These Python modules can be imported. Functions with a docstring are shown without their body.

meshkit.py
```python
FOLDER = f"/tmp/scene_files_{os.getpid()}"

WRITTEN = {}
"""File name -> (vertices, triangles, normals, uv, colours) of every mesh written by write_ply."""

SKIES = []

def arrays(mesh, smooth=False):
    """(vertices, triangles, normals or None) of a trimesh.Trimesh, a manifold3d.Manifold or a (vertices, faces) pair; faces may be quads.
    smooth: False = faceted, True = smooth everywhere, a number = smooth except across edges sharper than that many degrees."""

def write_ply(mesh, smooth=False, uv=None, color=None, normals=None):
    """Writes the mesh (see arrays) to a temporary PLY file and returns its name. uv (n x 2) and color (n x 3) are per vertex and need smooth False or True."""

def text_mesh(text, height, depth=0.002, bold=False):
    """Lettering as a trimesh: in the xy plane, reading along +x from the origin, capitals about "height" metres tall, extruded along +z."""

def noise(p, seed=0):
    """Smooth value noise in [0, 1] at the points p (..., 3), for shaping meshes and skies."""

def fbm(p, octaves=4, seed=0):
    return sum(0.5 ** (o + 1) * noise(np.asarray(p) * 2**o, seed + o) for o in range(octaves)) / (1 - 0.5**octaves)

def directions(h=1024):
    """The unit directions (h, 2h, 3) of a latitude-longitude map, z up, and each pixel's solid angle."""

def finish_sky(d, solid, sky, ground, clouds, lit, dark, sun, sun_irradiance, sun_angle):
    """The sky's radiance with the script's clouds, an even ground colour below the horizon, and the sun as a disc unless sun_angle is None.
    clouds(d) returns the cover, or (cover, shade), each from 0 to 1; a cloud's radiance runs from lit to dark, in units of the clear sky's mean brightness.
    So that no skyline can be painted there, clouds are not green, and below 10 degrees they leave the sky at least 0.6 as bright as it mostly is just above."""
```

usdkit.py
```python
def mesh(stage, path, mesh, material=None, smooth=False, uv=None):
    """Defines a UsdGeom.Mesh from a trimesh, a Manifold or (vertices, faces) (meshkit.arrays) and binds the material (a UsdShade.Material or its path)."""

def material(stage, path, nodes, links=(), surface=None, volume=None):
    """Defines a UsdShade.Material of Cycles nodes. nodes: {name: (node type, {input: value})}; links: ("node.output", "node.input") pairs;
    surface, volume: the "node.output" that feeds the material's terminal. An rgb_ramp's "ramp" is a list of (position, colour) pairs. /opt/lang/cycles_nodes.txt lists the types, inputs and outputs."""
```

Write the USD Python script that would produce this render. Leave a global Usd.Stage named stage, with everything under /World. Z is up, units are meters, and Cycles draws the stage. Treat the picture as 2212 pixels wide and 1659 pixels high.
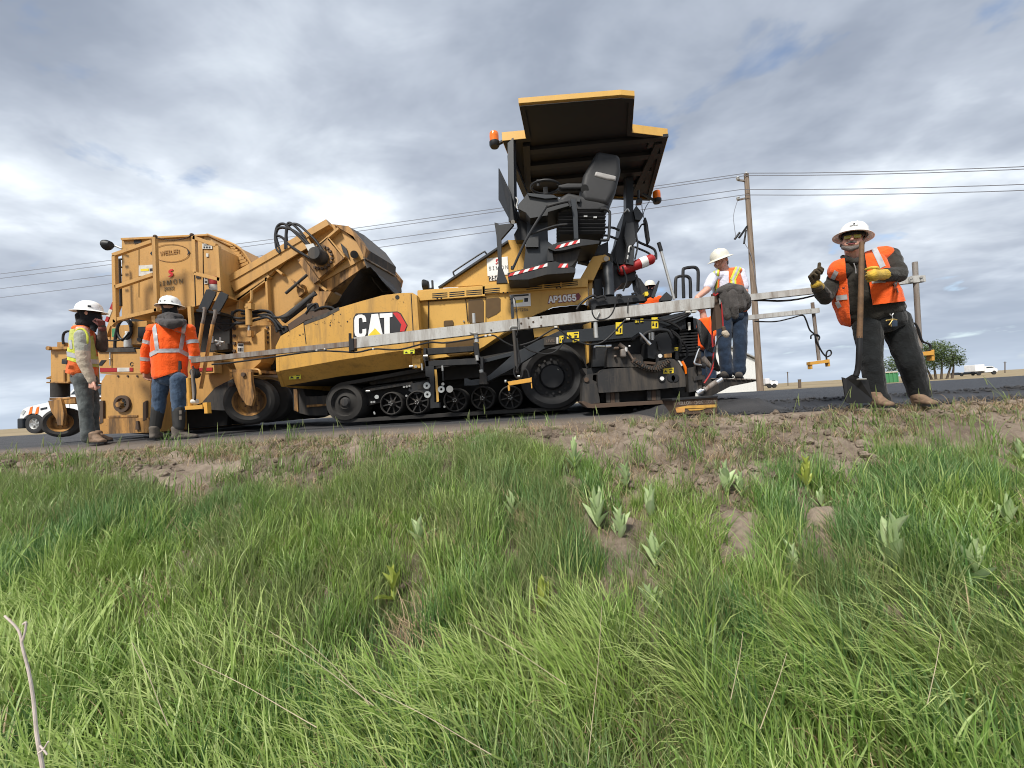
import math, random
import numpy as np, trimesh, usdkit, meshkit
import manifold3d as m3
from math import sin, cos, tan, pi, radians, atan2, hypot
from shapely.geometry import Polygon, LineString
from shapely.ops import unary_union
from pxr import Usd, UsdGeom, UsdLux, UsdShade, Gf, Sdf, Vt

stage = Usd.Stage.CreateInMemory()
UsdGeom.SetStageUpAxis(stage, UsdGeom.Tokens.z)
UsdGeom.SetStageMetersPerUnit(stage, 1.0)
WORLD = UsdGeom.Xform.Define(stage, '/World')
stage.SetDefaultPrim(WORLD.GetPrim())
UsdGeom.Scope.Define(stage, '/World/Looks')

# ------------------------------------------------------------------ camera
F, YAW, PIT, ROL, ZC = 850.0, radians(3.5), radians(2.2), radians(3.39), 0.24
_r0 = np.array([cos(YAW), sin(YAW), 0]); _f0 = np.array([-sin(YAW) * cos(PIT), cos(YAW) * cos(PIT), sin(PIT)]); _u0 = np.cross(_r0, _f0)
_R = cos(ROL) * _r0 - sin(ROL) * _u0; _U = sin(ROL) * _r0 + cos(ROL) * _u0
cam = UsdGeom.Camera.Define(stage, '/World/camera')
mat = Gf.Matrix4d(*_R, 0, *_U, 0, *(-_f0), 0, 0, 0, ZC, 1)
cam.AddTransformOp().Set(mat)
cam.CreateHorizontalApertureAttr(36.0); cam.CreateVerticalApertureAttr(27.0)
cam.CreateFocalLengthAttr(36.0 * F / 2212)
cam.CreateClippingRangeAttr(Gf.Vec2f(0.05, 20000))
cam.CreateExposureAttr(1.8)

# ------------------------------------------------------------------ sky and sun
SUN_EL, SUN_AZ = radians(52), radians(205)          # azimuth = atan2(x, y) of the direction towards the sun
SKY_STRENGTH = 0.055
skym = usdkit.material(stage, '/World/Looks/sky_look', {
    'tc': ('texture_coordinate', {}),
    'sky': ('sky_texture', dict(sky_type='single_scattering', sun_disc=False, sun_elevation=SUN_EL, sun_rotation=SUN_AZ)),
    'sep': ('separate_xyz', {}),
    'zc': ('math', dict(math_type='maximum', value2=0.0)),
    'za': ('math', dict(math_type='add', value2=0.17)),
    'zi': ('math', dict(math_type='divide', value1=1.0)),
    'pl': ('vector_math', dict(math_type='scale')),
    'mp': ('mapping', dict(scale=(1.0, 1.12, 1.0), rotation=(0, 0, 0.35), location=(9.5, 13.1, 6.0))),
    'n1': ('noise_texture', dict(scale=0.75, detail=4.0, roughness=0.48, distortion=0.2)),
    'n2': ('noise_texture', dict(scale=1.7, detail=7.0, roughness=0.5, distortion=0.25)),
    'mp3': ('mapping', dict(scale=(1.0, 1.5, 1.0), rotation=(0, 0, 0.1), location=(7.1, 3.0, 0.0))),
    'n3': ('noise_texture', dict(scale=3.2, detail=6.0, roughness=0.55, distortion=0.3)),
    'cover': ('rgb_ramp', dict(ramp=[(0.29, (0, 0, 0)), (0.36, (1, 1, 1))])),
    'avg': ('mix_float', dict(fac=0.36)),
    'avg2': ('mix_float', dict(fac=0.16)),
    'shade': ('rgb_ramp', dict(ramp=[(0.33, (1.37, 1.63, 2.13)), (0.42, (1.93, 2.21, 2.72)), (0.49, (2.82, 3.14, 3.66)), (0.55, (3.99, 4.36, 4.84)), (0.61, (5.94, 6.34, 6.72)), (0.7, (8.48, 8.8, 8.96))])),
    'hz': ('rgb_ramp', dict(ramp=[(0.0, (1, 1, 1)), (0.03, (0.75, 0.75, 0.75)), (0.20, (0, 0, 0))])),
    'mix': ('mix_color', dict(blend_type='mix')),
    'mixh': ('mix_color', dict(blend_type='mix', b=(3.0, 3.5, 4.2))),
    'bg': ('background_shader', dict(strength=SKY_STRENGTH)),
}, [('tc.generated', 'sep.vector'), ('sep.z', 'zc.value1'), ('zc.value', 'za.value1'), ('za.value', 'zi.value2'),
    ('tc.generated', 'pl.vector1'), ('zi.value', 'pl.scale'), ('pl.vector', 'mp.vector'), ('mp.vector', 'n1.vector'), ('mp.vector', 'n2.vector'),
    ('pl.vector', 'mp3.vector'), ('mp3.vector', 'n3.vector'),
    ('n1.fac', 'avg.a'), ('n2.fac', 'avg.b'), ('avg.result', 'avg2.a'), ('n3.fac', 'avg2.b'), ('avg2.result', 'shade.fac'),
    ('n2.fac', 'cover.fac'), ('cover.color', 'mix.fac'), ('sky.color', 'mix.a'), ('shade.color', 'mix.b'),
    ('zc.value', 'hz.fac'), ('hz.color', 'mixh.fac'), ('mix.result', 'mixh.a'), ('mixh.result', 'bg.color')], surface='bg.background')
dome = UsdLux.DomeLight.Define(stage, '/World/sky')
UsdShade.MaterialBindingAPI.Apply(dome.GetPrim()).Bind(skym)
dome.GetPrim().SetCustomDataByKey('kind', 'structure'); dome.GetPrim().SetCustomDataByKey('label', 'grey and white layered clouds with small blue gaps')
sun = UsdLux.DistantLight.Define(stage, '/World/sun')
sun.CreateIntensityAttr(0.4); sun.CreateAngleAttr(10.0); sun.CreateNormalizeAttr(True) if hasattr(sun, 'CreateNormalizeAttr') else None
sun.CreateColorAttr(Gf.Vec3f(1.0, 0.95, 0.87))
_sd = np.array([cos(SUN_EL) * sin(SUN_AZ), cos(SUN_EL) * cos(SUN_AZ), sin(SUN_EL)])
_x = np.cross([0, 0, 1.0], _sd); _x /= np.linalg.norm(_x); _y = np.cross(_sd, _x)
sun.AddTransformOp().Set(Gf.Matrix4d(*_x, 0, *_y, 0, *_sd, 0, *(_sd * 50), 1))

# ------------------------------------------------------------------ measuring helpers: a place seen in the survey photograph, on a lengthwise plane y = Y
CR = dict(A=(0, 850, .57252), B=(900, 800, .5425), C=(1800, 300, .54241), D=(1900, 1000, .49729), E=(2900, 800, .57258), F=(150, 1120, .39172), G=(700, 1050, .3919),
          H=(1250, 1350, .33906), I=(1900, 1250, .27125), J=(2200, 1150, .33906), K=(1900, 600, .36162), L=(3000, 850, .48209), S=(0, 0, 1.8228))
def ray(c, x, y):
    o = CR[c]; X = (o[0] + x * o[2]) / 1.8228; Z = (o[1] + y * o[2]) / 1.8228
    return _f0 * F + _R * (X - 1106) - _U * (Z - 829.5)
def pt(c, x, y, Y):
    d = ray(c, x, y); return np.array([0, 0, ZC]) + d * (Y / d[1])
def onz(c, x, y, z):
    d = ray(c, x, y); return np.array([0, 0, ZC]) + d * ((z - ZC) / d[2])
def px(c, n, Y): return n * CR[c][2] / 1.8228 / F * Y      # about n crop pixels in metres at Y

# ------------------------------------------------------------------ prim helpers
_names = {}
def numbered(parent, name):
    k = (parent, name); n = _names.get(k, -1) + 1; _names[k] = n
    return f'{parent}/{name}' + (f'_{n:03d}' if n else '')
BASE = {}
def setdata(p, label=None, cat=None, group=None, kind=None):
    for k, v in (('label', label), ('category', cat), ('group', group), ('kind', kind)):
        if v: p.SetCustomDataByKey(k, v)
def thing(name, label, cat, base=(0, 0, 0), group=None, kind=None):
    p = numbered('/World', name); x = UsdGeom.Xform.Define(stage, p); b = np.array(base, float)
    x.AddTranslateOp().Set(Gf.Vec3d(*map(float, b))); BASE[p] = b; setdata(x.GetPrim(), label, cat, group, kind)
    return p
def tm(m):
    if isinstance(m, (list,)): return trimesh.util.concatenate([tm(x) for x in m])
    if hasattr(m, 'to_mesh'):
        q = m.to_mesh(); return trimesh.Trimesh(q.vert_properties[:, :3], q.tri_verts, process=False)
    if isinstance(m, tuple):
        v, f = np.asarray(m[0], float), np.asarray(m[1], int)
        if f.shape[1] == 4: f = np.vstack([f[:, [0, 1, 2]], f[:, [0, 2, 3]]])
        return trimesh.Trimesh(v, f, process=False)
    return m
JOIN = ('pole', 'rib', 'chain', 'side_ladder', 'panel_seam', 'door_seam', 'trunk', 'hose_coil', 'work_light', 'label_print', 'plate_print', 'rim', 'slot', 'tread', 'bellows', 'lettering', 'maker_badge', 'company_logo', 'company_name', 'track_belt', 'sweater', 'insulator', 'asphalt_splash')
def part(parent, name, mesh, material, smooth=35, label=None, join=None, **kw):
    """one Mesh prim under a thing, a part or /World (world coordinates in); a list makes one prim per piece"""
    if isinstance(mesh, list) and len(mesh) > 1 and not (name in JOIN if join is None else join):
        return [part(parent, name, [m], material, smooth, label, **kw) for m in mesh][0]
    p = numbered(parent, name); m = tm(mesh); b = BASE.get(parent, np.zeros(3)); BASE[p] = b
    usdkit.mesh(stage, p, (np.asarray(m.vertices) - b, np.asarray(m.faces)), MAT[material], smooth=smooth)
    setdata(stage.GetPrimAtPath(p), label, **kw)
    return p
def single(name, mesh, material, label, cat, group=None, kind=None, smooth=35):
    return part('/World', name, mesh, material, smooth, label, join=True, cat=cat, group=group, kind=kind)
def copy_of(src, name, label, cat, base, rot=0, scale=1, group=None):
    p = numbered('/World', name); x = UsdGeom.Xform.Define(stage, p)
    x.AddTranslateOp().Set(Gf.Vec3d(*map(float, base))); x.AddRotateZOp().Set(float(rot)); x.AddScaleOp().Set(Gf.Vec3f(scale, scale, scale))
    x.GetPrim().GetReferences().AddInternalReference(src); x.GetPrim().SetInstanceable(True)
    setdata(x.GetPrim(), label, cat, group); return p

# ------------------------------------------------------------------ shapes
def box(a, b):
    a, b = np.minimum(a, b), np.maximum(a, b); m = trimesh.creation.box(b - a); m.apply_translation((a + b) / 2); return m
def obox(c, size, ax=None, rot=None):
    m = trimesh.creation.box(size)
    if rot is not None: m.apply_transform(trimesh.transformations.euler_matrix(*rot))
    m.apply_translation(c); return m
def bar(p, q, w, h=None, up=(0, 0, 1)):
    """a straight bar of w (sideways) by h (up) from p to q"""
    p, q = np.array(p, float), np.array(q, float); h = h or w; d = q - p; L = np.linalg.norm(d); d /= L
    s = np.cross(d, up); s = s / np.linalg.norm(s) if np.linalg.norm(s) > 1e-6 else np.array([1.0, 0, 0]); u = np.cross(s, d)
    m = trimesh.creation.box([w, L, h]); M = np.eye(4); M[:3, 0], M[:3, 1], M[:3, 2], M[:3, 3] = s, d, u, (p + q) / 2
    m.apply_transform(M); return m
def cyl(p, q, r, r2=None, n=20):
    p, q = np.array(p, float), np.array(q, float); d = q - p; L = np.linalg.norm(d); d /= L
    s = np.cross(d, [0.3, 0.2, 1.0] if abs(d[2]) < .9 else [1.0, 0, 0]); s /= np.linalg.norm(s); u = np.cross(s, d); r2 = r if r2 is None else r2
    a = np.linspace(0, 2 * pi, n, endpoint=False); ring = np.cos(a)[:, None] * s + np.sin(a)[:, None] * u
    v = np.vstack([p + r * ring, q + r2 * ring, [p], [q]]); f = []
    for i in range(n):
        j = (i + 1) % n; f += [(i, n + j, j), (i, n + i, n + j), (2 * n, i, j), (2 * n + 1, n + j, n + i)]
    m = trimesh.Trimesh(v, f, process=False)
    if m.volume < 0: m.invert()
    return m
def spline(P, n=8):
    P = np.array(P, float)
    if len(P) < 3: return P
    Q = np.vstack([2 * P[0] - P[1], P, 2 * P[-1] - P[-2]]); out = []
    for i in range(1, len(Q) - 2):
        for t in np.linspace(0, 1, n, endpoint=False):
            a, b, c, d = Q[i - 1:i + 3]
            out.append(.5 * (2 * b + (c - a) * t + (2 * a - 5 * b + 4 * c - d) * t * t + (3 * b - a - 3 * c + d) * t ** 3))
    return np.array(out + [P[-1]])
def tube(P, r, n=8, smooth=8, r_end=None):
    P = spline(P, smooth) if smooth else np.array(P, float); k = len(P)
    T = np.gradient(P, axis=0); T /= np.maximum(np.linalg.norm(T, axis=1, keepdims=True), 1e-9)
    N = np.zeros_like(P); N0 = np.cross(T[0], [0.13, 0.31, 0.95]); N[0] = N0 / np.linalg.norm(N0)
    for i in range(1, k):
        x = N[i - 1] - T[i] * np.dot(N[i - 1], T[i]); N[i] = x / max(np.linalg.norm(x), 1e-9)
    B = np.cross(T, N); a = np.linspace(0, 2 * pi, n, endpoint=False)
    rr = np.linspace(r, r if r_end is None else r_end, k)[:, None, None] if np.ndim(r) == 0 else np.asarray(r)[:, None, None]
    V = (P[:, None] + rr * (np.cos(a)[None, :, None] * N[:, None] + np.sin(a)[None, :, None] * B[:, None])).reshape(-1, 3)
    f = []
    for i in range(k - 1):
        for j in range(n):
            j2 = (j + 1) % n; f += [(i * n + j, i * n + j2, (i + 1) * n + j2), (i * n + j, (i + 1) * n + j2, (i + 1) * n + j)]
    V = np.vstack([V, P[:1], P[-1:]]); c0, c1 = k * n, k * n + 1
    for j in range(n):
        j2 = (j + 1) % n; f += [(c0, j2, j), (c1, (k - 1) * n + j, (k - 1) * n + j2)]
    return trimesh.Trimesh(V, f, process=False)
def lathe(profile, c, axis='y', n=40, turn=0.0):
    """profile: (radius, along) pairs; closed solid of revolution round c along axis"""
    pr = np.array(profile, float); k = len(pr); a = np.linspace(0, 2 * pi, n, endpoint=False)
    ca, sa = np.cos(a)[:, None], np.sin(a)[:, None]; r, h = pr[None, :, 0], np.broadcast_to(pr[None, :, 1], (n, k))
    X, Yv = ca * r, sa * r
    V = {'y': np.stack([X, h, Yv], -1), 'z': np.stack([X, Yv, h], -1), 'x': np.stack([h, X, Yv], -1)}[axis].reshape(-1, 3)
    if turn: V = V @ np.array([[cos(turn), sin(turn), 0], [-sin(turn), cos(turn), 0], [0, 0, 1]])
    V = V + np.array(c)
    f = []
    for i in range(n):
        i2 = (i + 1) % n
        for j in range(k - 1):
            A, B_, C, D_ = i * k + j, i2 * k + j, i2 * k + j + 1, i * k + j + 1; f += [(A, B_, C), (A, C, D_)]
    m = trimesh.Trimesh(V, f, process=False); m.merge_vertices(); m.update_faces(m.nondegenerate_faces()); m.fix_normals(); return m
def prism(P, Y0, Y1):
    """polygon of (x, z) points extruded along y"""
    g = Polygon([(p[0], p[-1]) for p in P]).buffer(0)
    gs = getattr(g, 'geoms', [g]); out = []
    for q in gs:
        m = trimesh.creation.extrude_polygon(q, abs(Y1 - Y0), engine='earcut'); v = np.array(m.vertices)
        m.vertices = np.stack([v[:, 0], min(Y0, Y1) + v[:, 2], v[:, 1]], -1); m.invert(); out.append(m)
    m = trimesh.util.concatenate(out); m.fix_normals(); return m
def slab(c, pts, Y0, Y1, Yt=None, hole=None):
    """an outline surveyed on plane Yt (default Y0), extruded from Y0 to Y1"""
    Yt = Y0 if Yt is None else Yt
    return prism([pt(c, x, y, Yt) for x, y in pts], Y0, Y1)
def plate(P, th):
    """flat or folded polygon of 3-D points thickened along its normal"""
    P = np.array(P, float); n = np.zeros(3)
    for i in range(1, len(P) - 1): n += np.cross(P[i] - P[0], P[i + 1] - P[0])
    n /= np.linalg.norm(n); k = len(P); V = np.vstack([P, P + n * th]); f = []
    ax = np.argmax(np.abs(n)); keep = [i for i in range(3) if i != ax]
    import mapbox_earcut as me
    tri = me.triangulate_float64(P[:, keep], np.array([k], np.uint32)).reshape(-1, 3)
    for a, b, c in tri: f += [(a, b, c), (k + a, k + c, k + b)]
    for i in range(k):
        j = (i + 1) % k; f += [(i, k + j, j), (i, k + i, k + j)]
    m = trimesh.Trimesh(V, f, process=False); m.fix_normals(); return m
def text(s, c, x, y, Y, hpx, depth=.004, bold=True, wide=1.0, slope=0.0, width=None, heavy=0.):
    """lettering on a side facing -y with the left end of its base line at the surveyed place"""
    m = meshkit.text_mesh(s, px(c, hpx, Y), depth, bold); v = np.array(m.vertices)
    if heavy:
        h_ = px(c, hpx, Y) * heavy; ms = []
        for a_ in range(6): q = m.copy(); q.apply_translation([h_ * cos(a_ * pi / 3), h_ * sin(a_ * pi / 3), a_ * .00004]); ms.append(q)
        m = trimesh.util.concatenate([m] + ms); v = np.array(m.vertices)
    if width: wide = px(c, width, Y) / (v[:, 0].max() - v[:, 0].min())
    o = pt(c, x, y, Y); X = v[:, 0] * wide
    m.vertices = np.stack([o[0] + X, o[1] - v[:, 2], o[2] + v[:, 1] + X * slope], -1); m.fix_normals(); return m
def rhull(pts, r, n=10):
    """rounded hull through points"""
    s = m3.Manifold.sphere(r, n); return m3.Manifold.batch_hull([s.translate([float(t) for t in p]) for p in pts])
def rbox(a, b, r, n=12):
    a, b = np.minimum(a, b) + r, np.maximum(a, b) - r
    return rhull([(x, y, z) for x in (a[0], b[0]) for y in (a[1], b[1]) for z in (a[2], b[2])], r, n)
def bolts(ps, r, h, n=6, d=(0, -1, 0)): return [cyl(p, np.array(p) + np.array(d) * h, r, n=n) for p in ps]
# ------------------------------------------------------------------ materials
MAT = {}
def look(name, nodes, links, surface='p.BSDF'):
    MAT[name] = usdkit.material(stage, f'/World/Looks/{name}', nodes, links, surface=surface)
def plain(name, col, rough=.5, metal=0., spec=.5, var=.12, scale=9., bump=.0, bscale=120., coat=0., sheen=0.):
    c = np.array(col, float)
    n = {'g': ('geometry', {}), 'n': ('noise_texture', dict(scale=scale, detail=5., roughness=.62)),
         'r': ('rgb_ramp', dict(ramp=[(.3, tuple(c * (1 - var))), (.7, tuple(np.minimum(c * (1 + var), .95)))])),
         'p': ('principled_bsdf', dict(roughness=rough, metallic=metal, specular_ior_level=spec, coat_weight=coat, sheen_weight=sheen))}
    l = [('g.position', 'n.vector'), ('n.fac', 'r.fac'), ('r.color', 'p.base_color')]
    if bump:
        n['nb'] = ('noise_texture', dict(scale=bscale, detail=4., roughness=.6)); n['b'] = ('bump', dict(strength=bump, distance=.01))
        l += [('g.position', 'nb.vector'), ('nb.fac', 'b.height'), ('b.normal', 'p.normal')]
    look(name, n, l)
def paint(name, col, dirt=(.06, .045, .03), amount=.35, rough=.42, lo=.52, hi=.72, rust=None, edge=.006, streak=True):
    """machine paint: slightly uneven tone, grime in drips and patches, softened edges"""
    c = np.array(col, float)
    n = {'g': ('geometry', {}), 'n': ('noise_texture', dict(scale=1.7, detail=6., roughness=.6)),
         'tone': ('rgb_ramp', dict(ramp=[(.3, tuple(c * .9)), (.7, tuple(np.minimum(c * 1.08, .95)))])),
         'mp': ('mapping', dict(scale=(9., 9., 1.1) if streak else (4., 4., 4.))), 'd': ('noise_texture', dict(scale=1., detail=8., roughness=.68, distortion=.3)),
         'dr': ('rgb_ramp', dict(ramp=[(lo, (0, 0, 0)), (hi, (1, 1, 1))])), 'f': ('noise_texture', dict(scale=42., detail=6., roughness=.7)),
         'fr': ('rgb_ramp', dict(ramp=[(.56, (0, 0, 0)), (.70, (1, 1, 1))])), 'mx': ('math', dict(math_type='maximum')), 'fs': ('math', dict(math_type='multiply', value2=.8)),
         'am': ('math', dict(math_type='multiply', value2=amount)),
         'mix': ('mix_color', dict(b=dirt)), 'ro': ('map_range', dict(to_min=rough, to_max=.85)),
         'bv': ('bevel', dict(radius=edge, samples=2)), 'bn': ('noise_texture', dict(scale=14., detail=3.)), 'b': ('bump', dict(strength=.05, distance=.01)),
         'p': ('principled_bsdf', dict(specular_ior_level=.45))}
    l = [('g.position', 'n.vector'), ('n.fac', 'tone.fac'), ('g.position', 'mp.vector'), ('mp.vector', 'd.vector'), ('d.fac', 'dr.fac'), ('g.position', 'f.vector'), ('f.fac', 'fr.fac'),
         ('fr.color', 'fs.value1'), ('dr.color', 'mx.value1'), ('fs.value', 'mx.value2'), ('mx.value', 'am.value1'), ('am.value', 'mix.fac'), ('tone.color', 'mix.a'), ('mix.result', 'p.base_color'),
         ('am.value', 'ro.value'), ('ro.result', 'p.roughness'), ('g.position', 'bn.vector'), ('bn.fac', 'b.height'), ('bv.bevel', 'b.normal'), ('b.normal', 'p.normal')]
    look(name, n, l)
paint('paver_yellow', (.55, .32, .07), amount=.33, lo=.55, hi=.78)
paint('hopper_yellow', (.53, .295, .062), amount=.55, lo=.50, hi=.74)
paint('canopy_yellow', (.62, .37, .09), amount=.12)
paint('transfer_yellow', (.475, .265, .082), amount=.42, lo=.52, hi=.74)
paint('grimy_yellow', (.42, .215, .06), dirt=(.035, .024, .018), amount=.85, lo=.42, hi=.62, rough=.6)
paint('sensor_yellow', (.58, .30, .05), amount=.3, streak=False)
paint('machine_black', (.011, .012, .014), dirt=(.05, .043, .036), amount=.4, rough=.5, lo=.5, hi=.75)
paint('ceiling_black', (.0075, .008, .009), amount=.1, rough=.6)
paint('dusty_black', (.016, .016, .017), dirt=(.085, .07, .055), amount=.7, rough=.65, lo=.42, hi=.66)
paint('charcoal', (.019, .023, .028), dirt=(.06, .052, .045), amount=.25, rough=.45, lo=.55, hi=.8)
paint('chute_steel', (.07, .066, .062), dirt=(.16, .12, .08), amount=.6, rough=.6)
paint('aluminium', (.42, .42, .405), dirt=(.15, .12, .095), amount=.75, rough=.55, lo=.45, hi=.64, edge=.003)
paint('old_steel', (.23, .21, .19), dirt=(.10, .055, .03), amount=.8, rough=.55, lo=.42, hi=.6, edge=.003)
paint('truck_white', (.78, .78, .78), amount=.1)
paint('red_paint', (.32, .016, .016), amount=.2)
paint('rusty', (.075, .048, .032), dirt=(.04, .025, .02), amount=.7, rough=.8)
plain('rubber', (.018, .018, .019), .75, var=.3, bump=.15, bscale=40.)
plain('dusty_rubber', (.026, .024, .022), .85, var=.35, scale=4., bump=.2, bscale=40.)
plain('hose', (.012, .012, .013), .5, spec=.35)
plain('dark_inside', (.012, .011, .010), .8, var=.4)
plain('grey_plastic', (.022, .024, .026), .55, bump=.1, bscale=200.)
plain('chrome', (.7, .7, .7), .25, metal=1., var=.05)
plain('zinc', (.50, .50, .48), .42, metal=.7, var=.15)
plain('white', (.74, .74, .72), .5, var=.06)
plain('white_dirty', (.52, .51, .47), .55, var=.2, scale=20.)
plain('black_print', (.012, .012, .014), .5)
plain('grey_print', (.10, .075, .04), .5)
plain('red_print', (.50, .02, .02), .45)
plain('maroon_print', (.16, .02, .03), .5)
plain('yellow_print', (.68, .52, .03), .45)
plain('lime_print', (.60, .62, .04), .5, var=.1)
plain('tinted', (.095, .055, .018), .25, var=.1)
plain('amber', (.75, .16, .008), .2, var=.1)
plain('tape', (.30, .29, .28), .45, var=.15)
plain('seat_black', (.014, .0145, .016), .62, var=.2, bump=.15, bscale=300.)
plain('skin', (.36, .19, .13), .5, var=.12, scale=25.)
plain('skin_red', (.56, .30, .22), .48, var=.15, scale=25.)
plain('beard', (.12, .105, .095), .8, var=.5, scale=120., bump=.5, bscale=260.)
plain('helmet_white', (.80, .80, .78), .28, var=.04, coat=.3)
plain('helmet_worn', (.62, .60, .52), .4, var=.12, scale=18.)
def cloth(name, col, rough=.9, var=.22, bump=.35, bscale=34., fine=.2):
    c = np.array(col, float)
    look(name, {'g': ('geometry', {}), 'n': ('noise_texture', dict(scale=11., detail=6., roughness=.65)), 'r': ('rgb_ramp', dict(ramp=[(.3, tuple(c * (1 - var))), (.7, tuple(np.minimum(c * (1 + var), .95)))])),
         'w': ('noise_texture', dict(scale=bscale, detail=3., roughness=.5, distortion=1.2)), 'b': ('bump', dict(strength=bump, distance=.02)), 'w2': ('noise_texture', dict(scale=600., detail=1.)), 'b2': ('bump', dict(strength=fine, distance=.002)),
         'p': ('principled_bsdf', dict(roughness=rough, specular_ior_level=.2, sheen_weight=.15))},
         [('g.position', 'n.vector'), ('n.fac', 'r.fac'), ('r.color', 'p.base_color'), ('g.position', 'w.vector'), ('w.fac', 'b.height'), ('g.position', 'w2.vector'), ('w2.fac', 'b2.height'), ('b.normal', 'b2.normal'), ('b2.normal', 'p.normal')])
cloth('hivis_orange', (.86, .105, .012), var=.12)
cloth('vest_orange', (.74, .10, .014), var=.16)
cloth('faded_orange', (.66, .13, .03), var=.2)
cloth('lime_cloth', (.55, .60, .07), var=.15)
cloth('lime_pale', (.42, .46, .12), var=.15)
cloth('jeans', (.045, .075, .125), var=.4)
cloth('jeans_dark', (.018, .032, .06), var=.35)
cloth('jeans_dusty', (.075, .085, .085), var=.5)
cloth('trousers_black', (.009, .0105, .0115), var=.4)
cloth('jacket_brown', (.024, .022, .018), var=.35)
cloth('hood_grey', (.055, .05, .05), var=.3)
cloth('balaclava', (.012, .013, .016), var=.3)
cloth('sleeve_grey', (.30, .31, .27), var=.2)
cloth('sleeve_tan', (.42, .36, .28), var=.2)
cloth('maroon_cloth', (.13, .045, .04), var=.3)
cloth('dark_sleeve', (.07, .05, .04), var=.35)
cloth('shirt_white', (.56, .57, .66), var=.1)
cloth('glove_yellow', (.50, .33, .045), var=.35)
cloth('glove_dark', (.055, .04, .022), var=.5)
cloth('draped_grey', (.06, .055, .053), var=.3)
cloth('black_tarp', (.018, .018, .02), var=.3, rough=.6)
plain('boot_black', (.022, .022, .021), .6, var=.3)
plain('boot_dusty', (.10, .085, .07), .85, var=.35, scale=20.)
plain('boot_tan', (.17, .11, .07), .8, var=.35, scale=25.)
plain('reflective', (.46, .46, .47), .35, metal=.25, var=.08, scale=40.)
plain('wood_tan', (.50, .25, .07), .6, var=.2, scale=8.)
plain('wood_old', (.12, .065, .03), .75, var=.35, scale=14., bump=.2)
plain('lens', (.30, .26, .05), .1, var=.05)
plain('blue_plastic', (.02, .035, .06), .4)
plain('brass', (.55, .40, .15), .35, metal=.9)
plain('clear_plastic', (.45, .47, .46), .2, var=.15)
plain('corrugated', (.62, .63, .62), .55, var=.08)
plain('green_metal', (.06, .22, .09), .55, var=.15)
plain('cream', (.55, .50, .40), .6)
plain('dark_glass', (.03, .04, .045), .1, var=.1)
plain('bark', (.10, .075, .055), .9, var=.35, scale=30., bump=.4)
plain('truck_far', (.62, .62, .64), .5)
plain('wire_grey', (.16, .16, .18), .6)
look('pole_wood', {'g': ('geometry', {}), 'mp': ('mapping', dict(scale=(7., 7., .35))), 'n': ('noise_texture', dict(scale=3., detail=8., roughness=.65)), 'r': ('rgb_ramp', dict(ramp=[(.3, (.11, .085, .066)), (.55, (.22, .17, .13)), (.75, (.32, .265, .21))])),
     'b': ('bump', dict(strength=.5, distance=.02)), 'p': ('principled_bsdf', dict(roughness=.9, specular_ior_level=.15))},
     [('g.position', 'mp.vector'), ('mp.vector', 'n.vector'), ('n.fac', 'r.fac'), ('r.color', 'p.base_color'), ('n.fac', 'b.height'), ('b.normal', 'p.normal')])
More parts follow.
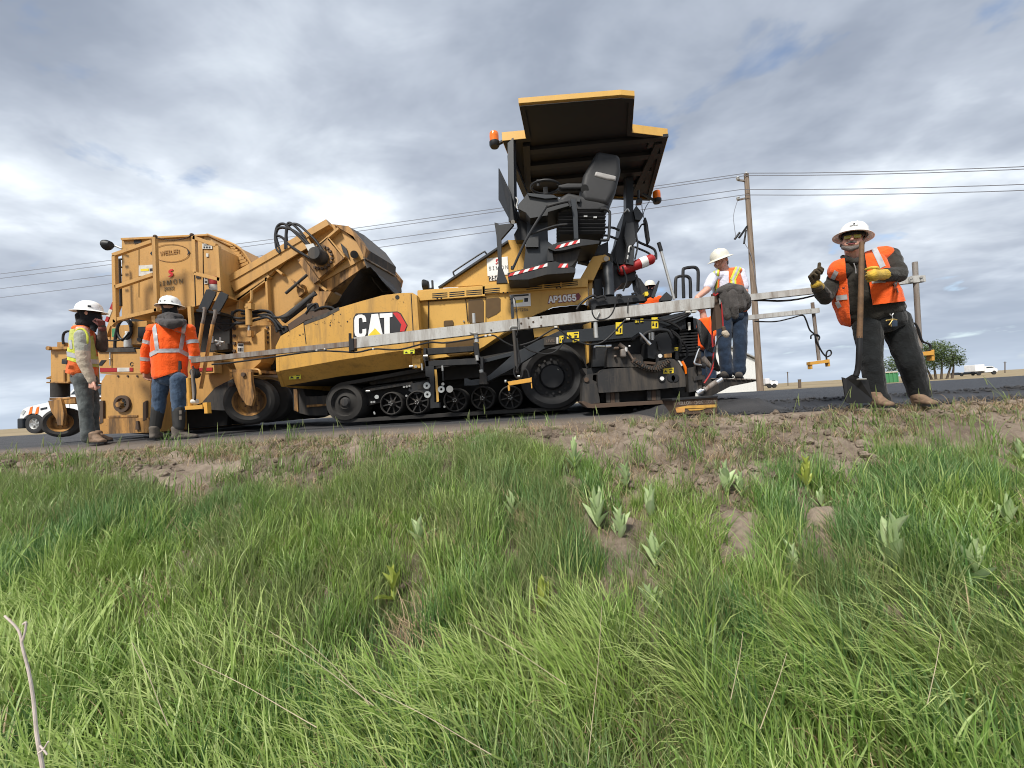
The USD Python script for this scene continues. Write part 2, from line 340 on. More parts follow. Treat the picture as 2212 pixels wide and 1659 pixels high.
def leafy(name, dark, mid, pale, trans=.35, rough=.45, attr=True):
    look(name, {'a': ('attribute', dict(attribute='tint')), 'oi': ('object_info', {}), 'am': ('math', dict(math_type='multiply', value2=.30)), 'ad': ('math', dict(math_type='multiply_add', value2=.7)),
         'r': ('rgb_ramp', dict(ramp=[(0., dark), (.5, mid), (1., pale)])), 'p': ('principled_bsdf', dict(roughness=rough, specular_ior_level=.35)), 't': ('translucent_bsdf', {}), 'm': ('mix_closure', dict(fac=trans))},
         [('oi.random', 'am.value1'), ('a.fac', 'ad.value1'), ('am.value', 'ad.value3'), ('ad.value', 'r.fac'), ('r.color', 'p.base_color'), ('r.color', 't.color'), ('p.BSDF', 'm.closure1'), ('t.BSDF', 'm.closure2')], surface='m.closure')
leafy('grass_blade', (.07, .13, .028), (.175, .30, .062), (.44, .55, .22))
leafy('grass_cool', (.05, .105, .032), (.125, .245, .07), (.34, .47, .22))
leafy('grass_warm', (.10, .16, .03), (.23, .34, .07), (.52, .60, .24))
leafy('straw_blade', (.22, .15, .08), (.40, .30, .18), (.58, .48, .32), trans=.2, rough=.7)
leafy('olive_blade', (.09, .13, .04), (.19, .25, .085), (.36, .40, .18))
leafy('milkweed_leaf', (.26, .36, .14), (.40, .52, .25), (.58, .66, .40), trans=.3)
leafy('milkweed_young', (.25, .30, .05), (.36, .42, .08), (.50, .55, .16), trans=.3)
leafy('tree_leaf', (.03, .055, .022), (.065, .10, .038), (.12, .165, .065), trans=.25)
plain('stem_green', (.26, .34, .09), .5)
plain('dead_stem', (.42, .35, .24), .7, var=.2)
plain('stick_pale', (.55, .47, .42), .75, var=.25, scale=30.)
# ground: bare loosened earth on the shoulder, litter and roots lower down, dry field far away
look('ground_earth', {'g': ('geometry', {}), 'n': ('noise_texture', dict(scale=3.2, detail=9., roughness=.68)), 'r': ('rgb_ramp', dict(ramp=[(.30, (.085, .064, .05)), (.48, (.175, .138, .107)), (.62, (.28, .228, .18)), (.75, (.38, .32, .255))])),
     'f': ('noise_texture', dict(scale=70., detail=6., roughness=.75)), 'fr': ('rgb_ramp', dict(ramp=[(.58, (0, 0, 0)), (.68, (1, 1, 1))])), 'straw': ('mix_color', dict(b=(.36, .30, .215))), 'b': ('bump', dict(strength=.8, distance=.02)),
     's': ('separate_xyz', {}), 'far': ('map_range', dict(from_min=13.5, from_max=20., clamp=True)), 'fn': ('noise_texture', dict(scale=.03, detail=8., roughness=.7)), 'fc': ('rgb_ramp', dict(ramp=[(.35, (.20, .16, .10)), (.6, (.28, .225, .145)), (.8, (.22, .20, .12))])),
     'mf': ('mix_color', {}), 'p': ('principled_bsdf', dict(roughness=.95, specular_ior_level=.1))},
     [('g.position', 'n.vector'), ('n.fac', 'r.fac'), ('g.position', 'f.vector'), ('f.fac', 'fr.fac'), ('fr.color', 'straw.fac'), ('r.color', 'straw.a'), ('g.position', 's.vector'), ('s.y', 'far.value'), ('far.result', 'mf.fac'),
      ('straw.result', 'mf.a'), ('g.position', 'fn.vector'), ('fn.fac', 'fc.fac'), ('fc.color', 'mf.b'), ('mf.result', 'p.base_color'), ('f.fac', 'b.height'), ('b.normal', 'p.normal')])
def asphalt(name, lo, hi, rough, agg=260., dust=0.):
    look(name, {'g': ('geometry', {}), 'mp': ('mapping', dict(scale=(.35, 3., 1.))), 'n': ('noise_texture', dict(scale=1.2, detail=7., roughness=.6)), 'r': ('rgb_ramp', dict(ramp=[(.35, lo), (.7, hi)])),
         'v': ('voronoi_texture', dict(scale=agg)), 'b': ('bump', dict(strength=.6, distance=.006)), 'vr': ('rgb_ramp', dict(ramp=[(.0, (1.25, 1.25, 1.25)), (.6, (.8, .8, .8))])), 'm': ('mix_color', dict(blend_type='multiply', fac=1.)),
         's': ('separate_xyz', {}), 'e': ('map_range', dict(from_min=5.0, from_max=4.3, clamp=True)), 'dn': ('noise_texture', dict(scale=2.2, detail=8., roughness=.7)), 'em': ('math', dict(math_type='multiply')), 'es': ('math', dict(math_type='multiply', value2=dust, use_clamp=True)),
         'md': ('mix_color', dict(b=(.24, .185, .135))), 'p': ('principled_bsdf', dict(roughness=rough, specular_ior_level=.4))},
         [('g.position', 'mp.vector'), ('mp.vector', 'n.vector'), ('n.fac', 'r.fac'), ('g.position', 'v.vector'), ('v.distance', 'b.height'), ('b.normal', 'p.normal'), ('v.distance', 'vr.fac'), ('r.color', 'm.a'), ('vr.color', 'm.b'),
          ('g.position', 's.vector'), ('s.y', 'e.value'), ('g.position', 'dn.vector'), ('e.result', 'em.value1'), ('dn.fac', 'em.value2'), ('em.value', 'es.value1'), ('es.value', 'md.fac'), ('m.result', 'md.a'), ('md.result', 'p.base_color')])
asphalt('old_asphalt', (.040, .041, .045), (.075, .075, .078), .75, dust=1.1)
asphalt('fresh_asphalt', (.022, .023, .027), (.034, .035, .040), .55)
asphalt('loose_asphalt', (.024, .024, .026), (.046, .045, .047), .65, agg=120.)
# ------------------------------------------------------------------ ground, road
PY = np.array([-400, -60, -14, -6, -2, .2, 1.2, 2.2, 2.8, 3.25, 3.6, 4.1, 4.45, 4.6, 8.8, 12.9, 13.4, 17, 40, 8000.])
PZ = np.array([-1.2, -1.0, -.75, -1.05, -1.36, -1.36, -1.06, -.62, -.36, -.19, -.13, -.095, -.078, -.06, .03, -.03, -.12, -.55, -.62, -.75])
def prof(y): return np.interp(y, PY, PZ)
def ground_z(x, y, rough=True):
    x, y = np.broadcast_arrays(np.asarray(x, float), np.asarray(y, float)); z = prof(y)
    near = np.clip((4.5 - y) / .5, 0, 1) * np.clip((y + 4) / 2, 0, 1) * np.clip((14 - np.abs(x)) / 3, 0, 1)
    p = np.stack([x, y, 0 * x], -1)
    z = z + near * .10 * (meshkit.fbm(p * .9, 3, 5) - .5) * np.clip((3.9 - y) / 1.2, .15, 1)
    if rough:
        band = np.clip((4.35 - y) / .45, 0, 1) * np.clip((y - 1.0) / .8, 0, 1) * np.clip((14 - np.abs(x)) / 3, 0, 1)
        c = meshkit.fbm(p * 5.5, 4, 11); z = z + band * (.11 * np.maximum(c - .47, 0) * 2 + .035 * (meshkit.fbm(p * 19, 3, 3) - .5))
    return z
def march(c, x, y, lift=0.):
    d = ray(c, x, y); t = np.linspace(.6, 30, 3000) / d[1]; P = np.array([0, 0, ZC]) + d * t[:, None]
    g = ground_z(P[:, 0], P[:, 1], False) + lift; i = np.argmax(P[:, 2] < g); return P[i]
gx = np.unique(np.concatenate([np.linspace(-9, 8, 620), -9 - np.geomspace(.1, 6000, 40), 8 + np.geomspace(.1, 6000, 40)]))
gy = np.unique(np.concatenate([np.linspace(.9, 4.5, 210), np.linspace(-2, .9, 24), -2 - np.geomspace(.3, 400, 20), np.linspace(4.5, 18, 40), 18 + np.geomspace(.5, 7800, 44)]))
GX, GY = np.meshgrid(gx, gy, indexing='ij'); GZ = ground_z(GX, GY)
GZ = np.where((GY > 4.4) & (GY < 13.2), GZ - .03, GZ)
V = np.stack([GX, GY, GZ], -1).reshape(-1, 3); ny = len(gy)
I = (np.arange(len(gx) - 1)[:, None] * ny + np.arange(ny - 1)[None]).ravel()
Fq = np.stack([I, I + ny, I + ny + 1, I + 1], 1)
single('ground', (V, Fq), 'ground_earth', 'brown loosened earth verge sloping down from the road', None, kind='structure', smooth=True)
def road_z(y): return np.interp(y, [4.3, 4.6, 8.8, 12.9], [-.058, -.03, .045, -.015])
def strip(xs, ys, zf):
    X, Y = np.meshgrid(xs, ys, indexing='ij'); v = np.stack([X, Y, zf(X, Y)], -1).reshape(-1, 3); n = len(ys)
    i = (np.arange(len(xs) - 1)[:, None] * n + np.arange(n - 1)[None]).ravel(); return (v, np.stack([i, i + n, i + n + 1, i + 1], 1))
xs = np.unique(np.concatenate([np.linspace(-10, 9, 300), -10 - np.geomspace(.5, 900, 30), 9 + np.geomspace(.5, 900, 30)]))
ys = np.concatenate([np.linspace(4.32, 4.8, 9), np.linspace(5, 12.9, 20)])
def rz(X, Y):
    w = (meshkit.fbm(np.stack([X * 1.6, 0 * X, 0 * X], -1), 4, 8) - .5) * .22
    z = road_z(Y) - .075 * np.clip((X - 1.2) / .3, 0, 1) * np.clip((8.7 - Y) / .05, 0, 1); return np.where(Y < 4.5, z - .05 * np.clip((4.45 + w - Y) / .1, 0, 1), z)
single('road', strip(xs, ys, rz), 'old_asphalt', 'worn dark asphalt road surface ahead of the paver', None, kind='structure', smooth=True)
# new mat behind the screed: flat top, rough wedge-shaped edge
mx = np.unique(np.concatenate([np.linspace(1.35, 9, 420), 9 + np.geomspace(.1, 900, 40)]))
my = np.array([4.40, 4.46, 4.50, 4.54, 4.62, 4.70, 4.78, 4.86, 4.93, 4.97, 5.0, 5.02, 5.05, 5.1, 5.2, 5.5, 6.2, 7.2, 8.8, 8.805])
def mz(X, Y):
    w = (meshkit.fbm(np.stack([X * 2.2, 0 * X, 0 * X], -1), 4, 21) - .5) * .10
    top = road_z(Y) + .055
    z = np.interp(Y, [4.40, 4.46, 4.97, 5.03], [-.12, -.075, -.005, .03]); z = np.where(Y >= 5.03, np.maximum(top, .03), z)
    r = meshkit.fbm(np.stack([X * 16, Y * 16, 0 * X], -1), 3, 2) - .5
    lip = np.exp(-((Y - 5.03) / .035) ** 2)
    return z + w * .3 * np.clip((5.1 - Y) / .3, 0, 1) + r * (.03 * lip + .012 * (Y < 5.0)) - .08 * (Y > 8.802)
single('new_asphalt_mat', strip(mx, my, mz), 'fresh_asphalt', 'smooth black freshly laid asphalt lane behind the screed', None, kind='structure', smooth=40)
# loose hot mix lying along the end of the screed
rng = np.random.default_rng(5)
hx = np.linspace(1.0, 2.9, 120); hy = np.linspace(4.45, 5.5, 40)
def heapz(X, Y):
    e = np.clip((X - 1.0) / .5, 0, 1) * np.clip((2.9 - X) / .3, 0, 1); y0 = 4.52 + .12 * (meshkit.noise(np.stack([X * 2, 0 * X, 0 * X], -1), 4))
    return road_z(Y) - .03 + e * np.clip((Y - y0) / .25, 0, 1) * (.10 + .05 * (meshkit.fbm(np.stack([X * 11, Y * 11, 0 * X], -1), 4, 6)))
single('loose_asphalt_mix', strip(hx, hy, heapz), 'loose_asphalt', 'crumbly black loose asphalt heaped along the foot of the screed', 'asphalt', kind='stuff', smooth=30)

# ------------------------------------------------------------------ grass: clumps of blades
def blade(rg, h, w, lean, az, curl, seg=5):
    t = np.linspace(0, 1, seg + 1); bend = lean * t ** 1.3 + curl * t ** 3
    s = np.cumsum(np.concatenate([[0], np.full(seg, h / seg) * np.sin(np.minimum(bend[1:], 2.6))])); u = np.cumsum(np.concatenate([[0], np.full(seg, h / seg) * np.cos(np.minimum(bend[1:], 2.6))]))
    d = np.array([cos(az), sin(az)]); tw = az + pi / 2 + rg.normal(0, .5); sd = np.array([cos(tw), sin(tw)])
    ww = w * np.interp(t, [0, .25, .7, 1], [.55, 1, .75, .04])
    c = np.stack([d[0] * s, d[1] * s, u], 1); L = c + np.stack([sd[0] * ww, sd[1] * ww, 0 * ww], 1) / 2; Rr = c - np.stack([sd[0] * ww, sd[1] * ww, 0 * ww], 1) / 2
    v = np.empty((2 * (seg + 1), 3)); v[0::2] = L; v[1::2] = Rr
    f = [q for i in range(seg) for q in ((2 * i, 2 * i + 1, 2 * i + 3), (2 * i, 2 * i + 3, 2 * i + 2))]
    return v, np.array(f)
def clump(seed, n, h, w, lean, spread, radius, curl=.5, tintc=.5, heads=0):
    rg = np.random.default_rng(seed); Vs, Fs, Ts, k = [], [], [], 0
    for i in range(n):
        a = rg.uniform(0, 2 * pi); r = radius * math.sqrt(rg.uniform()); hh = h * rg.uniform(.45, 1.12); az = rg.normal(0, spread)
        v, f = blade(rg, hh, w * rg.uniform(.6, 1.3), max(.02, rg.normal(lean, .22)), az, abs(rg.normal(0, curl)))
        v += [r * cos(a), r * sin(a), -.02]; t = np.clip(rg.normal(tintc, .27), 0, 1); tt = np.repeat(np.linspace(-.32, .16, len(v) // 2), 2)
        Vs.append(v); Fs.append(f + k); Ts.append(np.clip(t + tt, 0, 1)); k += len(v)
    for i in range(heads):
        a = rg.uniform(0, 2 * pi); r = radius * rg.uniform(); b = np.array([r * cos(a), r * sin(a), 0]); top = b + [rg.normal(.05, .05), rg.normal(0, .05), h * rg.uniform(1.15, 1.5)]
        m = tube([b, (b + top) / 2 + [.01, 0, 0], top], .0012, 4, 3); m2 = tube([top - [0, 0, .07], top - [0, 0, .035], top + [.01, 0, .02]], [.0012, .0032, .0026, .0034, .0028, .0018, .0008], 5, 3)
        for q, tv in ((m, .75), (m2, .8)):
            Vs.append(np.array(q.vertices)); Fs.append(np.array(q.faces) + k); Ts.append(np.full(len(q.vertices), tv)); k += len(q.vertices)
    return np.vstack(Vs), np.vstack(Fs), np.concatenate(Ts)
def proto(path, vft, m):
    g = usdkit.mesh(stage, path, (vft[0], vft[1]), MAT[m], smooth=False)
    UsdGeom.PrimvarsAPI(g).CreatePrimvar('tint', Sdf.ValueTypeNames.FloatArray, 'vertex').Set(Vt.FloatArray.FromNumpy(vft[2].astype(np.float32)))
    return path
def yaw_tilt(yaw, pitch=0):
    q = Gf.Rotation(Gf.Vec3d(0, 1, 0), math.degrees(pitch)) * Gf.Rotation(Gf.Vec3d(0, 0, 1), math.degrees(yaw)); q = q.GetQuat()
    return Gf.Quath(q.GetReal(), *[float(t) for t in q.GetImaginary()])
def instancer(name, label, cat, protos, P, idx, yaw, pitch, sc):
    path = numbered('/World', name); pi_ = UsdGeom.PointInstancer.Define(stage, path); ps = []
    for k, (vft, m) in enumerate(protos): ps.append(proto(f'{path}/tuft_{k:02d}', vft, m))
    pi_.CreatePrototypesRel().SetTargets([Sdf.Path(p) for p in ps]); pi_.CreateProtoIndicesAttr(Vt.IntArray([int(i) for i in idx]))
    pi_.CreatePositionsAttr(Vt.Vec3fArray.FromNumpy(np.asarray(P, np.float32))); pi_.CreateOrientationsAttr(Vt.QuathArray([yaw_tilt(a, b) for a, b in zip(yaw, pitch)]))
    pi_.CreateScalesAttr(Vt.Vec3fArray.FromNumpy(np.repeat(np.asarray(sc, np.float32)[:, None], 3, 1))); setdata(pi_.GetPrim(), label, cat, kind='stuff')
WEED_PX = [(1240, 1035), (1292, 1165), (1340, 1180), (1405, 1135), (1352, 1065), (1568, 1085), (1600, 1085), (1742, 1075), (1774, 1110), (1930, 1265), (2106, 1295), (2180, 1175), (1416, 1240), (848, 1315), (1172, 1335), (1408, 1345), (907, 1190), (1712, 1265), (1107, 1125), (2203, 1005)]
WEEDS = [march('S', *q) for q in WEED_PX]
# where the grass stops and the bare shoulder begins, surveyed along the verge
EDGE_PX = [(-150, 1030), (0, 1030), (130, 1045), (260, 1050), (350, 1065), (420, 1085), (560, 1065), (640, 1065), (700, 1070), (780, 1020), (860, 1000), (960, 985), (1060, 965), (1150, 960), (1200, 985), (1240, 1005), (1330, 1035), (1420, 1045), (1500, 1065),
           (1560, 1065), (1620, 1030), (1690, 1005), (1740, 990), (1790, 1020), (1835, 1035), (1880, 1010), (1920, 965), (1975, 950), (2040, 975), (2080, 1015), (2130, 1030), (2212, 985), (2360, 975)]
EDGE = np.array([march('S', x, y) for x, y in EDGE_PX]); EDGE = EDGE[np.argsort(EDGE[:, 0])]
def edge_y(x): return np.interp(x, EDGE[:, 0], EDGE[:, 1])
rg = np.random.default_rng(3)
N = 15000
py = np.sqrt(rg.uniform(.45 ** 2, 3.9 ** 2, N)); pxx = rg.uniform(-1.62, 1.5, N) * (py + .25)
ey = edge_y(pxx) + .28 * (meshkit.fbm(np.stack([pxx * 3.4, py * 3, 0 * py], -1), 3, 9) - .5)
keep = py < ey; pxx, py, ey = pxx[keep], py[keep], ey[keep]
# thin places with litter showing
thin = meshkit.fbm(np.stack([pxx * 1.4, py * 2.2, 0 * py], -1), 3, 31)
keep = rg.uniform(size=len(pxx)) < np.clip(1.35 - np.clip((thin - .60) * 8, 0, .8), 0, 1); pxx, py, ey, thin = pxx[keep], py[keep], ey[keep], thin[keep]
n = len(pxx); pz = ground_z(pxx, py, False) - .01
flat = (np.clip((2.1 - py) / .6, 0, 1) * np.clip((.15 - pxx) / .9, 0, 1) * np.clip((py - 1.1) / .4, 0, 1) * np.clip((meshkit.fbm(np.stack([pxx * 1.6, py * 2.5, 0 * py], -1), 3, 61) - .38) * 5, 0, 1)) + .75 * np.exp(-((pxx - 1.35) / .4) ** 2 - ((py - 1.55) / .16) ** 2) + .6 * np.exp(-((pxx - .1) / .5) ** 2 - ((py - 1.5) / .14) ** 2)
u = rg.uniform(size=n)
kind = np.where(u < np.clip(flat, 0, .95), 3 + rg.integers(0, 2, n), np.where(rg.uniform(size=n) < .28, 2, rg.integers(0, 2, n)))
kind = np.where(rg.uniform(size=n) < .085, 5, kind); kind = np.where((rg.uniform(size=n) < .035) & (py > 2.3), 6, kind)
olive = meshkit.fbm(np.stack([pxx * 1.1, py * 1.1, 0 * py], -1), 2, 77) + .25 * np.clip(-1.5 - pxx, 0, 1) * np.clip((py - 1.8), 0, 1)
kind = np.where((olive > .68) & (kind < 3) & (rg.uniform(size=n) < .5), 7, kind)
yaw = np.where(kind >= 3, pi + rg.normal(-.35, .35, n), np.where(rg.uniform(size=n) < np.clip((2.5 - py) / 1.2, 0, .8), pi + rg.normal(0, 1.0, n), rg.normal(.3, 1.6, n)))
pitch = rg.normal(0, .06, n)
sc = rg.uniform(.72, 1.2, n) * np.interp(py, [.5, 1.2, 2.2, 3.0, 3.6], [1.0, 1.0, .88, .72, .55]) * np.clip(.5 + (ey - py) / .5, .5, 1) * (.8 + .45 * meshkit.fbm(np.stack([pxx * 2.2, py * 2.2, 0 * py], -1), 2, 90))
protos = [(clump(1, 44, .27, .0050, .24, 1.2, .085, .3), 'grass_blade'), (clump(2, 38, .32, .0060, .30, 1.1, .09, .45, .55), 'grass_blade'), (clump(4, 32, .26, .0078, .5, 1.0, .09, .8, .6), 'grass_blade'),
          (clump(5, 46, .40, .0055, 1.22, .28, .10, .3, .78), 'grass_warm'), (clump(6, 44, .38, .0052, 1.05, .35, .10, .4, .8), 'grass_warm'),
          (clump(7, 26, .28, .0036, .9, 1.6, .10, .9, .5), 'straw_blade'), (clump(8, 22, .33, .0045, .3, 1.2, .05, .4, .4, 4), 'olive_blade'), (clump(9, 40, .33, .0045, .3, 1.4, .09, .5, .5), 'olive_blade'),
          (clump(10, 24, .40, .0058, .22, 1.2, .08, .6, .75), 'grass_warm'), (clump(11, 22, .20, .0035, 1.3, 3., .12, .3, .45), 'straw_blade'),
          (clump(31, 44, .27, .0050, .24, 1.2, .085, .3), 'grass_cool'), (clump(32, 36, .31, .0064, .34, 1.1, .09, .5, .55), 'grass_cool'), (clump(34, 40, .26, .0050, .28, 1.2, .085, .4, .5), 'grass_warm'), (clump(35, 34, .30, .0060, .36, 1.1, .09, .5, .55), 'grass_warm')]
hue = meshkit.fbm(np.stack([pxx * 1.3, py * 1.9, 0 * py], -1), 3, 55) + rg.normal(0, .05, n)
kind = np.where((kind < 2) & (hue > .56), 12 + kind, np.where((kind < 2) & (hue < .44), 10 + kind, kind))
kind = np.where((rg.uniform(size=n) < .09) & (kind < 3), 8, kind); kind = np.where(rg.uniform(size=n) < .21, 9, kind)
# the broad-leaved weeds keep a little room round them
for w_ in WEEDS:
    d = np.hypot(pxx - w_[0], py - w_[1]); t_ = np.clip(((pxx * w_[0] + py * w_[1]) / (w_[0] ** 2 + w_[1] ** 2)), 0, 1); dl = np.hypot(pxx - w_[0] * t_, py - w_[1] * t_)
    hit = (d < .06) | ((dl < .085) & (t_ > .80) & (t_ <= 1)); sc = np.where(hit, sc * .55, sc)
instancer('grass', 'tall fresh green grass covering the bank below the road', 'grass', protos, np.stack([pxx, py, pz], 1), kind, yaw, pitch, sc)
# sparse tufts and litter on the bare shoulder
N = 6500; sy = rg.uniform(2.2, 4.4, N); sx = rg.uniform(-1.6, 1.55, N) * (sy + .2); keep = sy > edge_y(sx) - .25; sx, sy = sx[keep], sy[keep]
lit = meshkit.fbm(np.stack([sx * 1.8, sy * 2.6, 0 * sy], -1), 3, 50); keep = (lit > .40) & ((sy < 4.05) | (rg.uniform(size=len(sx)) < .25)); sx, sy = sx[keep], sy[keep]; n = len(sx)
lk = np.where(rg.uniform(size=n) < np.interp(sy - edge_y(sx), [0, .5], [.72, .95]), rg.integers(0, 3, n), np.where(rg.uniform(size=n) < .6, 3, 4))
lprot = [(clump(20, 9, .13, .005, 1.35, 2.5, .08, .15, .5), 'straw_blade'), (clump(21, 8, .16, .004, 1.45, 3., .1, .1, .35), 'straw_blade'), (clump(23, 9, .12, .007, 1.3, 2.5, .07, .4, .3), 'olive_blade'), (clump(22, 12, .17, .005, .5, 1.8, .04, .5, .45, 1), 'olive_blade'), (clump(24, 16, .22, .0055, .45, 1.4, .05, .5, .5), 'grass_blade')]
instancer('grass_litter', 'dry straw and torn grass scattered over the bare shoulder', 'litter', lprot, np.stack([sx, sy, ground_z(sx, sy) + .004], 1), lk, rg.uniform(0, 6.28, n), rg.normal(0, .1, n), rg.uniform(.5, 1.2, n))
# clods
cl = []
for k in range(4):
    s = trimesh.creation.icosphere(2, 1.0); v = np.array(s.vertices); s.vertices = v * (.62 + .75 * meshkit.fbm(v * 1.9 + k * 7, 4, k))[:, None] * [1.2, 1., .75]; cl.append((np.array(s.vertices) * .03, np.array(s.faces), np.zeros(len(v))))
N = 3800; sy = rg.uniform(2.3, 4.35, N); sx = rg.uniform(-1.6, 1.55, N) * (sy + .2); keep = (sy > edge_y(sx) - .3) & (meshkit.fbm(np.stack([sx * 1.5, sy * 3, 0 * sy], -1), 3, 70) > .45) & ((sy < 4.0) | (rg.uniform(size=N) < .3)); sx, sy = sx[keep], sy[keep]; n = len(sx)
instancer('earth_clods', 'crumbled brown earth clods along the shoulder', 'earth', [(c, 'ground_earth') for c in cl], np.stack([sx, sy, ground_z(sx, sy) + .004], 1), rg.integers(0, 4, n), rg.uniform(0, 6.28, n), rg.normal(0, .4, n), np.exp(rg.normal(-.75, .55, n)))
n = 2600; sx = rg.uniform(1.2, 8, n); sy = 4.42 + np.abs(rg.normal(0, .10, n)); sy = np.where(rg.uniform(size=n) < .25, 5.02 + rg.normal(0, .03, n), sy)
instancer('asphalt_crumbs', 'black asphalt crumbs strewn along the edge of the new mat', 'asphalt', [(c, 'loose_asphalt') for c in cl], np.stack([sx, sy, mz(sx, sy) + .002], 1), rg.integers(0, 4, n), rg.uniform(0, 6.28, n), rg.normal(0, .4, n), np.exp(rg.normal(-1.3, .5, n)))
# ------------------------------------------------------------------ far things: pole line, barn, tree, vehicles
def seat(c, x, y, Y, z=None):
    p = pt(c, x, y, Y); p[2] = float(prof(Y)) if z is None else z; return p
YP = 19.0
b, t = pt('S', 1642, 838, YP), pt('S', 1612, 376, YP); b = b + (b - t) / (t[2] - b[2]) * (b[2] + .7)
T = thing('utility_pole', 'weathered leaning wooden utility pole with hanging wires behind the screed', 'utility pole', b)
part(T, 'pole', tube([b, (b + t) / 2, t], .15, 14, 6, .105), 'pole_wood')
u = (t - b) / np.linalg.norm(t - b)
for k, (dz, L) in enumerate(((.35, .45), (1.15, .5))):
    c = t - u * dz; part(T, 'bracket', bar(c, c + np.array([-L, -.1, .12 - dz * .2]), .07, .07), 'old_steel')
    part(T, 'insulator', lathe([(0, 0), (.05, .01), (.08, .05), (.05, .09), (.08, .12), (.05, .17), (0, .19)], c + np.array([-L, -.1, .1 - dz * .2]), 'z', 12), 'zinc')
c = t - u * .05; part(T, 'insulator', lathe([(0, 0), (.05, .01), (.08, .06), (.05, .11), (0, .22)], c, 'z', 12), 'zinc')
c = t - u * 2.6; part(T, 'cutout_switch', [bar(c + np.array([-.1, 0, .1]), c + np.array([-.55, -.05, -.45]), .08), cyl(c + np.array([-.5, -.05, -.2]), c + np.array([-.75, -.05, -.5]), .05), cyl(c + np.array([-.2, -.05, -.1]), c + np.array([-.35, -.05, -.75]), .04)], 'hose')
part(T, 'down_wire', [tube([t - u * 1.2 + np.array([-.5, -.1, 0]), t - u * 2.0 + np.array([-.75, -.1, 0]), c + np.array([-.7, -.05, -.4])], .012, 5, 8), tube([c + np.array([-.3, -.05, -.75]), c + np.array([-.1, -.15, -1.5]), c - u * 3.5 + np.array([.1, -.17, 0])], .014, 5, 8)], 'wire_grey')
for k, (l, pp, r, lab) in enumerate(((584.7, (1612, 374), 344.5, 'topmost thin wire of the pole line'), (594.5, (1613, 379), 350, 'second wire from the top of the pole line'),
                                     (616.5, (1603, 409), 383, 'third wire down on the pole line'), (636, (1606, 421), 396, 'lowest wire of the pole line'))):
    p0, p1, p2 = pt('S', -30, l + 1, 25.5), pt('S', *pp, YP - .12), pt('S', 2240, r, 15.5)
    def sag(a, b2, s): return [a + (b2 - a) * q - np.array([0, 0, s * 4 * q * (1 - q)]) for q in np.linspace(0, 1, 9)]
    a0 = p1 + (p0 - p1) * 1.6; b0 = p1 + (p2 - p1) * 1.8
    P = sag(a0, p1, .35) + sag(p1, b0, .25)[1:]
    single('power_line', tube(P, .015, 5, 0), 'wire_grey', lab, 'wire', 'wires strung along the pole line')
# barn
Yb = 46.
e1 = seat('D', 2168, 845, Yb, 0); top = pt('D', 1890, 712, Yb); eave = pt('D', 2168, 843, Yb)
w = eave[0] - top[0]; zb = -.65; x0, x1 = top[0] - w, eave[0]
T = thing('barn', 'white metal barn with low gable behind the screed operator', 'barn', (top[0], Yb, zb))
part(T, 'wall', prism([(x0, zb), (x1, zb), (x1, eave[2]), (top[0], top[2]), (x0, eave[2])], Yb, Yb + 18), 'corrugated', False)
part(T, 'rib', [box((x, Yb - .03, zb), (x + .05, Yb, eave[2] + (top[2] - eave[2]) * (1 - abs(x - top[0]) / w) - .02)) for x in np.arange(x0 + .2, x1, .35)], 'corrugated', False)
for s in (-1, 1): part(T, 'roof', plate([(top[0], Yb - .35, top[2] + .03), (top[0] + s * (w + .4), Yb - .35, eave[2] - .08), (top[0] + s * (w + .4), Yb + 18.3, eave[2] - .08), (top[0], Yb + 18.3, top[2] + .03)], .12), 'zinc')
part(T, 'corner_trim', box((x1 - .2, Yb - .05, zb), (x1 + .03, Yb - .031, eave[2])), 'white')
# tree
def leaf_cloud(seed, blobs, n, size):
    rg = np.random.default_rng(seed); C = np.array([q[0] for q in blobs]); Rr = np.array([q[1] for q in blobs]); w_ = np.prod(Rr, 1) ** .8; k = rg.choice(len(blobs), n, p=w_ / w_.sum())
    d = rg.normal(size=(n, 3)); d /= np.linalg.norm(d, axis=1, keepdims=True); P = C[k] + d * Rr[k] * (rg.uniform(.35, 1.06, (n, 1)))
    a = rg.normal(size=(n, 3)); a /= np.linalg.norm(a, axis=1, keepdims=True); b_ = np.cross(a, rg.normal(size=(n, 3))); b_ /= np.linalg.norm(b_, axis=1, keepdims=True); s = size * rg.uniform(.5, 1.3, (n, 1))
    V = np.stack([P - a * s, P + b_ * s * .5, P + a * s, P - b_ * s * .5], 1).reshape(-1, 3); i = np.arange(n) * 4
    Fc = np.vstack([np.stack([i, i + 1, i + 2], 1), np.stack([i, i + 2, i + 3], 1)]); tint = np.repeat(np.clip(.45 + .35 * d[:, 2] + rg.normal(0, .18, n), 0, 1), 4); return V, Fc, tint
def leaves(parent, name, vft, m):
    p = numbered(parent, name); g = usdkit.mesh(stage, p, (vft[0] - BASE[parent], vft[1]), MAT[m]); UsdGeom.PrimvarsAPI(g).CreatePrimvar('tint', Sdf.ValueTypeNames.FloatArray, 'vertex').Set(Vt.FloatArray.FromNumpy(vft[2].astype(np.float32))); return p
Yt = 66.
b = seat('E', 1370, 1195, Yt); T = thing('broad_tree', 'dark green windswept tree on the horizon behind the shoveller', 'tree', b)
stems = []
for dx, tx, tz in ((-.6, -2.5, 4.0), (0, -.4, 4.8), (.8, 1.4, 4.6), (1.6, 3.6, 4.2), (-2.6, -4.4, 2.6), (2.4, 2.9, 4.4)):
    stems.append(tube([b + [dx, 0, 0], b + [dx * .8 + tx * .3, 0, tz * .45], b + [tx, .2, tz]], .17, 7, 5, .05))
part(T, 'trunk', stems, 'bark')
bl = []
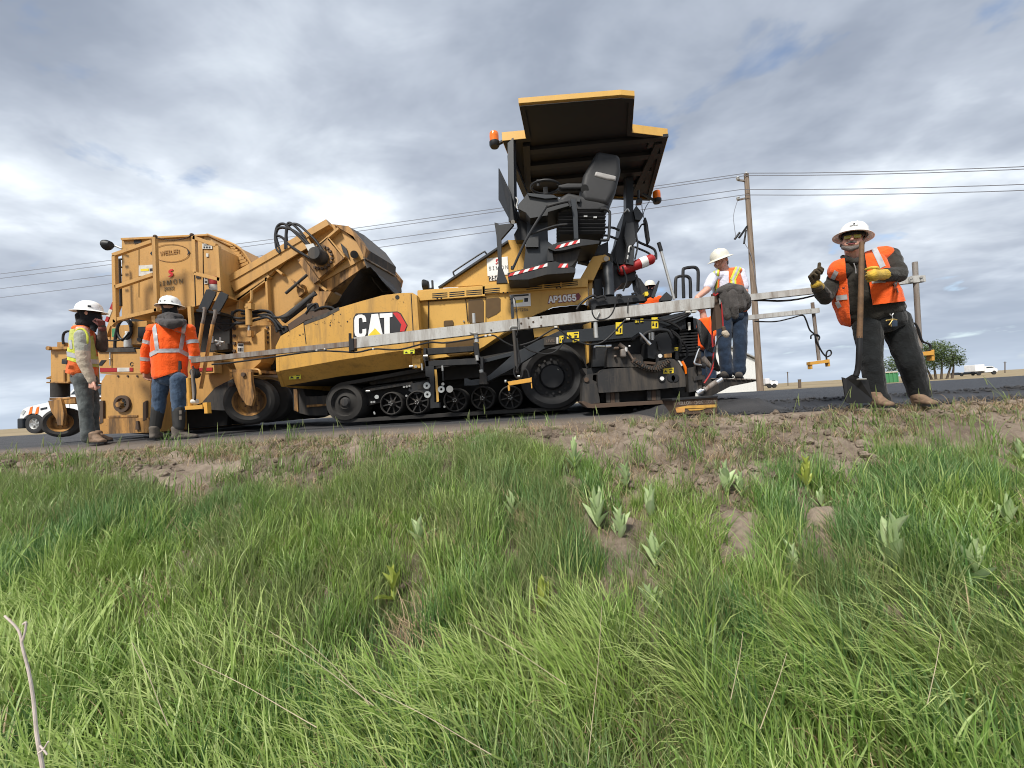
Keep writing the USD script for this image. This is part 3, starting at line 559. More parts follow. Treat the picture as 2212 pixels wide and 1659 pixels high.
for cx, cy, r in ((1090, 1090, 1.5), (1060, 1130, 1.3), (1180, 1060, 1.9), (1290, 1030, 2.2), (1370, 1010, 2.2), (1440, 1040, 2.0), (1490, 1085, 1.5), (1520, 1075, .9), (1400, 1090, 1.8), (1310, 1110, 1.6), (1150, 1130, 1.6), (1240, 1100, 1.7), (1380, 975, .9)):
    bl.append((pt('E', cx, cy, Yt), (r, r * 1.1, r * .72)))
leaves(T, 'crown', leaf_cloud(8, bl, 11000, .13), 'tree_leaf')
# green skip, trucks far off
p, q = pt('E', 985, 1165, 60.), pt('E', 1108, 1222, 60.)
T = thing('green_skip', 'green metal container between the legs of the shoveller', 'skip', ((p[0] + q[0]) / 2, 60, -.6))
part(T, 'container', prism([(p[0], -.6), (q[0], -.6), (q[0], p[2] - .1), (p[0], p[2])], 60, 62.2), 'green_metal', False)
for k in range(5):
    x = p[0] + (q[0] - p[0]) * (k + .1) / 4.2; part(T, 'rib', box((x, 59.9, -.6), (x + .14, 59.999, p[2] - .12)), 'green_metal')
part(T, 'rim', box((p[0] - .05, 59.88, p[2] - .1), (q[0] + .05, 62.25, p[2] + .05)), 'cream')
def far_truck(name, label, c, xa, xb, ytop, Y, cabfrac, boxy):
    p, q = pt(c, xa, ytop, Y), pt(c, xb, ytop, Y); L = q[0] - p[0]; z0 = -.62; zt = p[2]; xc = p[0] + L * (1 - cabfrac)
    T = thing(name, label, 'truck', ((p[0] + q[0]) / 2, Y, z0))
    part(T, 'cargo_body', rbox((p[0], Y, z0 + .9), (xc - .12, Y + 2.3, zt), .06), 'truck_white' if boxy else 'truck_far')
    part(T, 'cab', prism([(xc, z0 + .6), (q[0], z0 + .6), (q[0], z0 + 1.25), (q[0] - .15 * cabfrac * L, z0 + 1.4), (q[0] - .4 * cabfrac * L, zt - .5), (xc, zt - .45)], Y + .1, Y + 2.1), 'truck_white')
    part(T, 'cab_window', prism([(xc + .3, z0 + 1.5), (q[0] - .28 * cabfrac * L, z0 + 1.5), (q[0] - .45 * cabfrac * L, zt - .62), (xc + .3, zt - .6)], Y + .07, Y + .0999), 'dark_glass')
    for x in (p[0] + .8, q[0] - .7): part(T, 'wheel', lathe([(0, -.15), (.38, -.15), (.45, -.08), (.45, .1), (.38, .16), (0, .16)], (x, Y + .2, z0 + .45), 'y', 20), 'rubber')
    part(T, 'chassis', box((p[0], Y + .4, z0 + .5), (q[0], Y + 2, z0 + .62)), 'hose')
far_truck('service_truck', 'white service truck far along the road behind the fresh mat', 'E', 1640, 1795, 1112, 92., .55, True)
far_truck('parked_van', 'small white van far off beside the utility pole', 'E', 198, 284, 1205, 82., .6, False)
p = pt('E', 1588, 1170, 95.)
T = thing('dark_car', 'small dark car far off left of the white service truck', 'car', (p[0], 95, -.6))
part(T, 'body', prism([(p[0] - 2, -.3), (p[0] + 2, -.3), (p[0] + 2, .25), (p[0] + 1.1, .35), (p[0] + .6, p[2] + .05), (p[0] - 1.0, p[2] + .05), (p[0] - 1.9, .3)], 95, 96.7), 'charcoal')
for x in (-1.2, 1.2): part(T, 'wheel', lathe([(0, -.1), (.3, -.1), (.3, .1), (0, .1)], (p[0] + x, 95.05, -.3), 'y', 16), 'rubber')
for nm, lab, c, x, ya, yb2, Y in (('far_post', 'thin far-off post left of the raised sensor', 'E', 351, 1160, 1222, 120.), ('far_post', 'short dark fence post at the edge of the dry field', 'E', 433, 1215, 1252, 60.), ('far_post', 'thin far-off post right of the white service truck', 'E', 1846, 1090, 1168, 120.)):
    a, b2 = pt(c, x, ya, Y), pt(c, x, yb2, Y); b2[2] = -.7; w = .1 if Y < 100 else .12
    single(nm, [cyl(b2, a, w * (2 if Y < 100 else 1), n=8), bar(a + [-.5, 0, -.2], a + [.5, 0, -.2], .07) if Y > 100 else cyl(a, a + [0, 0, .08], .22, n=8)], 'bark', lab, 'post')
# pickup on the road behind the machine, nose to the left
YK = 14.0
def K(x, y): q = pt('S', x, y, YK); return (q[0], q[2])
gz = float(prof(YK)) ; gz = min(pt('S', 72, 937, YK)[2], .06)
base = pt('S', 200, 925, YK); base[2] = gz
T = thing('pickup_truck', 'white pickup with orange stripes parked behind the transfer vehicle', 'pickup', base)
prof_ = [(44, 922), (42, 905), (45, 893), (50, 884), (60, 879), (104, 869), (142, 857), (146, 853), (168, 831), (176, 828), (232, 822), (244, 824), (256, 852), (372, 845), (374, 905), (60, 926)]
def arch(cx, cy, r): return Polygon([(cx + r * cos(a), cy + r * sin(a)) for a in np.linspace(0, 2 * pi, 30)])
body = Polygon(prof_).difference(arch(72, 919, 26)).difference(arch(305, 905, 26))
body = body if body.geom_type == 'Polygon' else max(body.geoms, key=lambda g: g.area)
part(T, 'body', prism([K(*q) for q in body.exterior.coords], YK, YK + 1.9), 'truck_white')
part(T, 'side_window', prism([K(*q) for q in [(153, 852), (171, 834), (203, 831), (203, 850)]], YK - .012, YK - .001), 'dark_glass')
part(T, 'side_window', prism([K(*q) for q in [(207, 850), (207, 831), (236, 829), (246, 848)]], YK - .012, YK - .001), 'dark_glass')
part(T, 'bumper', rbox(np.array([K(40, 925)[0], YK - .05, K(40, 926)[1]]), np.array([K(52, 925)[0], YK + 1.95, K(40, 904)[1]]), .04), 'charcoal')
part(T, 'headlight', prism([K(*q) for q in [(45, 893), (52, 885), (56, 888), (50, 897)]], YK - .015, YK + .2), 'clear_plastic')
for xa in (62, 76): part(T, 'stripe', prism([K(*q) for q in [(xa, 896 - (xa - 62) * .05), (xa + 4, 880), (xa + 9, 878), (xa + 7, 893)]], YK - .012, YK - .001), 'amber', label='orange stripe on the wing')
part(T, 'stripe', prism([K(*q) for q in [(99, 917), (99, 908), (278, 896), (278, 905)]], YK - .012, YK - .001), 'amber', label='orange stripe along the sill')
part(T, 'badge', prism([K(*q) for q in [(88, 882), (102, 879), (102, 883), (88, 886)]], YK - .012, YK - .001), 'charcoal')
part(T, 'door_seam', [bar((K(150, 855)[0], YK - .004, K(150, 855)[1]), (K(152, 905)[0], YK - .004, K(152, 905)[1]), .01), bar((K(205, 850)[0], YK - .004, K(205, 850)[1]), (K(206, 900)[0], YK - .004, K(206, 900)[1]), .01)], 'charcoal')
part(T, 'door_handle', rbox((K(192, 0)[0], YK - .04, K(0, 866)[1] + .0), (K(202, 0)[0], YK, K(0, 866)[1] + .05), .012), 'charcoal')
for cx, cy in ((72, 917), (305, 903)):
    q = pt('S', cx, cy, YK)
    for yy in (YK + .02, YK + 1.65):
        w = part(T, 'wheel', lathe([(.21, 0), (.30, -.02), (.37, 0), (.385, .06), (.385, .18), (.36, .24), (.2, .24)], (q[0], yy, gz + .385), 'y', 36), 'rubber')
        part(w, 'rim', [lathe([(0, .03), (.06, .01), (.08, .05), (.17, .06), (.21, .0), (.215, .1), (0, .12)], (q[0], yy, gz + .385), 'y', 30)] + [obox((q[0] + .12 * cos(a), yy + .035, gz + .385 + .12 * sin(a)), (.10, .03, .035), rot=(0, -a, 0)) for a in np.arange(6) * pi / 3], 'zinc')
# ------------------------------------------------------------------ material transfer vehicle
YM = 5.45                                            # its near side
T = MT = thing('transfer_vehicle', 'big tan yellow material transfer vehicle feeding the paver hopper', 'transfer vehicle', pt('A', 1000, 1480, 6.5) * [1, 1, 0])
YD = 'transfer_yellow'
def S(name, c, pts, Y0, Y1, m=YD, parent=None, **k): return part(parent or MT, name, slab(c, pts, Y0, Y1), m, k.pop('smooth', False), **k)
def line(c, P, Y, r): return tube([pt(c, *q[:2], q[2] if len(q) > 2 else Y) for q in P], r, 8, 6)
# engine house
hb = S('engine_house', 'A', [(838, 160), (1425, 133), (1500, 215), (1515, 520), (1560, 560), (1330, 625), (1070, 650), (838, 690)], 5.62, 7.9)
S('roof_edge', 'A', [(830, 152), (1422, 124), (1428, 135), (832, 166)], 5.58, 7.95, YD, hb)
part(hb, 'panel_seam', [line('A', [(1328, 140), (1345, 625)], 5.615, .006), line('A', [(1395, 135), (1400, 600)], 5.615, .005), line('A', [(955, 160), (955, 560)], 5.615, .003)], 'dark_inside')
# sloped louvred hood behind
lv = [pt('A', 1425, 128, 6.0), pt('A', 1640, 215, 6.4), pt('A', 1745, 360, 6.6), pt('A', 1640, 432, 6.3), pt('A', 1500, 215, 5.9)]
S('hood', 'A', [(1420, 126), (1640, 215), (1748, 362), (1640, 436), (1620, 440), (1500, 212)], 6.05, 7.7)
for k in range(9):
    f = (k + .5) / 9.5; a0, a1 = np.array([1440 + 195 * f, 140 + 290 * f]) if False else np.array([1452 + 178 * f, 160 + 255 * f]), np.array([1470 + 275 * f, 152 + 212 * f])
    a, b_ = pt('A', 1450 + (1640 - 1450) * f, 150 + (430 - 150) * f, 6.035), pt('A', 1600 + (1740 - 1600) * f, 200 + (355 - 200) * f, 6.035)
    part(MT, 'louvre', bar(a, b_, .03, .045), YD)
part(MT, 'hood_edge', [line('A', [(1500, 215), (1640, 434)], 6.03, .022), line('A', [(1425, 128), (1640, 216), (1746, 360)], 6.03, .02)], YD)
# guard frame of tubes in front of the house
YG = 5.3
for P in ([(782, 272), (1050, 178)], [(790, 275), (800, 735)], [(800, 492), (1060, 404)], [(1065, 150), (1082, 660)], [(815, 712), (1085, 648)], [(1338, 142), (1347, 395)], [(1335, 150), (1490, 205)], [(1345, 398), (1518, 440)], [(1500, 210), (1518, 520)], [(1310, 625), (1318, 760)], [(770, 755), (800, 720)]):
    a, b_ = pt('A', *P[0], YG), pt('A', *P[1], YG); part(MT, 'guard_rail', bar(a, b_, .05, .05), YD)
part(MT, 'side_ladder', [bar(pt('A', 815, 300 + k * 55, 5.55), pt('A', 838, 297 + k * 55, 5.55), .02) for k in range(4)] + [bar(pt('A', 818, 300, 5.5), pt('A', 830, 620, 5.5), .03)], 'machine_black')
ch = spline([pt('A', 1068, 148, YG), pt('A', 1130, 162, YG), pt('A', 1200, 166, YG), pt('A', 1270, 155, YG), pt('A', 1322, 134, YG)], 9)
part(MT, 'chain', [lathe([(.008, -.004), (.012, 0), (.008, .004), (.004, 0), (.008, -.004)], q, 'z' if i % 2 else 'y', 8) for i, q in enumerate(ch)] + [tube(ch, .007, 6, 0)], 'rusty')
part(MT, 'knob', [trimesh.creation.icosphere(2, .028).apply_translation(pt('A', *q, YG)) for q in ((1068, 143), (1320, 132))], 'rusty')
lp = pt('A', 742, 200, 5.5)
wl = part(MT, 'work_light', lathe([(0, .06), (.05, .05), (.075, .0), (.078, -.04), (.06, -.045), (0, -.03)], lp, 'x', 20), 'hose')
part(wl, 'arm', [line('A', [(762, 198), (800, 210), (838, 226)], 5.55, .014)], 'zinc')
# decals on the house
YT = 5.612
def ellipse_ring(c, cx, cy, rx, ry, Y, th, r):
    return tube([pt(c, cx + rx * cos(a), cy + ry * sin(a), Y) for a in np.linspace(0, 2 * pi, 40)], r, 4, 0)
dc = part(MT, 'maker_badge', [text('WEILER', 'A', 1098, 272, YT, 30, .003, True, slope=.03, width=155), ellipse_ring('A', 1178, 255, 125, 60, YT, 1, .004)], 'grimy_yellow', False)
part(MT, 'maker_badge', [slab('A', [(1285, 228), (1308, 250), (1288, 272), (1294, 250)], YT, YT - .004), slab('A', [(1058, 232), (1032, 258), (1050, 278), (1046, 256)], YT, YT - .004)], 'black_print', False)
part(MT, 'company_name', text('S I M O N', 'A', 1085, 484, YT, 34, .003, False, slope=.04, width=192), 'grey_print', False)
part(MT, 'fleet_number', text('290105', 'A', 1128, 515, YT, 24, .003, True, slope=.04, width=78), 'grey_print', False)
part(MT, 'company_logo', [slab('A', [(1160, 378), (1172, 368), (1190, 366), (1190, 376), (1172, 382), (1190, 392), (1180, 398), (1158, 390)], YT, YT - .004), slab('A', [(1192, 396), (1190, 410), (1175, 420), (1156, 420), (1168, 410), (1176, 404), (1164, 396), (1176, 388)], YT - .0045, YT - .008)], 'red_print', False)
sg = part(MT, 'dealer_plate', slab('A', [(957, 342), (1058, 336), (1058, 412), (957, 414)], YT, YT - .006), 'white_dirty', False)
part(sg, 'plate_print', slab('A', [(968, 366), (1024, 362), (1024, 378), (968, 381)], YT - .0065, YT - .009), 'yellow_print', False)
part(sg, 'plate_print', slab('A', [(1030, 362), (1052, 360), (1052, 380), (1030, 381)], YT - .0065, YT - .009), 'black_print', False)
def decal(c, x0, y0, x1, y1, Y, m='white_dirty', marks=3, parent=None, mm='black_print'):
    d = part(parent or MT, 'warning_label', slab(c, [(x0, y0), (x1, y0), (x1, y1), (x0, y1)], Y, Y - .004), m, False)
    w, h = x1 - x0, y1 - y0
    if marks: part(d, 'label_print', [slab(c, [(x0 + w * (.1 + .8 * i / marks), y0 + h * .5), (x0 + w * (.1 + .8 * (i + .65) / marks), y0 + h * .5), (x0 + w * (.1 + .8 * (i + .65) / marks), y0 + h * .85), (x0 + w * (.1 + .8 * i / marks), y0 + h * .85)], Y - .0045, Y - .007) for i in range(marks)] + [slab(c, [(x0 + w * .1, y0 + h * .12), (x0 + w * .9, y0 + h * .12), (x0 + w * .9, y0 + h * .3), (x0 + w * .1, y0 + h * .3)], Y - .0045, Y - .007)], mm, False)
    return d
decal('A', 1393, 192, 1460, 228, YT); decal('A', 1406, 422, 1428, 468, YT); decal('A', 1350, 402, 1380, 430, YT, 'black_print', 0); decal('A', 1418, 258, 1434, 282, YT, 'white_dirty', 0); decal('A', 922, 168, 972, 190, YT, 'black_print', 0)
# dark machinery bay under the house
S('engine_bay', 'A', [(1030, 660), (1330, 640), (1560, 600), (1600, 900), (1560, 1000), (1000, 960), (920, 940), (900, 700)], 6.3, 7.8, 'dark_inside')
S('bay_post', 'A', [(1040, 690), (1065, 686), (1070, 760), (1045, 760)], 5.6, 5.75)
S('bay_panel', 'A', [(905, 728), (1010, 722), (1010, 880), (905, 885)], 5.5, 5.9)
S('control_box', 'A', [(768, 756), (900, 748), (905, 900), (760, 905)], 5.7, 6.4)
cb = S('control_screen', 'A', [(948, 764), (1000, 762), (1000, 830), (948, 832)], 5.47, 5.499, 'machine_black'); part(cb, 'gauge', lathe([(0, -.012), (.035, -.012), (.035, .0), (0, 0)], pt('A', 962, 850, 5.49), 'y', 16), 'black_print')
part(MT, 'junction_box', slab('A', [(770, 775), (800, 772), (800, 830), (770, 832)], 5.68, 5.699), 'green_metal', False)
hc = pt('A', 852, 785, 5.5)
part(MT, 'hose_coil', [tube([pt('A', 852 + 48 * cos(a) + 3 * k, 785 + (72 - 3 * k) * sin(a), 5.48 - .012 * k) for a in np.linspace(0, 2 * pi, 26)], .017, 8, 0) for k in range(2)] + [line('A', [(905, 760), (890, 722), (855, 712), (820, 740), (798, 810), (790, 900), (802, 925)], 5.46, .019), line('A', [(730, 855), (790, 858), (850, 845), (890, 800)], 5.45, .012)], 'hose')
S('deck', 'A', [(670, 912), (920, 908), (930, 935), (670, 938)], 5.4, 6.5, 'dusty_black')
# longitudinal frame with reflective strip, auger housing
fr = S('frame_rail', 'A', [(672, 938), (918, 930), (922, 918), (990, 914), (1010, 1085), (690, 1085)], 5.42, 7.6)
part(fr, 'reflector_strip', slab('A', [(690, 1046), (808, 1046), (808, 1072), (690, 1074)], 5.418, 5.413), 'red_paint', False); part(fr, 'reflector_strip', slab('A', [(808, 1045), (892, 1044), (892, 1070), (808, 1072)], 5.418, 5.413), 'white_dirty', False); part(fr, 'reflector_strip', slab('A', [(892, 1044), (916, 1044), (916, 1070), (892, 1070)], 5.418, 5.413), 'red_paint', False)
part(fr, 'chevron_mark', slab('A', [(672, 1028), (700, 992), (732, 992), (700, 1030)], 5.418, 5.414), 'black_print', False)
part(fr, 'mark', text('C', 'A', 893, 1034, 5.418, 28, .003, True), 'black_print', False)
part(fr, 'lever_rod', [line('A', [(757, 940), (757, 1030)], 5.40, .010), lathe([(0, -.015), (.012, -.01), (.016, 0), (.012, .01), (0, .015)], pt('A', 757, 985, 5.4), 'z', 10)], 'zinc')
hg = S('auger_housing', 'A', [(698, 1140), (730, 1090), (1035, 1090), (1035, 1490), (690, 1490)], 5.40, 7.7)
rc = pt('A', 850, 1292, 5.4); rr = px('A', 62, 5.4)
hub = part(hg, 'bearing_hub', lathe([(rr * .62, .0), (rr * .66, -.035), (rr, -.035), (rr * 1.0, 0.01), (rr * .6, .01)], rc, 'y', 40), 'rusty')
part(hub, 'shaft_end', lathe([(0, -.06), (rr * .32, -.06), (rr * .36, -.02), (rr * .36, .01), (0, .01)], rc + [-.02, 0, -.01], 'y', 24), 'grimy_yellow')
part(hub, 'hub_spoke', [obox(rc + np.array([.8 * rr * .62 * cos(a), -.012, .8 * rr * .62 * sin(a)]), (rr * .5, .02, .022), rot=(0, -a, 0)) for a in (0.1, .7, -.6, 1.3)], 'dark_inside')
part(hg, 'bolt', [m for k in range(3) for m in bolts([pt('A', 815 + k * 66, 1102, 5.4)], .015, .012)], 'rusty')
part(hg, 'skid_plate', [slab('A', [(690, 1396), (1035, 1388), (1035, 1490), (690, 1500)], 5.398, 5.375), slab('A', [(745, 1374), (950, 1370), (948, 1382), (745, 1388)], 5.397, 5.388)], 'grimy_yellow', False)
part(hg, 'wear_bracket', [slab('A', [(698, 1270), (722, 1270), (722, 1420), (698, 1430)], 5.397, 5.37), slab('A', [(995, 1285), (1018, 1270), (1018, 1400), (995, 1410)], 5.397, 5.37), slab('A', [(945, 1410), (958, 1410), (966, 1470), (940, 1470)], 5.372, 5.35)], 'rusty', False)
S('auger_floor', 'A', [(690, 1490), (1035, 1490), (1035, 1505), (690, 1480)], 5.42, 7.7, 'rusty')
# front caster: post and steel wheel
pm = S('caster_frame', 'A', [(350, 905), (470, 905), (480, 1150), (350, 1150)], 5.35, 5.75)
part(pm, 'top_plate', [slab('A', [(318, 900), (500, 898), (500, 916), (318, 920)], 5.3, 5.8), lathe([(0, -.01), (.03, -.01), (.03, .02), (0, .02)], pt('A', 332, 910, 5.28), 'y', 12)], 'grimy_yellow', False)
part(pm, 'lifting_eye', [slab('A', [(393, 868), (436, 868), (440, 900), (393, 900)], 5.5, 5.56)], 'grimy_yellow', False)
part(pm, 'lower_flange', [slab('A', [(318, 1112), (352, 1100), (352, 1118), (318, 1122)], 5.35, 5.7), slab('A', [(318, 1142), (470, 1140), (470, 1150), (318, 1150)], 5.32, 5.78), slab('A', [(435, 1060), (445, 1060), (445, 1140), (435, 1140)], 5.33, 5.35)], 'grimy_yellow', False)
part(pm, 'dent_bracket', [slab('A', [(425, 985), (470, 975), (476, 1020), (425, 1018)], 5.3, 5.34)], 'rusty', False)
c0, c1 = pt('A', 415, 1150, 5.55), pt('A', 415, 1245, 5.55)
part(MT, 'caster_post', cyl(c1, c0 + [0, 0, .05], px('A', 50, 5.55), n=28), 'dusty_rubber')
ff = part(MT, 'caster_fork', [slab('A', [(340, 1250), (480, 1246), (480, 1262), (340, 1268)], 5.3, 5.8), slab('A', [(330, 1272), (420, 1262), (440, 1360), (430, 1440), (395, 1440), (385, 1395), (352, 1345)], 5.27, 5.31), slab('A', [(418, 1262), (515, 1255), (518, 1290), (430, 1295)], 5.3, 5.5)], 'grimy_yellow', False)
wc = pt('A', 438, 1420, 5.42); wr = px('A', 108, 5.42)
def steel_wheel(parent, c, r, w, name='wheel', tm_='dusty_rubber', rm='grimy_yellow', rimfrac=.63, turn=0.):
    ct, st = cos(turn), sin(turn)
    def rt(v): return np.array([ct * v[0] - st * v[1], st * v[0] + ct * v[1], v[2]])
    t = part(parent, name, lathe([(r * rimfrac, -w * .5), (r * .80, -w * .56), (r * .93, -w * .48), (r, -w * .25), (r, w * .25), (r * .93, w * .48), (r * .8, w * .56), (r * rimfrac, w * .5)], c, 'y', 48, turn), tm_)
    part(t, 'rim', lathe([(0, -w * .30), (r * .16, -w * .32), (r * .2, -w * .20), (r * .45, -w * .16), (r * .56, -w * .40), (r * rimfrac, -w * .52), (r * rimfrac * 1.02, -w * .45), (r * rimfrac, w * .5), (0, w * .4)], c, 'y', 48, turn), rm)
    part(t, 'hub', [lathe([(0, -w * .5), (r * .10, -w * .5), (r * .17, -w * .38), (r * .18, -w * .2), (0, -w * .2)], c, 'y', 24, turn)] + [cyl(c + rt([r * .3 * cos(a), -w * .17, r * .3 * sin(a)]), c + rt([r * .3 * cos(a), -w * .24, r * .3 * sin(a)]), r * .03, n=6) for a in np.arange(8) * pi / 4], 'rusty')
    return t
steel_wheel(MT, wc, wr, .22, turn=radians(36))
# red white guard bar rising behind the man, box beam
gb = part(MT, 'striped_bar', bar(pt('A', 745, 730, 5.9), pt('A', 835, 500, 5.9), .07, .05), 'red_paint')
for k in range(2):
    f0, f1 = .15 + k * .42, .36 + k * .42; a, b_ = pt('A', 745 + 90 * f0, 730 - 230 * f0, 5.893), pt('A', 745 + 90 * f1, 730 - 230 * f1, 5.893); part(gb, 'white_band', bar(a, b_, .072, .056), 'white_dirty')
part(MT, 'bracing', [bar(pt('A', 735, 830, 5.85), pt('A', 845, 540, 5.85), .06, .05), slab('A', [(690, 840), (760, 760), (775, 760), (760, 905), (690, 905)], 5.9, 6.1)], YD, False)
# belly behind the people, tow brackets
S('belly_plate', 'A', [(1010, 920), (1480, 940), (1610, 1090), (1590, 1150), (1480, 1230), (1380, 1290), (1250, 1330), (1010, 1330)], 5.75, 7.6)
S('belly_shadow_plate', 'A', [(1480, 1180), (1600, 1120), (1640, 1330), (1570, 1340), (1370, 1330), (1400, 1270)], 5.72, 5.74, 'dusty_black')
S('frame_plate', 'A', [(1340, 950), (1465, 942), (1475, 1080), (1350, 1088)], 5.55, 5.7)
part(MT, 'reflector_strip', slab('A', [(1350, 1048), (1462, 1042), (1462, 1066), (1352, 1070)], 5.546, 5.54), 'red_paint', False)
S('cross_beam', 'A', [(1440, 1288), (1570, 1285), (1570, 1325), (1440, 1328)], 5.8, 7.5)
S('lower_panel', 'A', [(1035, 1340), (1180, 1340), (1200, 1430), (1035, 1440)], 5.9, 6.0, 'rusty')
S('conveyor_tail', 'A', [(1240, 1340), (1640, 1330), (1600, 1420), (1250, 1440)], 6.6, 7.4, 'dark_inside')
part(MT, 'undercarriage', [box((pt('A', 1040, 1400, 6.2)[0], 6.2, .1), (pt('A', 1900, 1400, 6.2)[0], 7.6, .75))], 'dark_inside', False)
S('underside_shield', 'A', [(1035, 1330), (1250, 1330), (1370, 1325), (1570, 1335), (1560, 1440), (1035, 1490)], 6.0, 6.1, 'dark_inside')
# shovel rack, fire extinguisher holder shelf
S('shovel_rack', 'G', [(185, 425), (430, 455), (425, 478), (185, 452)], 5.35, 5.6, 'machine_black')
S('rack_bay', 'G', [(150, 460), (520, 480), (520, 800), (300, 880), (205, 870)], 5.9, 6.0, 'dark_inside')
S('valve_block', 'G', [(330, 780), (500, 770), (505, 830), (330, 845)], 5.6, 5.8, 'dusty_black')
part(MT, 'hydraulic_fitting', [line('G', [(380, 745), (420, 755), (465, 760)], 5.5, .018), line('G', [(425, 710), (425, 800)], 5.5, .013), cyl(pt('G', 395, 785, 5.5), pt('G', 430, 770, 5.5), .024), line('G', [(345, 700), (350, 765)], 5.55, .02)], 'zinc')
S('step_bracket', 'G', [(230, 870), (355, 865), (355, 905), (230, 910)], 5.5, 5.6)
# rear wheel mount
S('mount_post', 'G', [(545, 600), (600, 590), (870, 590), (935, 585), (940, 830), (870, 860), (830, 960), (740, 1040), (590, 1040), (560, 960)], 5.62, 6.1)
part(MT, 'gusset', [slab('G', [(605, 700), (730, 712), (870, 625), (875, 860), (700, 870), (605, 870)], 5.55, 5.619)], YD, False)
for k in range(4):
    part(MT, 'bolt', bolts([pt('G', 572, 622 + k * 75, 5.62)], .026, .02) , 'rusty')
    part(MT, 'bolt', bolts([pt('G', 905, 612 + k * 50, 5.62)], .022, .02), 'rusty')
part(MT, 'pin_bar', [bar(pt('G', 575, 752, 5.53), pt('G', 722, 756, 5.53), .018)], 'grimy_yellow'); decal('G', 602, 768, 662, 866, 5.549)
S('dark_gap', 'G', [(925, 590), (985, 600), (1010, 1000), (940, 1040)], 5.9, 6.2, 'dark_inside')
# lift cylinder with rod
c0, c1 = pt('G', 716, 590, 5.5), pt('G', 710, 420, 5.5)
cy = part(MT, 'lift_cylinder', [cyl(c0, c1, px('G', 31, 5.5), n=24), cyl(c1, c1 + [0, 0, .03], px('G', 34, 5.5), n=24), slab('G', [(680, 370), (735, 365), (735, 425), (680, 425)], 5.46, 5.54)], YD)
part(cy, 'piston_rod', cyl(pt('G', 712, 690, 5.5), c0, .016), 'zinc'); part(cy, 'clevis', [slab('G', [(695, 640), (735, 640), (735, 700), (695, 700)], 5.47, 5.53)], 'grimy_yellow', False)
part(MT, 'bent_rod', line('G', [(742, 240), (742, 310), (735, 345), (712, 365)], 5.5, .02), YD)
# fork and tyre
fk = part(MT, 'wheel_fork', [slab('G', [(515, 1035), (740, 1030), (745, 1060), (520, 1068)], 5.3, 5.9), slab('G', [(550, 1062), (735, 1058), (740, 1160), (768, 1310), (740, 1400), (690, 1390), (620, 1290), (560, 1130)], 5.28, 5.33), slab('G', [(520, 1065), (555, 1060), (555, 1110), (520, 1110)], 5.3, 5.4)], 'grimy_yellow', False)
part(fk, 'stop_bracket', [line('G', [(745, 1040), (800, 1038), (825, 1060), (828, 1085)], 5.45, .022)], YD); part(fk, 'pin', bolts([pt('G', 668, 1085, 5.28), pt('G', 545, 1185, 5.3)], .03, .03, 10), 'rusty')
wc = pt('G', 748, 1350, 5.55); wr = px('G', 243, 5.55)
steel_wheel(MT, wc, wr, .3, turn=radians(24))
for k, dy in enumerate((.42,)): part(MT, 'inner_wheel', lathe([(.1, -.14), (wr * .9, -.16), (wr, -.08), (wr, .08), (wr * .9, .16), (.1, .14)], wc + np.array([-.05, dy, .0]), 'y', 40, radians(24)), 'dusty_rubber')
for dy in (1.75, ): part(MT, 'far_wheel', lathe([(.1, -.14), (wr * .9, -.16), (wr, -.08), (wr, .08), (wr * .9, .16), (.1, .14)], wc + np.array([.0, dy, .0]), 'y', 40), 'dusty_rubber')
# big discharge conveyor
YC = 5.95
cv = S('conveyor', 'B', [(-130, 665), (0, 602), (728, 145), (800, 165), (980, 330), (985, 400), (660, 580), (655, 640), (745, 640), (700, 700), (560, 800), (400, 930), (40, 1000), (-150, 1000)], YC, 7.55)
part(cv, 'top_flange', [bar(pt('B', -130, 650, YC - .06), pt('B', 735, 150, YC - .06), .14, .10), ], YD)
part(cv, 'flange_lip', [bar(pt('B', 30, 610, YC - .10), pt('B', 590, 270, YC - .10), .03, .18)], YD)
for a, b_ in (((285, 545), (300, 860)), ((85, 700), (75, 830)), ((290, 560), (80, 705)), ((350, 480), (400, 520)), ((735, 265), (850, 400)), ((640, 575), (720, 640)), ((805, 190), (640, 330))):
    part(cv, 'stiffener', bar(pt('B', *a, YC - .045), pt('B', *b_, YC - .045), .09, .035), YD)
part(cv, 'angle_brace', [bar(pt('B', 60, 705, YC - .05), pt('B', 300, 525, YC - .05), .08, .08), bar(pt('B', 300, 520, YC - .05), pt('B', 520, 300, YC - .05), .05, .05)], YD)
mp_ = part(cv, 'motor_plate', slab('B', [(738, 262), (856, 412), (650, 578), (522, 425), (600, 375)], YC - .01, YC - .09), 'grimy_yellow', False)
mc = pt('B', 676, 398, YC - .09); mr = px('B', 58, YC)
mo = part(cv, 'drive_motor', [lathe([(0, -.22), (mr * .75, -.22), (mr * .95, -.17), (mr, -.02), (0, 0)], mc, 'y', 28)], 'dusty_black')
part(mo, 'bolt', [cyl(mc + np.array([1.45 * mr * cos(a), 0, 1.45 * mr * sin(a)]), mc + np.array([1.45 * mr * cos(a), -.035, 1.45 * mr * sin(a)]), .022, n=6) for a in np.linspace(-2.2, 1.2, 11)], 'rusty')
part(mo, 'manifold', [slab('B', [(582, 320), (640, 310), (668, 360), (610, 375)], YC - .1, YC - .2)], 'zinc', False)
for P in ([(700, 370), (640, 280), (560, 200), (500, 155), (440, 160), (420, 215), (425, 330)], [(620, 350), (560, 270), (490, 210), (420, 180), (360, 185), (345, 250), (380, 355)], [(600, 330), (530, 260), (460, 195), (400, 150), (355, 170), (340, 240), (350, 330), (375, 365)], [(610, 410), (540, 370), (450, 310), (390, 250), (350, 235)], [(560, 250), (480, 165), (430, 150), (415, 260), (412, 335)]):
    part(cv, 'hose', line('B', P, YC - .12, .021), 'hose')
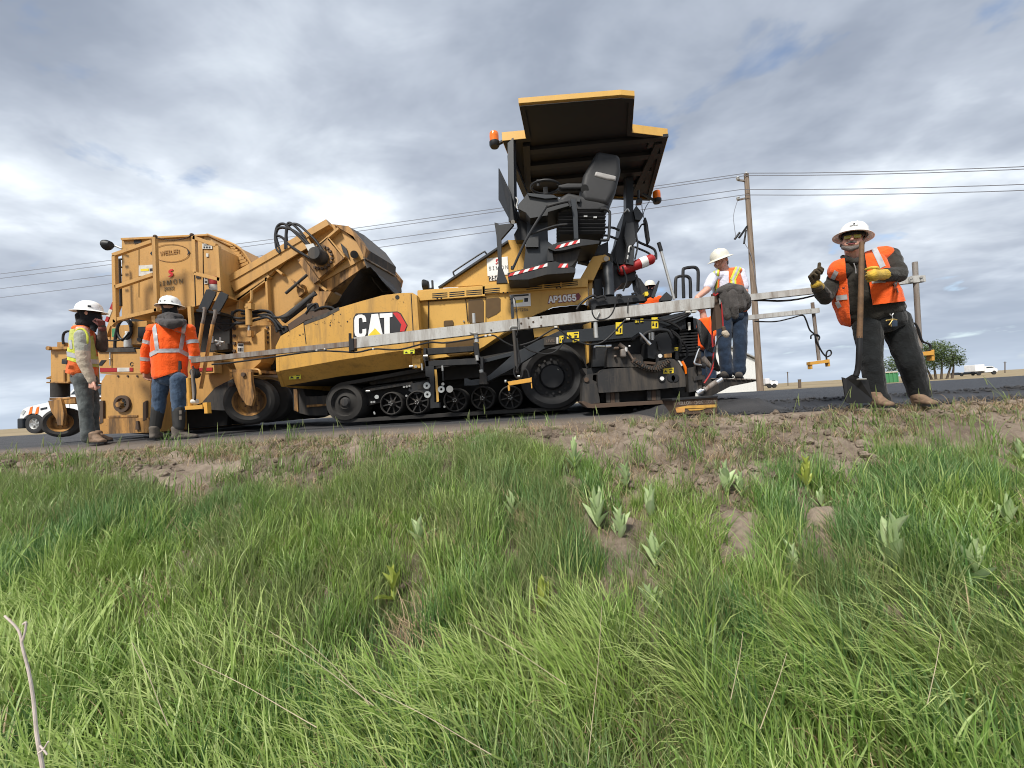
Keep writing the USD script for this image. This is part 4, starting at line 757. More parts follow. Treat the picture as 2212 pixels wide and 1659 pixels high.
part(cv, 'slide_bar', [bar(pt('B', 535, 420, YC - .12), pt('B', 645, 575, YC - .12), .06, .1)], 'grimy_yellow'); part(cv, 'tension_rod', [cyl(pt('B', 415, 655, YC - .13), pt('B', 570, 520, YC - .13), .022)], 'dusty_black'); part(cv, 'tension_bracket', [slab('B', [(445, 545), (500, 580), (530, 620), (480, 590)], YC - .14, YC - .01), slab('B', [(490, 570), (540, 590), (555, 640), (510, 680), (495, 640)], YC - .08, YC - .01)], 'grimy_yellow', False)
part(cv, 'belt_edge', [slab('B', [(640, 600), (985, 405), (1000, 450), (730, 640), (690, 640)], YC + .02, YC + .14)], 'grimy_yellow', False)
part(cv, 'roller_end', [cyl(pt('B', 912, 372, YC - .02), pt('B', 912, 372, YC - .16), px('B', 28, YC), n=20)], 'dusty_black')
part(cv, 'patch_plate', [slab('B', [(815, 290), (858, 330), (880, 405), (835, 360)], YC - .012, YC - .03)], 'dusty_black', False)
# chute hood hanging from the conveyor head
HY = (YC - .05, 7.6)
ho = part(MT, 'chute_hood', [slab('B', [(728, 148), (870, 166), (1000, 330), (985, 395), (955, 330), (905, 240), (820, 190), (720, 128), (712, 120)], HY[0], HY[1])], 'grimy_yellow', False)
def sheet(c, P, Ya, Yb, th=.02):
    """a folded sheet running across between Ya and Yb along surveyed points"""
    out = []
    for (a, b_) in zip(P[:-1], P[1:]):
        A0, B0 = pt(c, *a, Ya), pt(c, *b_, Ya); out.append(plate([A0, B0, [B0[0], Yb, B0[2]], [A0[0], Yb, A0[2]]], th))
    return out
fl = []
c1_, c2_ = [(985, 325), (1210, 465), (1212, 520), (985, 385)], [(985, 390), (1205, 528), (1250, 580), (1258, 648), (1120, 640), (1060, 570), (1010, 470)]
part(ho, 'rubber_flap', [plate([pt('B', 985, 400, 5.95), pt('B', 1205, 525, 6.6), pt('B', 1250, 580, 6.7), pt('B', 1258, 648, 6.7), pt('B', 1120, 640, 6.2), pt('B', 1060, 570, 6.05), pt('B', 1010, 470, 5.95)], .02)], 'chute_steel', False)
part(ho, 'hood_plate', [plate([pt('B', 985, 322, 5.93), pt('B', 1215, 462, 6.6), pt('B', 1212, 525, 6.6), pt('B', 985, 395, 5.93)], .02)], 'dusty_black', False)
part(ho, 'hood_plate', [plate([pt('B', 865, 166, 5.95), pt('B', 985, 232, 6.7), pt('B', 1140, 360, 6.9), pt('B', 1215, 464, 6.6), pt('B', 985, 324, 5.93)], .02)], 'chute_steel', False)
part(ho, 'hood_rim', [line('B', [(985, 398), (1208, 526)], 5.96, .012)] if False else [tube([pt('B', 985, 398, 5.92), pt('B', 1208, 527, 6.58)], .014, 6, 0)], 'old_steel')
# hose bundles at the pivot
for k, P in enumerate(([(540, 480), (600, 440), (680, 450), (760, 470), (860, 450), (930, 470), (990, 540), (1040, 600)], [(430, 520), (520, 510), (640, 520), (760, 500), (880, 480), (950, 500), (1000, 560), (1060, 620)], [(380, 560), (470, 575), (600, 570), (700, 560), (800, 530), (900, 510), (970, 560), (1020, 640)], [(550, 450), (560, 520), (600, 560), (690, 560)], [(745, 455), (840, 440), (930, 455), (985, 510), (1060, 495), (1150, 440), (1210, 400)], [(400, 600), (450, 640), (520, 620), (580, 570)], [(940, 490), (970, 540), (985, 600), (1000, 660)], [(640, 470), (760, 485), (870, 500), (960, 540), (1030, 640)])):
    part(MT, 'hose', line('G', P, 5.62 - .03 * (k % 3), .019), 'hose')
part(MT, 'hose_clamp', [slab('G', [(1000, 600), (1080, 590), (1110, 640), (1030, 690)], 5.6, 5.7)], 'hose', False)
# ------------------------------------------------------------------ asphalt paver
T = PV = thing('asphalt_paver', 'yellow asphalt paver with black canopy, rubber tracks and empty seat', 'paver', pt('D', 300, 1200, 6.5) * [1, 1, 0])
PY_, HY_, BK = 'paver_yellow', 'hopper_yellow', 'machine_black'
def Q(name, c, pts, Y0, Y1, m=BK, parent=None, **k): return part(parent or PV, name, slab(c, pts, Y0, Y1), m, k.pop('smooth', False), **k)
# hopper: upright wall above, wall tucked in below
YH = 5.25
up = [(342, 1040), (378, 965), (545, 868), (700, 812), (800, 760), (960, 712), (1120, 668), (1240, 653), (1335, 650), (1366, 668), (1392, 1050), (1330, 1062), (1200, 1078), (800, 1140), (345, 1222)]
hw = Q('hopper_wall', 'B', up, YH, YH + .10, HY_)
def strip2(P, Qs, th=.04):
    out = []
    for i in range(len(P) - 1): out.append(plate([P[i], P[i + 1], Qs[i + 1], Qs[i]], th))
    return out
top_ = [pt('B', x, y, YH) for x, y in ((345, 1222), (800, 1140), (1200, 1078), (1330, 1062))]; bot_ = [pt('B', x, y, YH + .28) for x, y in ((382, 1332), (800, 1258), (1200, 1208), (1330, 1190))]
part(PV, 'hopper_lower_wall', strip2(top_, bot_), HY_, False, join=True)
part(PV, 'hopper_floor', strip2(bot_, [p + [0, 2.4, 0] for p in bot_]), 'dusty_black', False, join=True)
part(PV, 'hopper_front', [plate([pt('B', 342, 1040, YH), pt('B', 345, 1222, YH), pt('B', 382, 1332, YH + .28), [pt('B', 382, 1332, YH)[0] + .05, 8., .5], [pt('B', 342, 1040, YH)[0] + .05, 8.3, 1.0]], .05)], HY_, False)
Q('hopper_back', 'B', [(1335, 650), (1366, 668), (1392, 1050), (1330, 1062)], YH + .10, 8.2, HY_)
part(PV, 'far_hopper_wall', slab('B', up, 8.1, 8.2, YH), HY_, False)
part(hw, 'seam', [tube([pt('B', x, y, YH - .002) for x, y in P], .006, 5, 0) for P in ([(545, 868), (562, 1020)], [(1325, 660), (1345, 1040)])], 'dusty_black')
part(hw, 'rim_grime', [slab('B', [(545, 862), (700, 800), (800, 752), (805, 775), (700, 830), (548, 885)], YH - .003, YH + .12)], 'dusty_black', False)
rgs = np.random.default_rng(12)
def splats(parent, c, cx, cy, sx, sy, n, Y, m='dusty_black'):
    out = []
    for _ in range(n):
        x, y = cx + rgs.normal(0, sx), cy + rgs.normal(0, sy); r = abs(rgs.normal(1.5, 1.6)) + .8; k = rgs.integers(6, 9); out.append(slab(c, [(x + r * rgs.uniform(.5, 1.3) * cos(a), y + r * rgs.uniform(.6, 1.8) * sin(a)) for a in np.linspace(0, 2 * pi, k, endpoint=False)], Y, Y - .003))
    part(parent, 'asphalt_splash', out, m, False, join=True, kind='stuff')
splats(hw, 'B', 700, 850, 120, 18, 36, YH - .0005); splats(hw, 'B', 470, 960, 50, 22, 8, YH - .0005); splats(hw, 'B', 1210, 720, 30, 22, 6, YH - .0005)
part(hw, 'oval_hole', [lathe([(0, -.004), (.03, -.004), (.03, .01), (0, .01)], pt('B', 1225, 683, YH), 'y', 16)], 'dark_inside')
# emblem: letters with a yellow triangle, black field and red edge
YL = YH - .004
bd = part(hw, 'emblem_plate', slab('B', [(905, 835), (925, 800), (1225, 786), (1252, 800), (1300, 885), (1282, 935), (1240, 985), (905, 1010)], YL + .003, YL), 'black_print', False)
part(bd, 'emblem_edge', slab('B', [(1192, 796), (1224, 792), (1246, 806), (1294, 888), (1276, 930), (1244, 932), (1254, 880)], YL - .0005, YL - .004), 'red_print', False)
def letter(P, holes=()):
    g = Polygon([(pt('B', x, y, YL)[0], pt('B', x, y, YL)[2]) for x, y in P])
    for h in holes: g = g.difference(Polygon([(pt('B', x, y, YL)[0], pt('B', x, y, YL)[2]) for x, y in h]))
    return trimesh.util.concatenate([prism(list(q.exterior.coords), YL - .0005, YL - .005) for q in getattr(g, 'geoms', [g])]) if not g.interiors else None
LC = [(1000, 862), (975, 864), (972, 840), (966, 832), (950, 834), (946, 842), (948, 940), (952, 948), (966, 948), (972, 940), (972, 915), (1000, 912), (1000, 945), (988, 970), (966, 975), (940, 975), (920, 960), (914, 935), (913, 850), (920, 824), (942, 810), (968, 808), (990, 818), (999, 838)]
LA = [(1010, 975), (1038, 806), (1086, 803), (1124, 975), (1095, 975), (1088, 940), (1062, 908), (1042, 940), (1036, 975)]
LT = [(1098, 834), (1098, 802), (1190, 796), (1190, 826), (1170, 828), (1172, 975), (1132, 975), (1130, 832)]
for L in (LC, LA, LT): part(bd, 'letter', letter(L), 'white', False)
part(bd, 'triangle', slab('B', [(985, 990), (1064, 908), (1135, 985)], YL - .0055, YL - .008), 'yellow_print', False)
def sticker(c, x0, y0, x1, y1, Y, m='lime_print', parent=None, sl=-.06):
    w, h = x1 - x0, y1 - y0; k = sl * w
    d = part(parent or PV, 'warning_sticker', slab(c, [(x0, y0), (x1, y0 + k), (x1, y1 + k), (x0, y1)], Y, Y - .004), m, False)
    part(d, 'label_print', [slab(c, [(x0 + w * .58, y0 + h * .18 + k * .6), (x0 + w * .92, y0 + h * .18 + k * .9), (x0 + w * .92, y0 + h * .32 + k * .9), (x0 + w * .58, y0 + h * .32 + k * .6)], Y - .0045, Y - .007), slab(c, [(x0 + w * .22, y0 + h * .3), (x0 + w * .42, y0 + h * .75), (x0 + w * .08, y0 + h * .75)], Y - .0045, Y - .007), slab(c, [(x0 + w * .62, y0 + h * .5), (x0 + w * .85, y0 + h * .45), (x0 + w * .8, y0 + h * .85), (x0 + w * .6, y0 + h * .85)], Y - .0045, Y - .007)], 'black_print', False)
    return d
sticker('B', 440, 1245, 526, 1280, YH + .13); sticker('B', 1272, 1066, 1350, 1096, YH - .002)
# hydraulic gear and lever over the hopper edge
part(PV, 'wing_cylinder', cyl(pt('B', 395, 850, 5.6), pt('B', 640, 660, 5.6), .055, n=16), 'dusty_black')
Q('wing_bracket', 'B', [(430, 880), (560, 790), (720, 770), (760, 790), (560, 850), (440, 930)], 5.4, 5.46, 'rusty'); Q('wing_plate', 'B', [(640, 640), (745, 640), (700, 720), (690, 760), (600, 790), (560, 800)], 5.55, 5.62, 'grimy_yellow')
part(PV, 'hose', [line('B', P, 5.4, .016) for P in ([(620, 780), (680, 755), (740, 755), (775, 775)], [(330, 830), (420, 825), (500, 770), (590, 690), (640, 660)], [(560, 800), (600, 750), (640, 730), (650, 770)])], 'hose')
part(PV, 'valve', [rbox(pt('B', 565, 790, 5.45), pt('B', 650, 735, 5.55), .02)], 'dusty_black')
# tractor body
YB = 5.5
hood = Q('body', 'B', [(1370, 640), (1375, 632), (2120, 578), (2300, 565), (2330, 570), (2330, 700), (2080, 900), (1760, 1095), (1475, 1130), (1400, 1110)], YB, 7.9, PY_)
# panel right part traced on the next survey sheet
Q('body_side', 'D', [(0, 248), (835, 195), (835, 360), (800, 398), (560, 420), (420, 480), (215, 590), (0, 740)], YB - .012, YB - .001, PY_, hood)
Q('hood_ledge', 'D', [(0, 244), (832, 190), (833, 258), (0, 318)], YB - .05, YB - .0125, PY_, hood)
Q('hood_ledge', 'B', [(1370, 640), (1860, 602), (1860, 672), (1372, 708)], YB - .05, YB - .003, PY_, hood)
for c, rows, YY in (('B', [((1478, 655), (1588, 647)), ((1602, 646), (1712, 637)), ((1725, 634), (1838, 626)), ((1855, 622), (1968, 613))], YB - .05), ('D', [((347, 247), (472, 236)), ((488, 234), (614, 224)), ((628, 222), (755, 210))], YB - .05)):
    for (x0, y0), (x1, y1) in rows:
        h = 6.5 if c == 'B' else 7; g = 17 if c == 'B' else 18
        part(hood, 'vent_slot', [slab(c, [(x0, y0 + k * g * .82), (x1, y1 + k * g * .82), (x1, y1 + k * g * .82 + h), (x0, y0 + k * g * .82 + h)], YY - .003, YY) for k in range(3 if (c, x0) != ('B', 1478) else 3)], 'dark_inside', False)
for c, x, y in (('B', 1515, 692), ('B', 1543, 690), ('B', 1995, 650), ('B', 2025, 648), ('D', 588, 267), ('D', 618, 264)): part(hood, 'latch', [cyl(pt(c, x, y, YB - .05), pt(c, x, y, YB - .06), .012, n=8)], 'dark_inside')
for P in ([(1450, 712), (1450, 1125)], [(1450, 712), (1868, 683)], [(1868, 683), (1868, 880)], [(1720, 695), (1735, 860)], [(1385, 700), (1385, 925)]): part(hood, 'door_seam', [tube([pt('B', *q, YB - .014) for q in P], .006, 4, 0)], 'dark_inside')
def tint(P): part(hood, 'dark_panel', slab('B', P, YB - .018, YB - .002), 'tinted', False)
tint([(1740, 702), (1838, 695), (1852, 712), (1852, 862), (1750, 868), (1740, 850)]); tint([(1868, 692), (1960, 684), (1974, 695), (1974, 780), (1945, 805), (1880, 836), (1868, 820)]); tint([(1562, 858), (1572, 852), (1625, 849), (1630, 858), (1630, 888), (1562, 892)]); tint([(1575, 1005), (1790, 990), (1790, 1060), (1720, 1095), (1600, 1102), (1575, 1085)])
part(hood, 'lock', cyl(pt('B', 1707, 857, YB - .002), pt('B', 1707, 857, YB - .02), .012, n=10), 'zinc')
# dealer plate, code, model name
pl = part(hood, 'dealer_plate', slab('D', [(215, 325), (378, 313), (384, 412), (244, 420), (218, 345)], YB - .013, YB - .02), 'white', False)
part(pl, 'plate_print', slab('D', [(255, 368), (322, 360), (318, 382), (262, 390)], YB - .0205, YB - .023), 'yellow_print', False); part(pl, 'plate_print', [slab('D', [(330, 350), (360, 348), (360, 378), (330, 380)], YB - .0205, YB - .023), slab('D', [(222, 328), (365, 317), (366, 330), (222, 341)], YB - .0205, YB - .023)], 'charcoal', False)
part(hood, 'serial_lettering', text('57T234', 'D', 252, 456, YB - .013, 21, .003, True, slope=-.02, width=108), 'grey_print', False)
def outlined(s, c, x, y, Y, h, w, sl=0., bold=True):
    b = text(s, c, x - 3, y + 3, Y, h * 1.08, .003, True, slope=sl, width=w * 1.03, heavy=.12); a = text(s, c, x, y, Y - .0036, h, .003, bold, slope=sl, width=w, heavy=.045); return b, a
b_, a_ = outlined('AP1055', 'D', 522, 386, YB - .013, 48, 222, .01)
part(hood, 'model_backing', [b_, slab('D', [(735, 315), (762, 308), (780, 335), (765, 362), (742, 370)], YB - .0125, YB - .0129)], 'maroon_print', False); part(hood, 'model_lettering', a_, 'white', False, join=True)
# arch dark under the body at the rear, lower chassis
Q('chassis', 'D', [(215, 600), (420, 485), (560, 425), (800, 400), (860, 420), (860, 900), (-300, 1000), (-300, 820)], 5.75, 7.7, 'dark_inside')
Q('rear_post', 'D', [(800, 560), (860, 540), (862, 860), (832, 865), (820, 720)], 5.6, 5.75, PY_); Q('rear_post_top', 'D', [(838, 230), (870, 215), (870, 420), (838, 420)], 5.6, 5.9, PY_)
Q('body_foot', 'D', [(400, 590), (600, 560), (610, 640), (410, 660)], 5.55, 5.74, PY_)
Q('corner_bracket', 'B', [(1328, 1105), (1392, 1100), (1392, 1195), (1335, 1200)], 5.35, 5.5, PY_)
part(PV, 'pin', [cyl(pt('B', 1312, 1186, 5.33), pt('B', 1340, 1184, 5.33), .016, n=8), cyl(pt('B', 1358, 1186, 5.35), pt('B', 1358, 1186, 5.31), .02, n=8)], 'zinc')
# sloping engine hood with sign
YU = 5.75
uh = Q('upper_hood', 'C', [(0, 1440), (215, 1300), (370, 1190), (495, 1186), (500, 1400), (490, 1480), (0, 1520)], YU, 7.6, PY_)
Q('upper_hood_front', 'B', [(1540, 612), (1880, 385), (2030, 275), (2100, 270), (2100, 580)], YU - .001, YU + .02, PY_, uh)
part(uh, 'hood_trim', [bar(pt('B', 1528, 618, YU - .02), pt('B', 2030, 282, YU - .02), .09, .028)], 'machine_black'); part(uh, 'hand_rail', line('B', [(1640, 528), (1632, 505), (1650, 485), (1838, 362), (1862, 356), (1882, 385)], YU - .02, .012), 'machine_black')
sp = part(uh, 'company_plate', rbox(pt('B', 1872, 400, YU - .012) * [1, 1, 1], pt('B', 2034, 520, YU - .002), .005), 'white', False)
o = pt('B', 1872, 400, YU); 
part(sp, 'company_name', text('S I M O N', 'B', 1888, 488, YU - .0125, 27, .003, False, width=142), 'black_print', False)
part(sp, 'company_logo', [slab('B', [(1940, 408), (1956, 404), (1956, 414), (1946, 420), (1956, 430), (1940, 424)], YU - .0125, YU - .016), slab('B', [(1958, 430), (1942, 444), (1936, 440), (1948, 432)], YU - .0165, YU - .019)], 'red_print', False)
part(sp, 'small_lettering', text('A DIVISION', 'B', 1908, 514, YU - .0125, 8, .002, False, width=56), 'grey_print', False) if False else None
fp = part(uh, 'number_plate', slab('B', [(1890, 530), (1960, 524), (1960, 562), (1890, 566)], YU - .002, YU - .01), 'black_print', False); part(fp, 'number_lettering', text('256', 'B', 1893, 562, YU - .0105, 32, .003, True, width=66), 'white', False)
hl = pt('B', 1432, 595, 5.6)
wl = part(PV, 'work_light', lathe([(0, .05), (.06, .04), (.085, -.02), (.08, -.04), (0, -.03)], hl, 'x', 20), 'hose'); part(wl, 'bracket', [slab('B', [(1470, 560), (1482, 558), (1486, 625), (1474, 626)], 5.58, 5.62), slab('B', [(1425, 618), (1480, 612), (1480, 624), (1425, 628)], 5.58, 5.62)], 'machine_black', False)
# folding side bracket and wind plate, canopy posts
Q('side_bracket', 'C', [(270, 1062), (300, 1068), (300, 1078), (390, 1068), (410, 1060), (412, 1075), (320, 1180), (322, 1380), (365, 1490), (365, 1500), (285, 1503), (300, 1380), (285, 1160)], 5.2, 5.26)
part(PV, 'pivot_pin', cyl(pt('C', 405, 1058, 5.18), pt('C', 405, 1058, 5.27), .028, n=14), 'zinc')
part(PV, 'wind_plate', plate([pt('C', 300, 668, 5.35), pt('C', 388, 852, 5.2), pt('C', 412, 1050, 5.2), pt('C', 385, 1052, 5.22), pt('C', 300, 895, 5.45)], .015), BK, False)
part(PV, 'canopy_post', [bar(pt('C', 397, 470, 5.42), pt('C', 405, 1060, 5.3), .09, .09), bar(pt('C', 1243, 720, 6.7), pt('C', 1243, 1010, 6.7), .20, .12), bar(pt('C', 385, 590, 5.55), pt('C', 500, 865, 6.6), .08, .08)], 'charcoal')
Q('post_base', 'C', [(410, 970), (510, 1010), (515, 1150), (510, 1190), (430, 1190), (412, 1150), (440, 1100)], 5.45, 5.6)
part(PV, 'post_clip', line('C', [(425, 880), (440, 905), (430, 950), (455, 975)], 5.3, .012), 'zinc')
# canopy
zb, zt = 3.86, 4.0
def cz(x, y, z=zb): return onz('C', x, y, z)
oc = [cz(327, 468), cz(497, 452), cz(447, 213), cz(1190, 152), cz(1290, 160), cz(1272, 408), cz(1532, 440), cz(1400, 905), cz(488, 872)]
g = Polygon([(p[0], p[1]) for p in oc]); gi = g.buffer(-.05, join_style=2); rim = g.difference(gi)
def flat(g_, z0, z1):
    m = trimesh.creation.extrude_polygon(g_, z1 - z0, engine='earcut'); m.apply_translation([0, 0, z0]); return m
ext = Polygon([(p[0], p[1]) for p in (oc[1], oc[2], oc[3], oc[4], oc[5])]); ge = gi.buffer(-.001, join_style=2)
rimx = rim.intersection(ext.buffer(.002)); rimm = rim.difference(ext.buffer(.003))
ro = part(PV, 'canopy_roof', [flat(rimm, zb, zt - .02)], 'canopy_yellow', False); part(ro, 'front_lip', flat(rimx, zb + .03, zt - .045), 'canopy_yellow', False); part(ro, 'roof_top', flat(g.buffer(-.012, join_style=2), zt - .044, zt - .035), 'canopy_yellow', False); part(ro, 'ceiling', flat(ge, zb + .03, zb + .06), 'ceiling_black', False)
part(ro, 'lip_underside', flat(g.buffer(-.008, join_style=2).difference(gi.buffer(-.02, join_style=2)), zb - .006, zb - .001), 'ceiling_black', False)
ca, cb2 = oc[0], oc[6]
for k, (y0_, w_, h_) in enumerate(((5.62, .10, .05), (6.0, .12, .06), (6.45, .12, .06), (6.85, .08, .05))):
    part(ro, 'ceiling_rib', box((.1, y0_, zb - h_ + .035), (2.1, y0_ + w_, zb + .029)), 'ceiling_black')
part(ro, 'ceiling_rib', [box((.02, 5.5, zb - .03), (.12, 6.75, zb + .028)), box((1.95, 5.75, zb - .03), (2.05, 7.2, zb + .028))], 'ceiling_black')
part(ro, 'ceiling_lamp', rbox(cz(1395, 480, zb) * [1, 1, 1], cz(1445, 520, zb) * [1, 1, 1] + [0, 0, .03], .01), 'grey_plastic')
for (x, y, Y, nm) in ((270, 470, 5.45, 'l'), (1450, 885, 7.0, 'r')):
    c = pt('C', x, y, Y); r = px('C', 34 if nm == 'l' else 27, Y)
    bk = part(PV, 'beacon', lathe([(0, 0), (r, 0), (r, .06), (r * 1.02, .07), (r * 1.02, .09), (r, .10), (r * .97, 2.0 * r), (r * .85, 2.15 * r), (0, 2.2 * r)], c - [0, 0, r * .3], 'z', 26), 'amber')
    part(bk, 'beacon_base', lathe([(0, -.07), (r * .9, -.07), (r * 1.15, -.04), (r * 1.15, -.001), (0, -.001)], c - [0, 0, r * .3], 'z', 26), 'hose')
    part(bk, 'beacon_bracket', bar(c - [0, 0, r * .3 + .05], c + [.22 if nm == 'l' else -.25, 0, .02 if nm == 'l' else .1], .05, .025), 'hose')
# ---- operator station: steps, pedestal, console, seat on bellows
st = part(PV, 'lower_step', [slab('C', [(365, 1430), (655, 1352), (715, 1345), (860, 1395), (858, 1425), (650, 1440), (520, 1475), (372, 1480)], 5.05, 5.5)], BK, False)
def stripes(c, x0, y0, x1, y1, h, Y, n, parent, lean=.5):
    for i in range(n):
        f0, f1 = i / n, (i + 1) / n; a, b2 = (x0 + (x1 - x0) * f0, y0 + (y1 - y0) * f0), (x0 + (x1 - x0) * f1, y0 + (y1 - y0) * f1); s_ = h * lean
        part(parent, 'warning_stripe', slab(c, [(a[0] + s_, a[1]), (b2[0] + s_ * (i < n - 1), b2[1]), (b2[0], b2[1] + h), (a[0], a[1] + h)], Y - .001, Y - .006), ('red_print', 'white')[i % 2], False)
stripes('C', 370, 1432, 655, 1356, 24, 5.05, 8, st, .7); stripes('C', 730, 1362, 805, 1362, 28, 5.05, 3, st, .7)
st2 = part(PV, 'upper_step', [slab('C', [(660, 1250), (720, 1210), (890, 1180), (1035, 1195), (1030, 1215), (900, 1232), (780, 1262), (710, 1270)], 5.1, 5.7)], BK, False)
stripes('C', 710, 1228, 890, 1182, 27, 5.1, 6, st2, .7)
Q('step_riser', 'C', [(660, 1240), (705, 1215), (712, 1262), (860, 1235), (905, 1240), (870, 1330), (830, 1380), (660, 1360)], 5.2, 5.75, 'dusty_black')
Q('step_bracket', 'C', [(655, 1255), (690, 1265), (700, 1340), (655, 1345)], 5.13, 5.19, BK)
ped = Q('pedestal', 'C', [(530, 1020), (655, 1000), (660, 1200), (700, 1230), (660, 1370), (480, 1400), (505, 1190), (510, 1050)], 5.35, 5.8, 'charcoal')
part(ped, 'pedestal_box', [slab('C', [(500, 1180), (590, 1160), (590, 1240), (500, 1240)], 5.3, 5.35)], 'grey_plastic', False)
co = part(PV, 'console', [slab('C', [(440, 935), (480, 890), (510, 850), (700, 868), (735, 885), (820, 920), (830, 935), (660, 985), (655, 1010), (530, 1030), (500, 990), (450, 965)], 5.15, 5.75)], 'grey_plastic', False)
part(co, 'console_top', [slab('C', [(510, 846), (560, 852), (630, 858), (700, 862), (730, 882), (640, 888), (520, 868)], 5.12, 5.78)], 'charcoal', False)
part(co, 'joystick', [cyl(pt('C', 588, 800, 5.4), pt('C', 590, 770, 5.4), .02), trimesh.creation.icosphere(2, .035).apply_translation(pt('C', 588, 768, 5.4))], 'seat_black')
part(PV, 'steering_wheel', [tube([pt('C', 640, 806, 5.4) + .22 * (cos(a) * np.array([.9, 0, -.06]) + sin(a) * np.array([0, 1.0, .1])) for a in np.linspace(0, 2 * pi, 32)], .018, 8, 0), ], 'seat_black')
part(PV, 'steering_column', [bar(pt('C', 640, 812, 5.4), pt('C', 645, 860, 5.4), .06)], 'seat_black')
# seat
def blob(c, P, Y0, Y1, r):
    Ps = [pt(c, x, y, (Y0 + Y1) / 2) for x, y in P]; return rhull([(p[0], yy, p[2]) for p in Ps for yy in (Y0 + r, Y1 - r)], r, 14)
sb = part(PV, 'seat', blob('C', [(1015, 660), (1120, 680), (1125, 760), (1090, 900), (1050, 965), (930, 945), (915, 900), (935, 800)], 5.2, 5.75, .07), 'seat_black', True)
part(sb, 'torn_patch', [blob('C', [(1002, 748), (1060, 765), (1128, 778), (1126, 790), (1070, 782), (998, 762)], 5.185, 5.5, .022)], 'tape', True)
part(sb, 'cushion', blob('C', [(745, 975), (800, 940), (1000, 985), (1040, 1005), (1000, 1020), (760, 1030)], 5.22, 5.75, .06), 'seat_black', True)
part(sb, 'arm_rest', blob('C', [(745, 812), (800, 800), (900, 800), (900, 815), (760, 818)], 5.2, 5.3, .022), 'seat_black', True)
part(sb, 'arm_hinge', [cyl(pt('C', 925, 815, 5.19), pt('C', 925, 815, 5.28), .05), bar(pt('C', 885, 880, 5.2), pt('C', 880, 915, 5.2), .04)], 'grey_plastic')
rows = np.linspace(1010, 1190, 15); ws = [(725, 1060) if i % 2 else (742, 1045) for i in range(15)]
bw = []
for i in range(14):
    a0, a1 = pt('C', ws[i][0], rows[i], 5.45), pt('C', ws[i][1], rows[i], 5.45); b0, b1 = pt('C', ws[i + 1][0], rows[i + 1], 5.45), pt('C', ws[i + 1][1], rows[i + 1], 5.45); d0, d1 = .24 if i % 2 else .20, .20 if i % 2 else .24
    q0 = [(a0[0], 5.45 - d0, a0[2]), (a1[0], 5.45 - d0, a1[2]), (a1[0], 5.45 + d0, a1[2]), (a0[0], 5.45 + d0, a0[2])]; q1 = [(b0[0], 5.45 - d1, b0[2]), (b1[0], 5.45 - d1, b1[2]), (b1[0], 5.45 + d1, b1[2]), (b0[0], 5.45 + d1, b0[2])]
    bw.append(m3.Manifold.hull_points(np.array(q0 + q1)))
bl_ = part(PV, 'seat_bellows', m3.Manifold.batch_boolean(bw, m3.OpType.Add), 'seat_black', 25); part(bl_, 'fold_clip', [slab('C', [(920, 1012), (945, 1012), (945, 1020), (920, 1020)], 5.2, 5.24), slab('C', [(990, 1018), (1015, 1018), (1015, 1028), (990, 1028)], 5.2, 5.24)], 'zinc', False)
part(PV, 'seat_post', [slab('C', [(825, 890), (860, 890), (875, 1000), (880, 1180), (850, 1180), (840, 1000)], 5.12, 5.18)], 'charcoal', False)
# grab rails
for P, Y, r in (([(400, 1380), (400, 1400), (412, 1380), (500, 1190), (640, 960), (660, 945), (790, 912), (815, 920), (825, 950)], 5.06, .018), ([(525, 1150), (700, 1090), (800, 1075)], 5.1, .014), ([(1040, 965), (1075, 965), (1100, 980), (1108, 1010), (1100, 1170), (1080, 1190), (1040, 1190)], 5.2, .02), ([(1060, 1098), (1130, 1100), (1180, 1120)], 5.6, .016), ([(1060, 1155), (1100, 1160), (1170, 1185)], 5.6, .016),
                ([(1290, 1185), (1330, 1210), (1420, 1250), (1442, 1285), (1445, 1330)], 5.9, .018), ([(1290, 1240), (1390, 1285), (1405, 1320)], 5.9, .015)):
    part(PV, 'grab_rail', line('C', P, Y, r), BK)
# rear console, arm, second operator gear
rcn = part(PV, 'rear_console', [slab('C', [(1215, 970), (1290, 985), (1310, 1010), (1320, 1090), (1290, 1200), (1240, 1370), (1150, 1360), (1110, 1310), (1180, 1150), (1205, 1040)], 5.75, 6.3), ], BK, False)
part(rcn, 'display', [slab('C', [(1280, 970), (1300, 938), (1355, 1010), (1330, 1045), (1295, 1040)], 5.7, 5.78)], 'grey_plastic', False)
part(rcn, 'knob_panel', [slab('C', [(1225, 1070), (1280, 1060), (1300, 1200), (1240, 1250), (1215, 1160)], 5.66, 5.74), slab('C', [(1235, 1250), (1290, 1230), (1280, 1370), (1225, 1360)], 5.64, 5.74)], 'grey_plastic', False)
part(rcn, 'lever', [line('C', [(1245, 1280), (1250, 1240), (1265, 1235)], 5.62, .012), line('C', [(1235, 1330), (1240, 1300)], 5.62, .014), line('C', [(1215, 985), (1235, 965), (1250, 985)], 5.7, .012)], 'zinc')
part(rcn, 'hose', [line('C', P, 5.68, .013) for P in ([(1230, 1050), (1215, 1150), (1230, 1250), (1215, 1350)], [(1300, 1150), (1310, 1230), (1290, 1330)], [(1200, 1380), (1230, 1480), (1205, 1560)], [(1300, 1440), (1320, 1500), (1330, 1560)], [(1160, 1200), (1150, 1300), (1180, 1420)])], 'hose')
part(PV, 'side_mirror', [blob('C', [(1360, 1040), (1372, 1075), (1390, 1200), (1384, 1215), (1370, 1130)], 5.8, 5.9, .012)], BK, True); part(PV, 'mirror_arm', line('C', [(1362, 1075), (1340, 1078), (1320, 1110), (1300, 1140)], 5.85, .012), BK)
part(PV, 'antenna', [tube([pt('C', *q, 6.5) for q in P], .006, 5, 6) for P in ([(1395, 910), (1370, 950), (1352, 1000), (1358, 1040)], [(1340, 930), (1345, 980), (1356, 1030)])], 'hose')
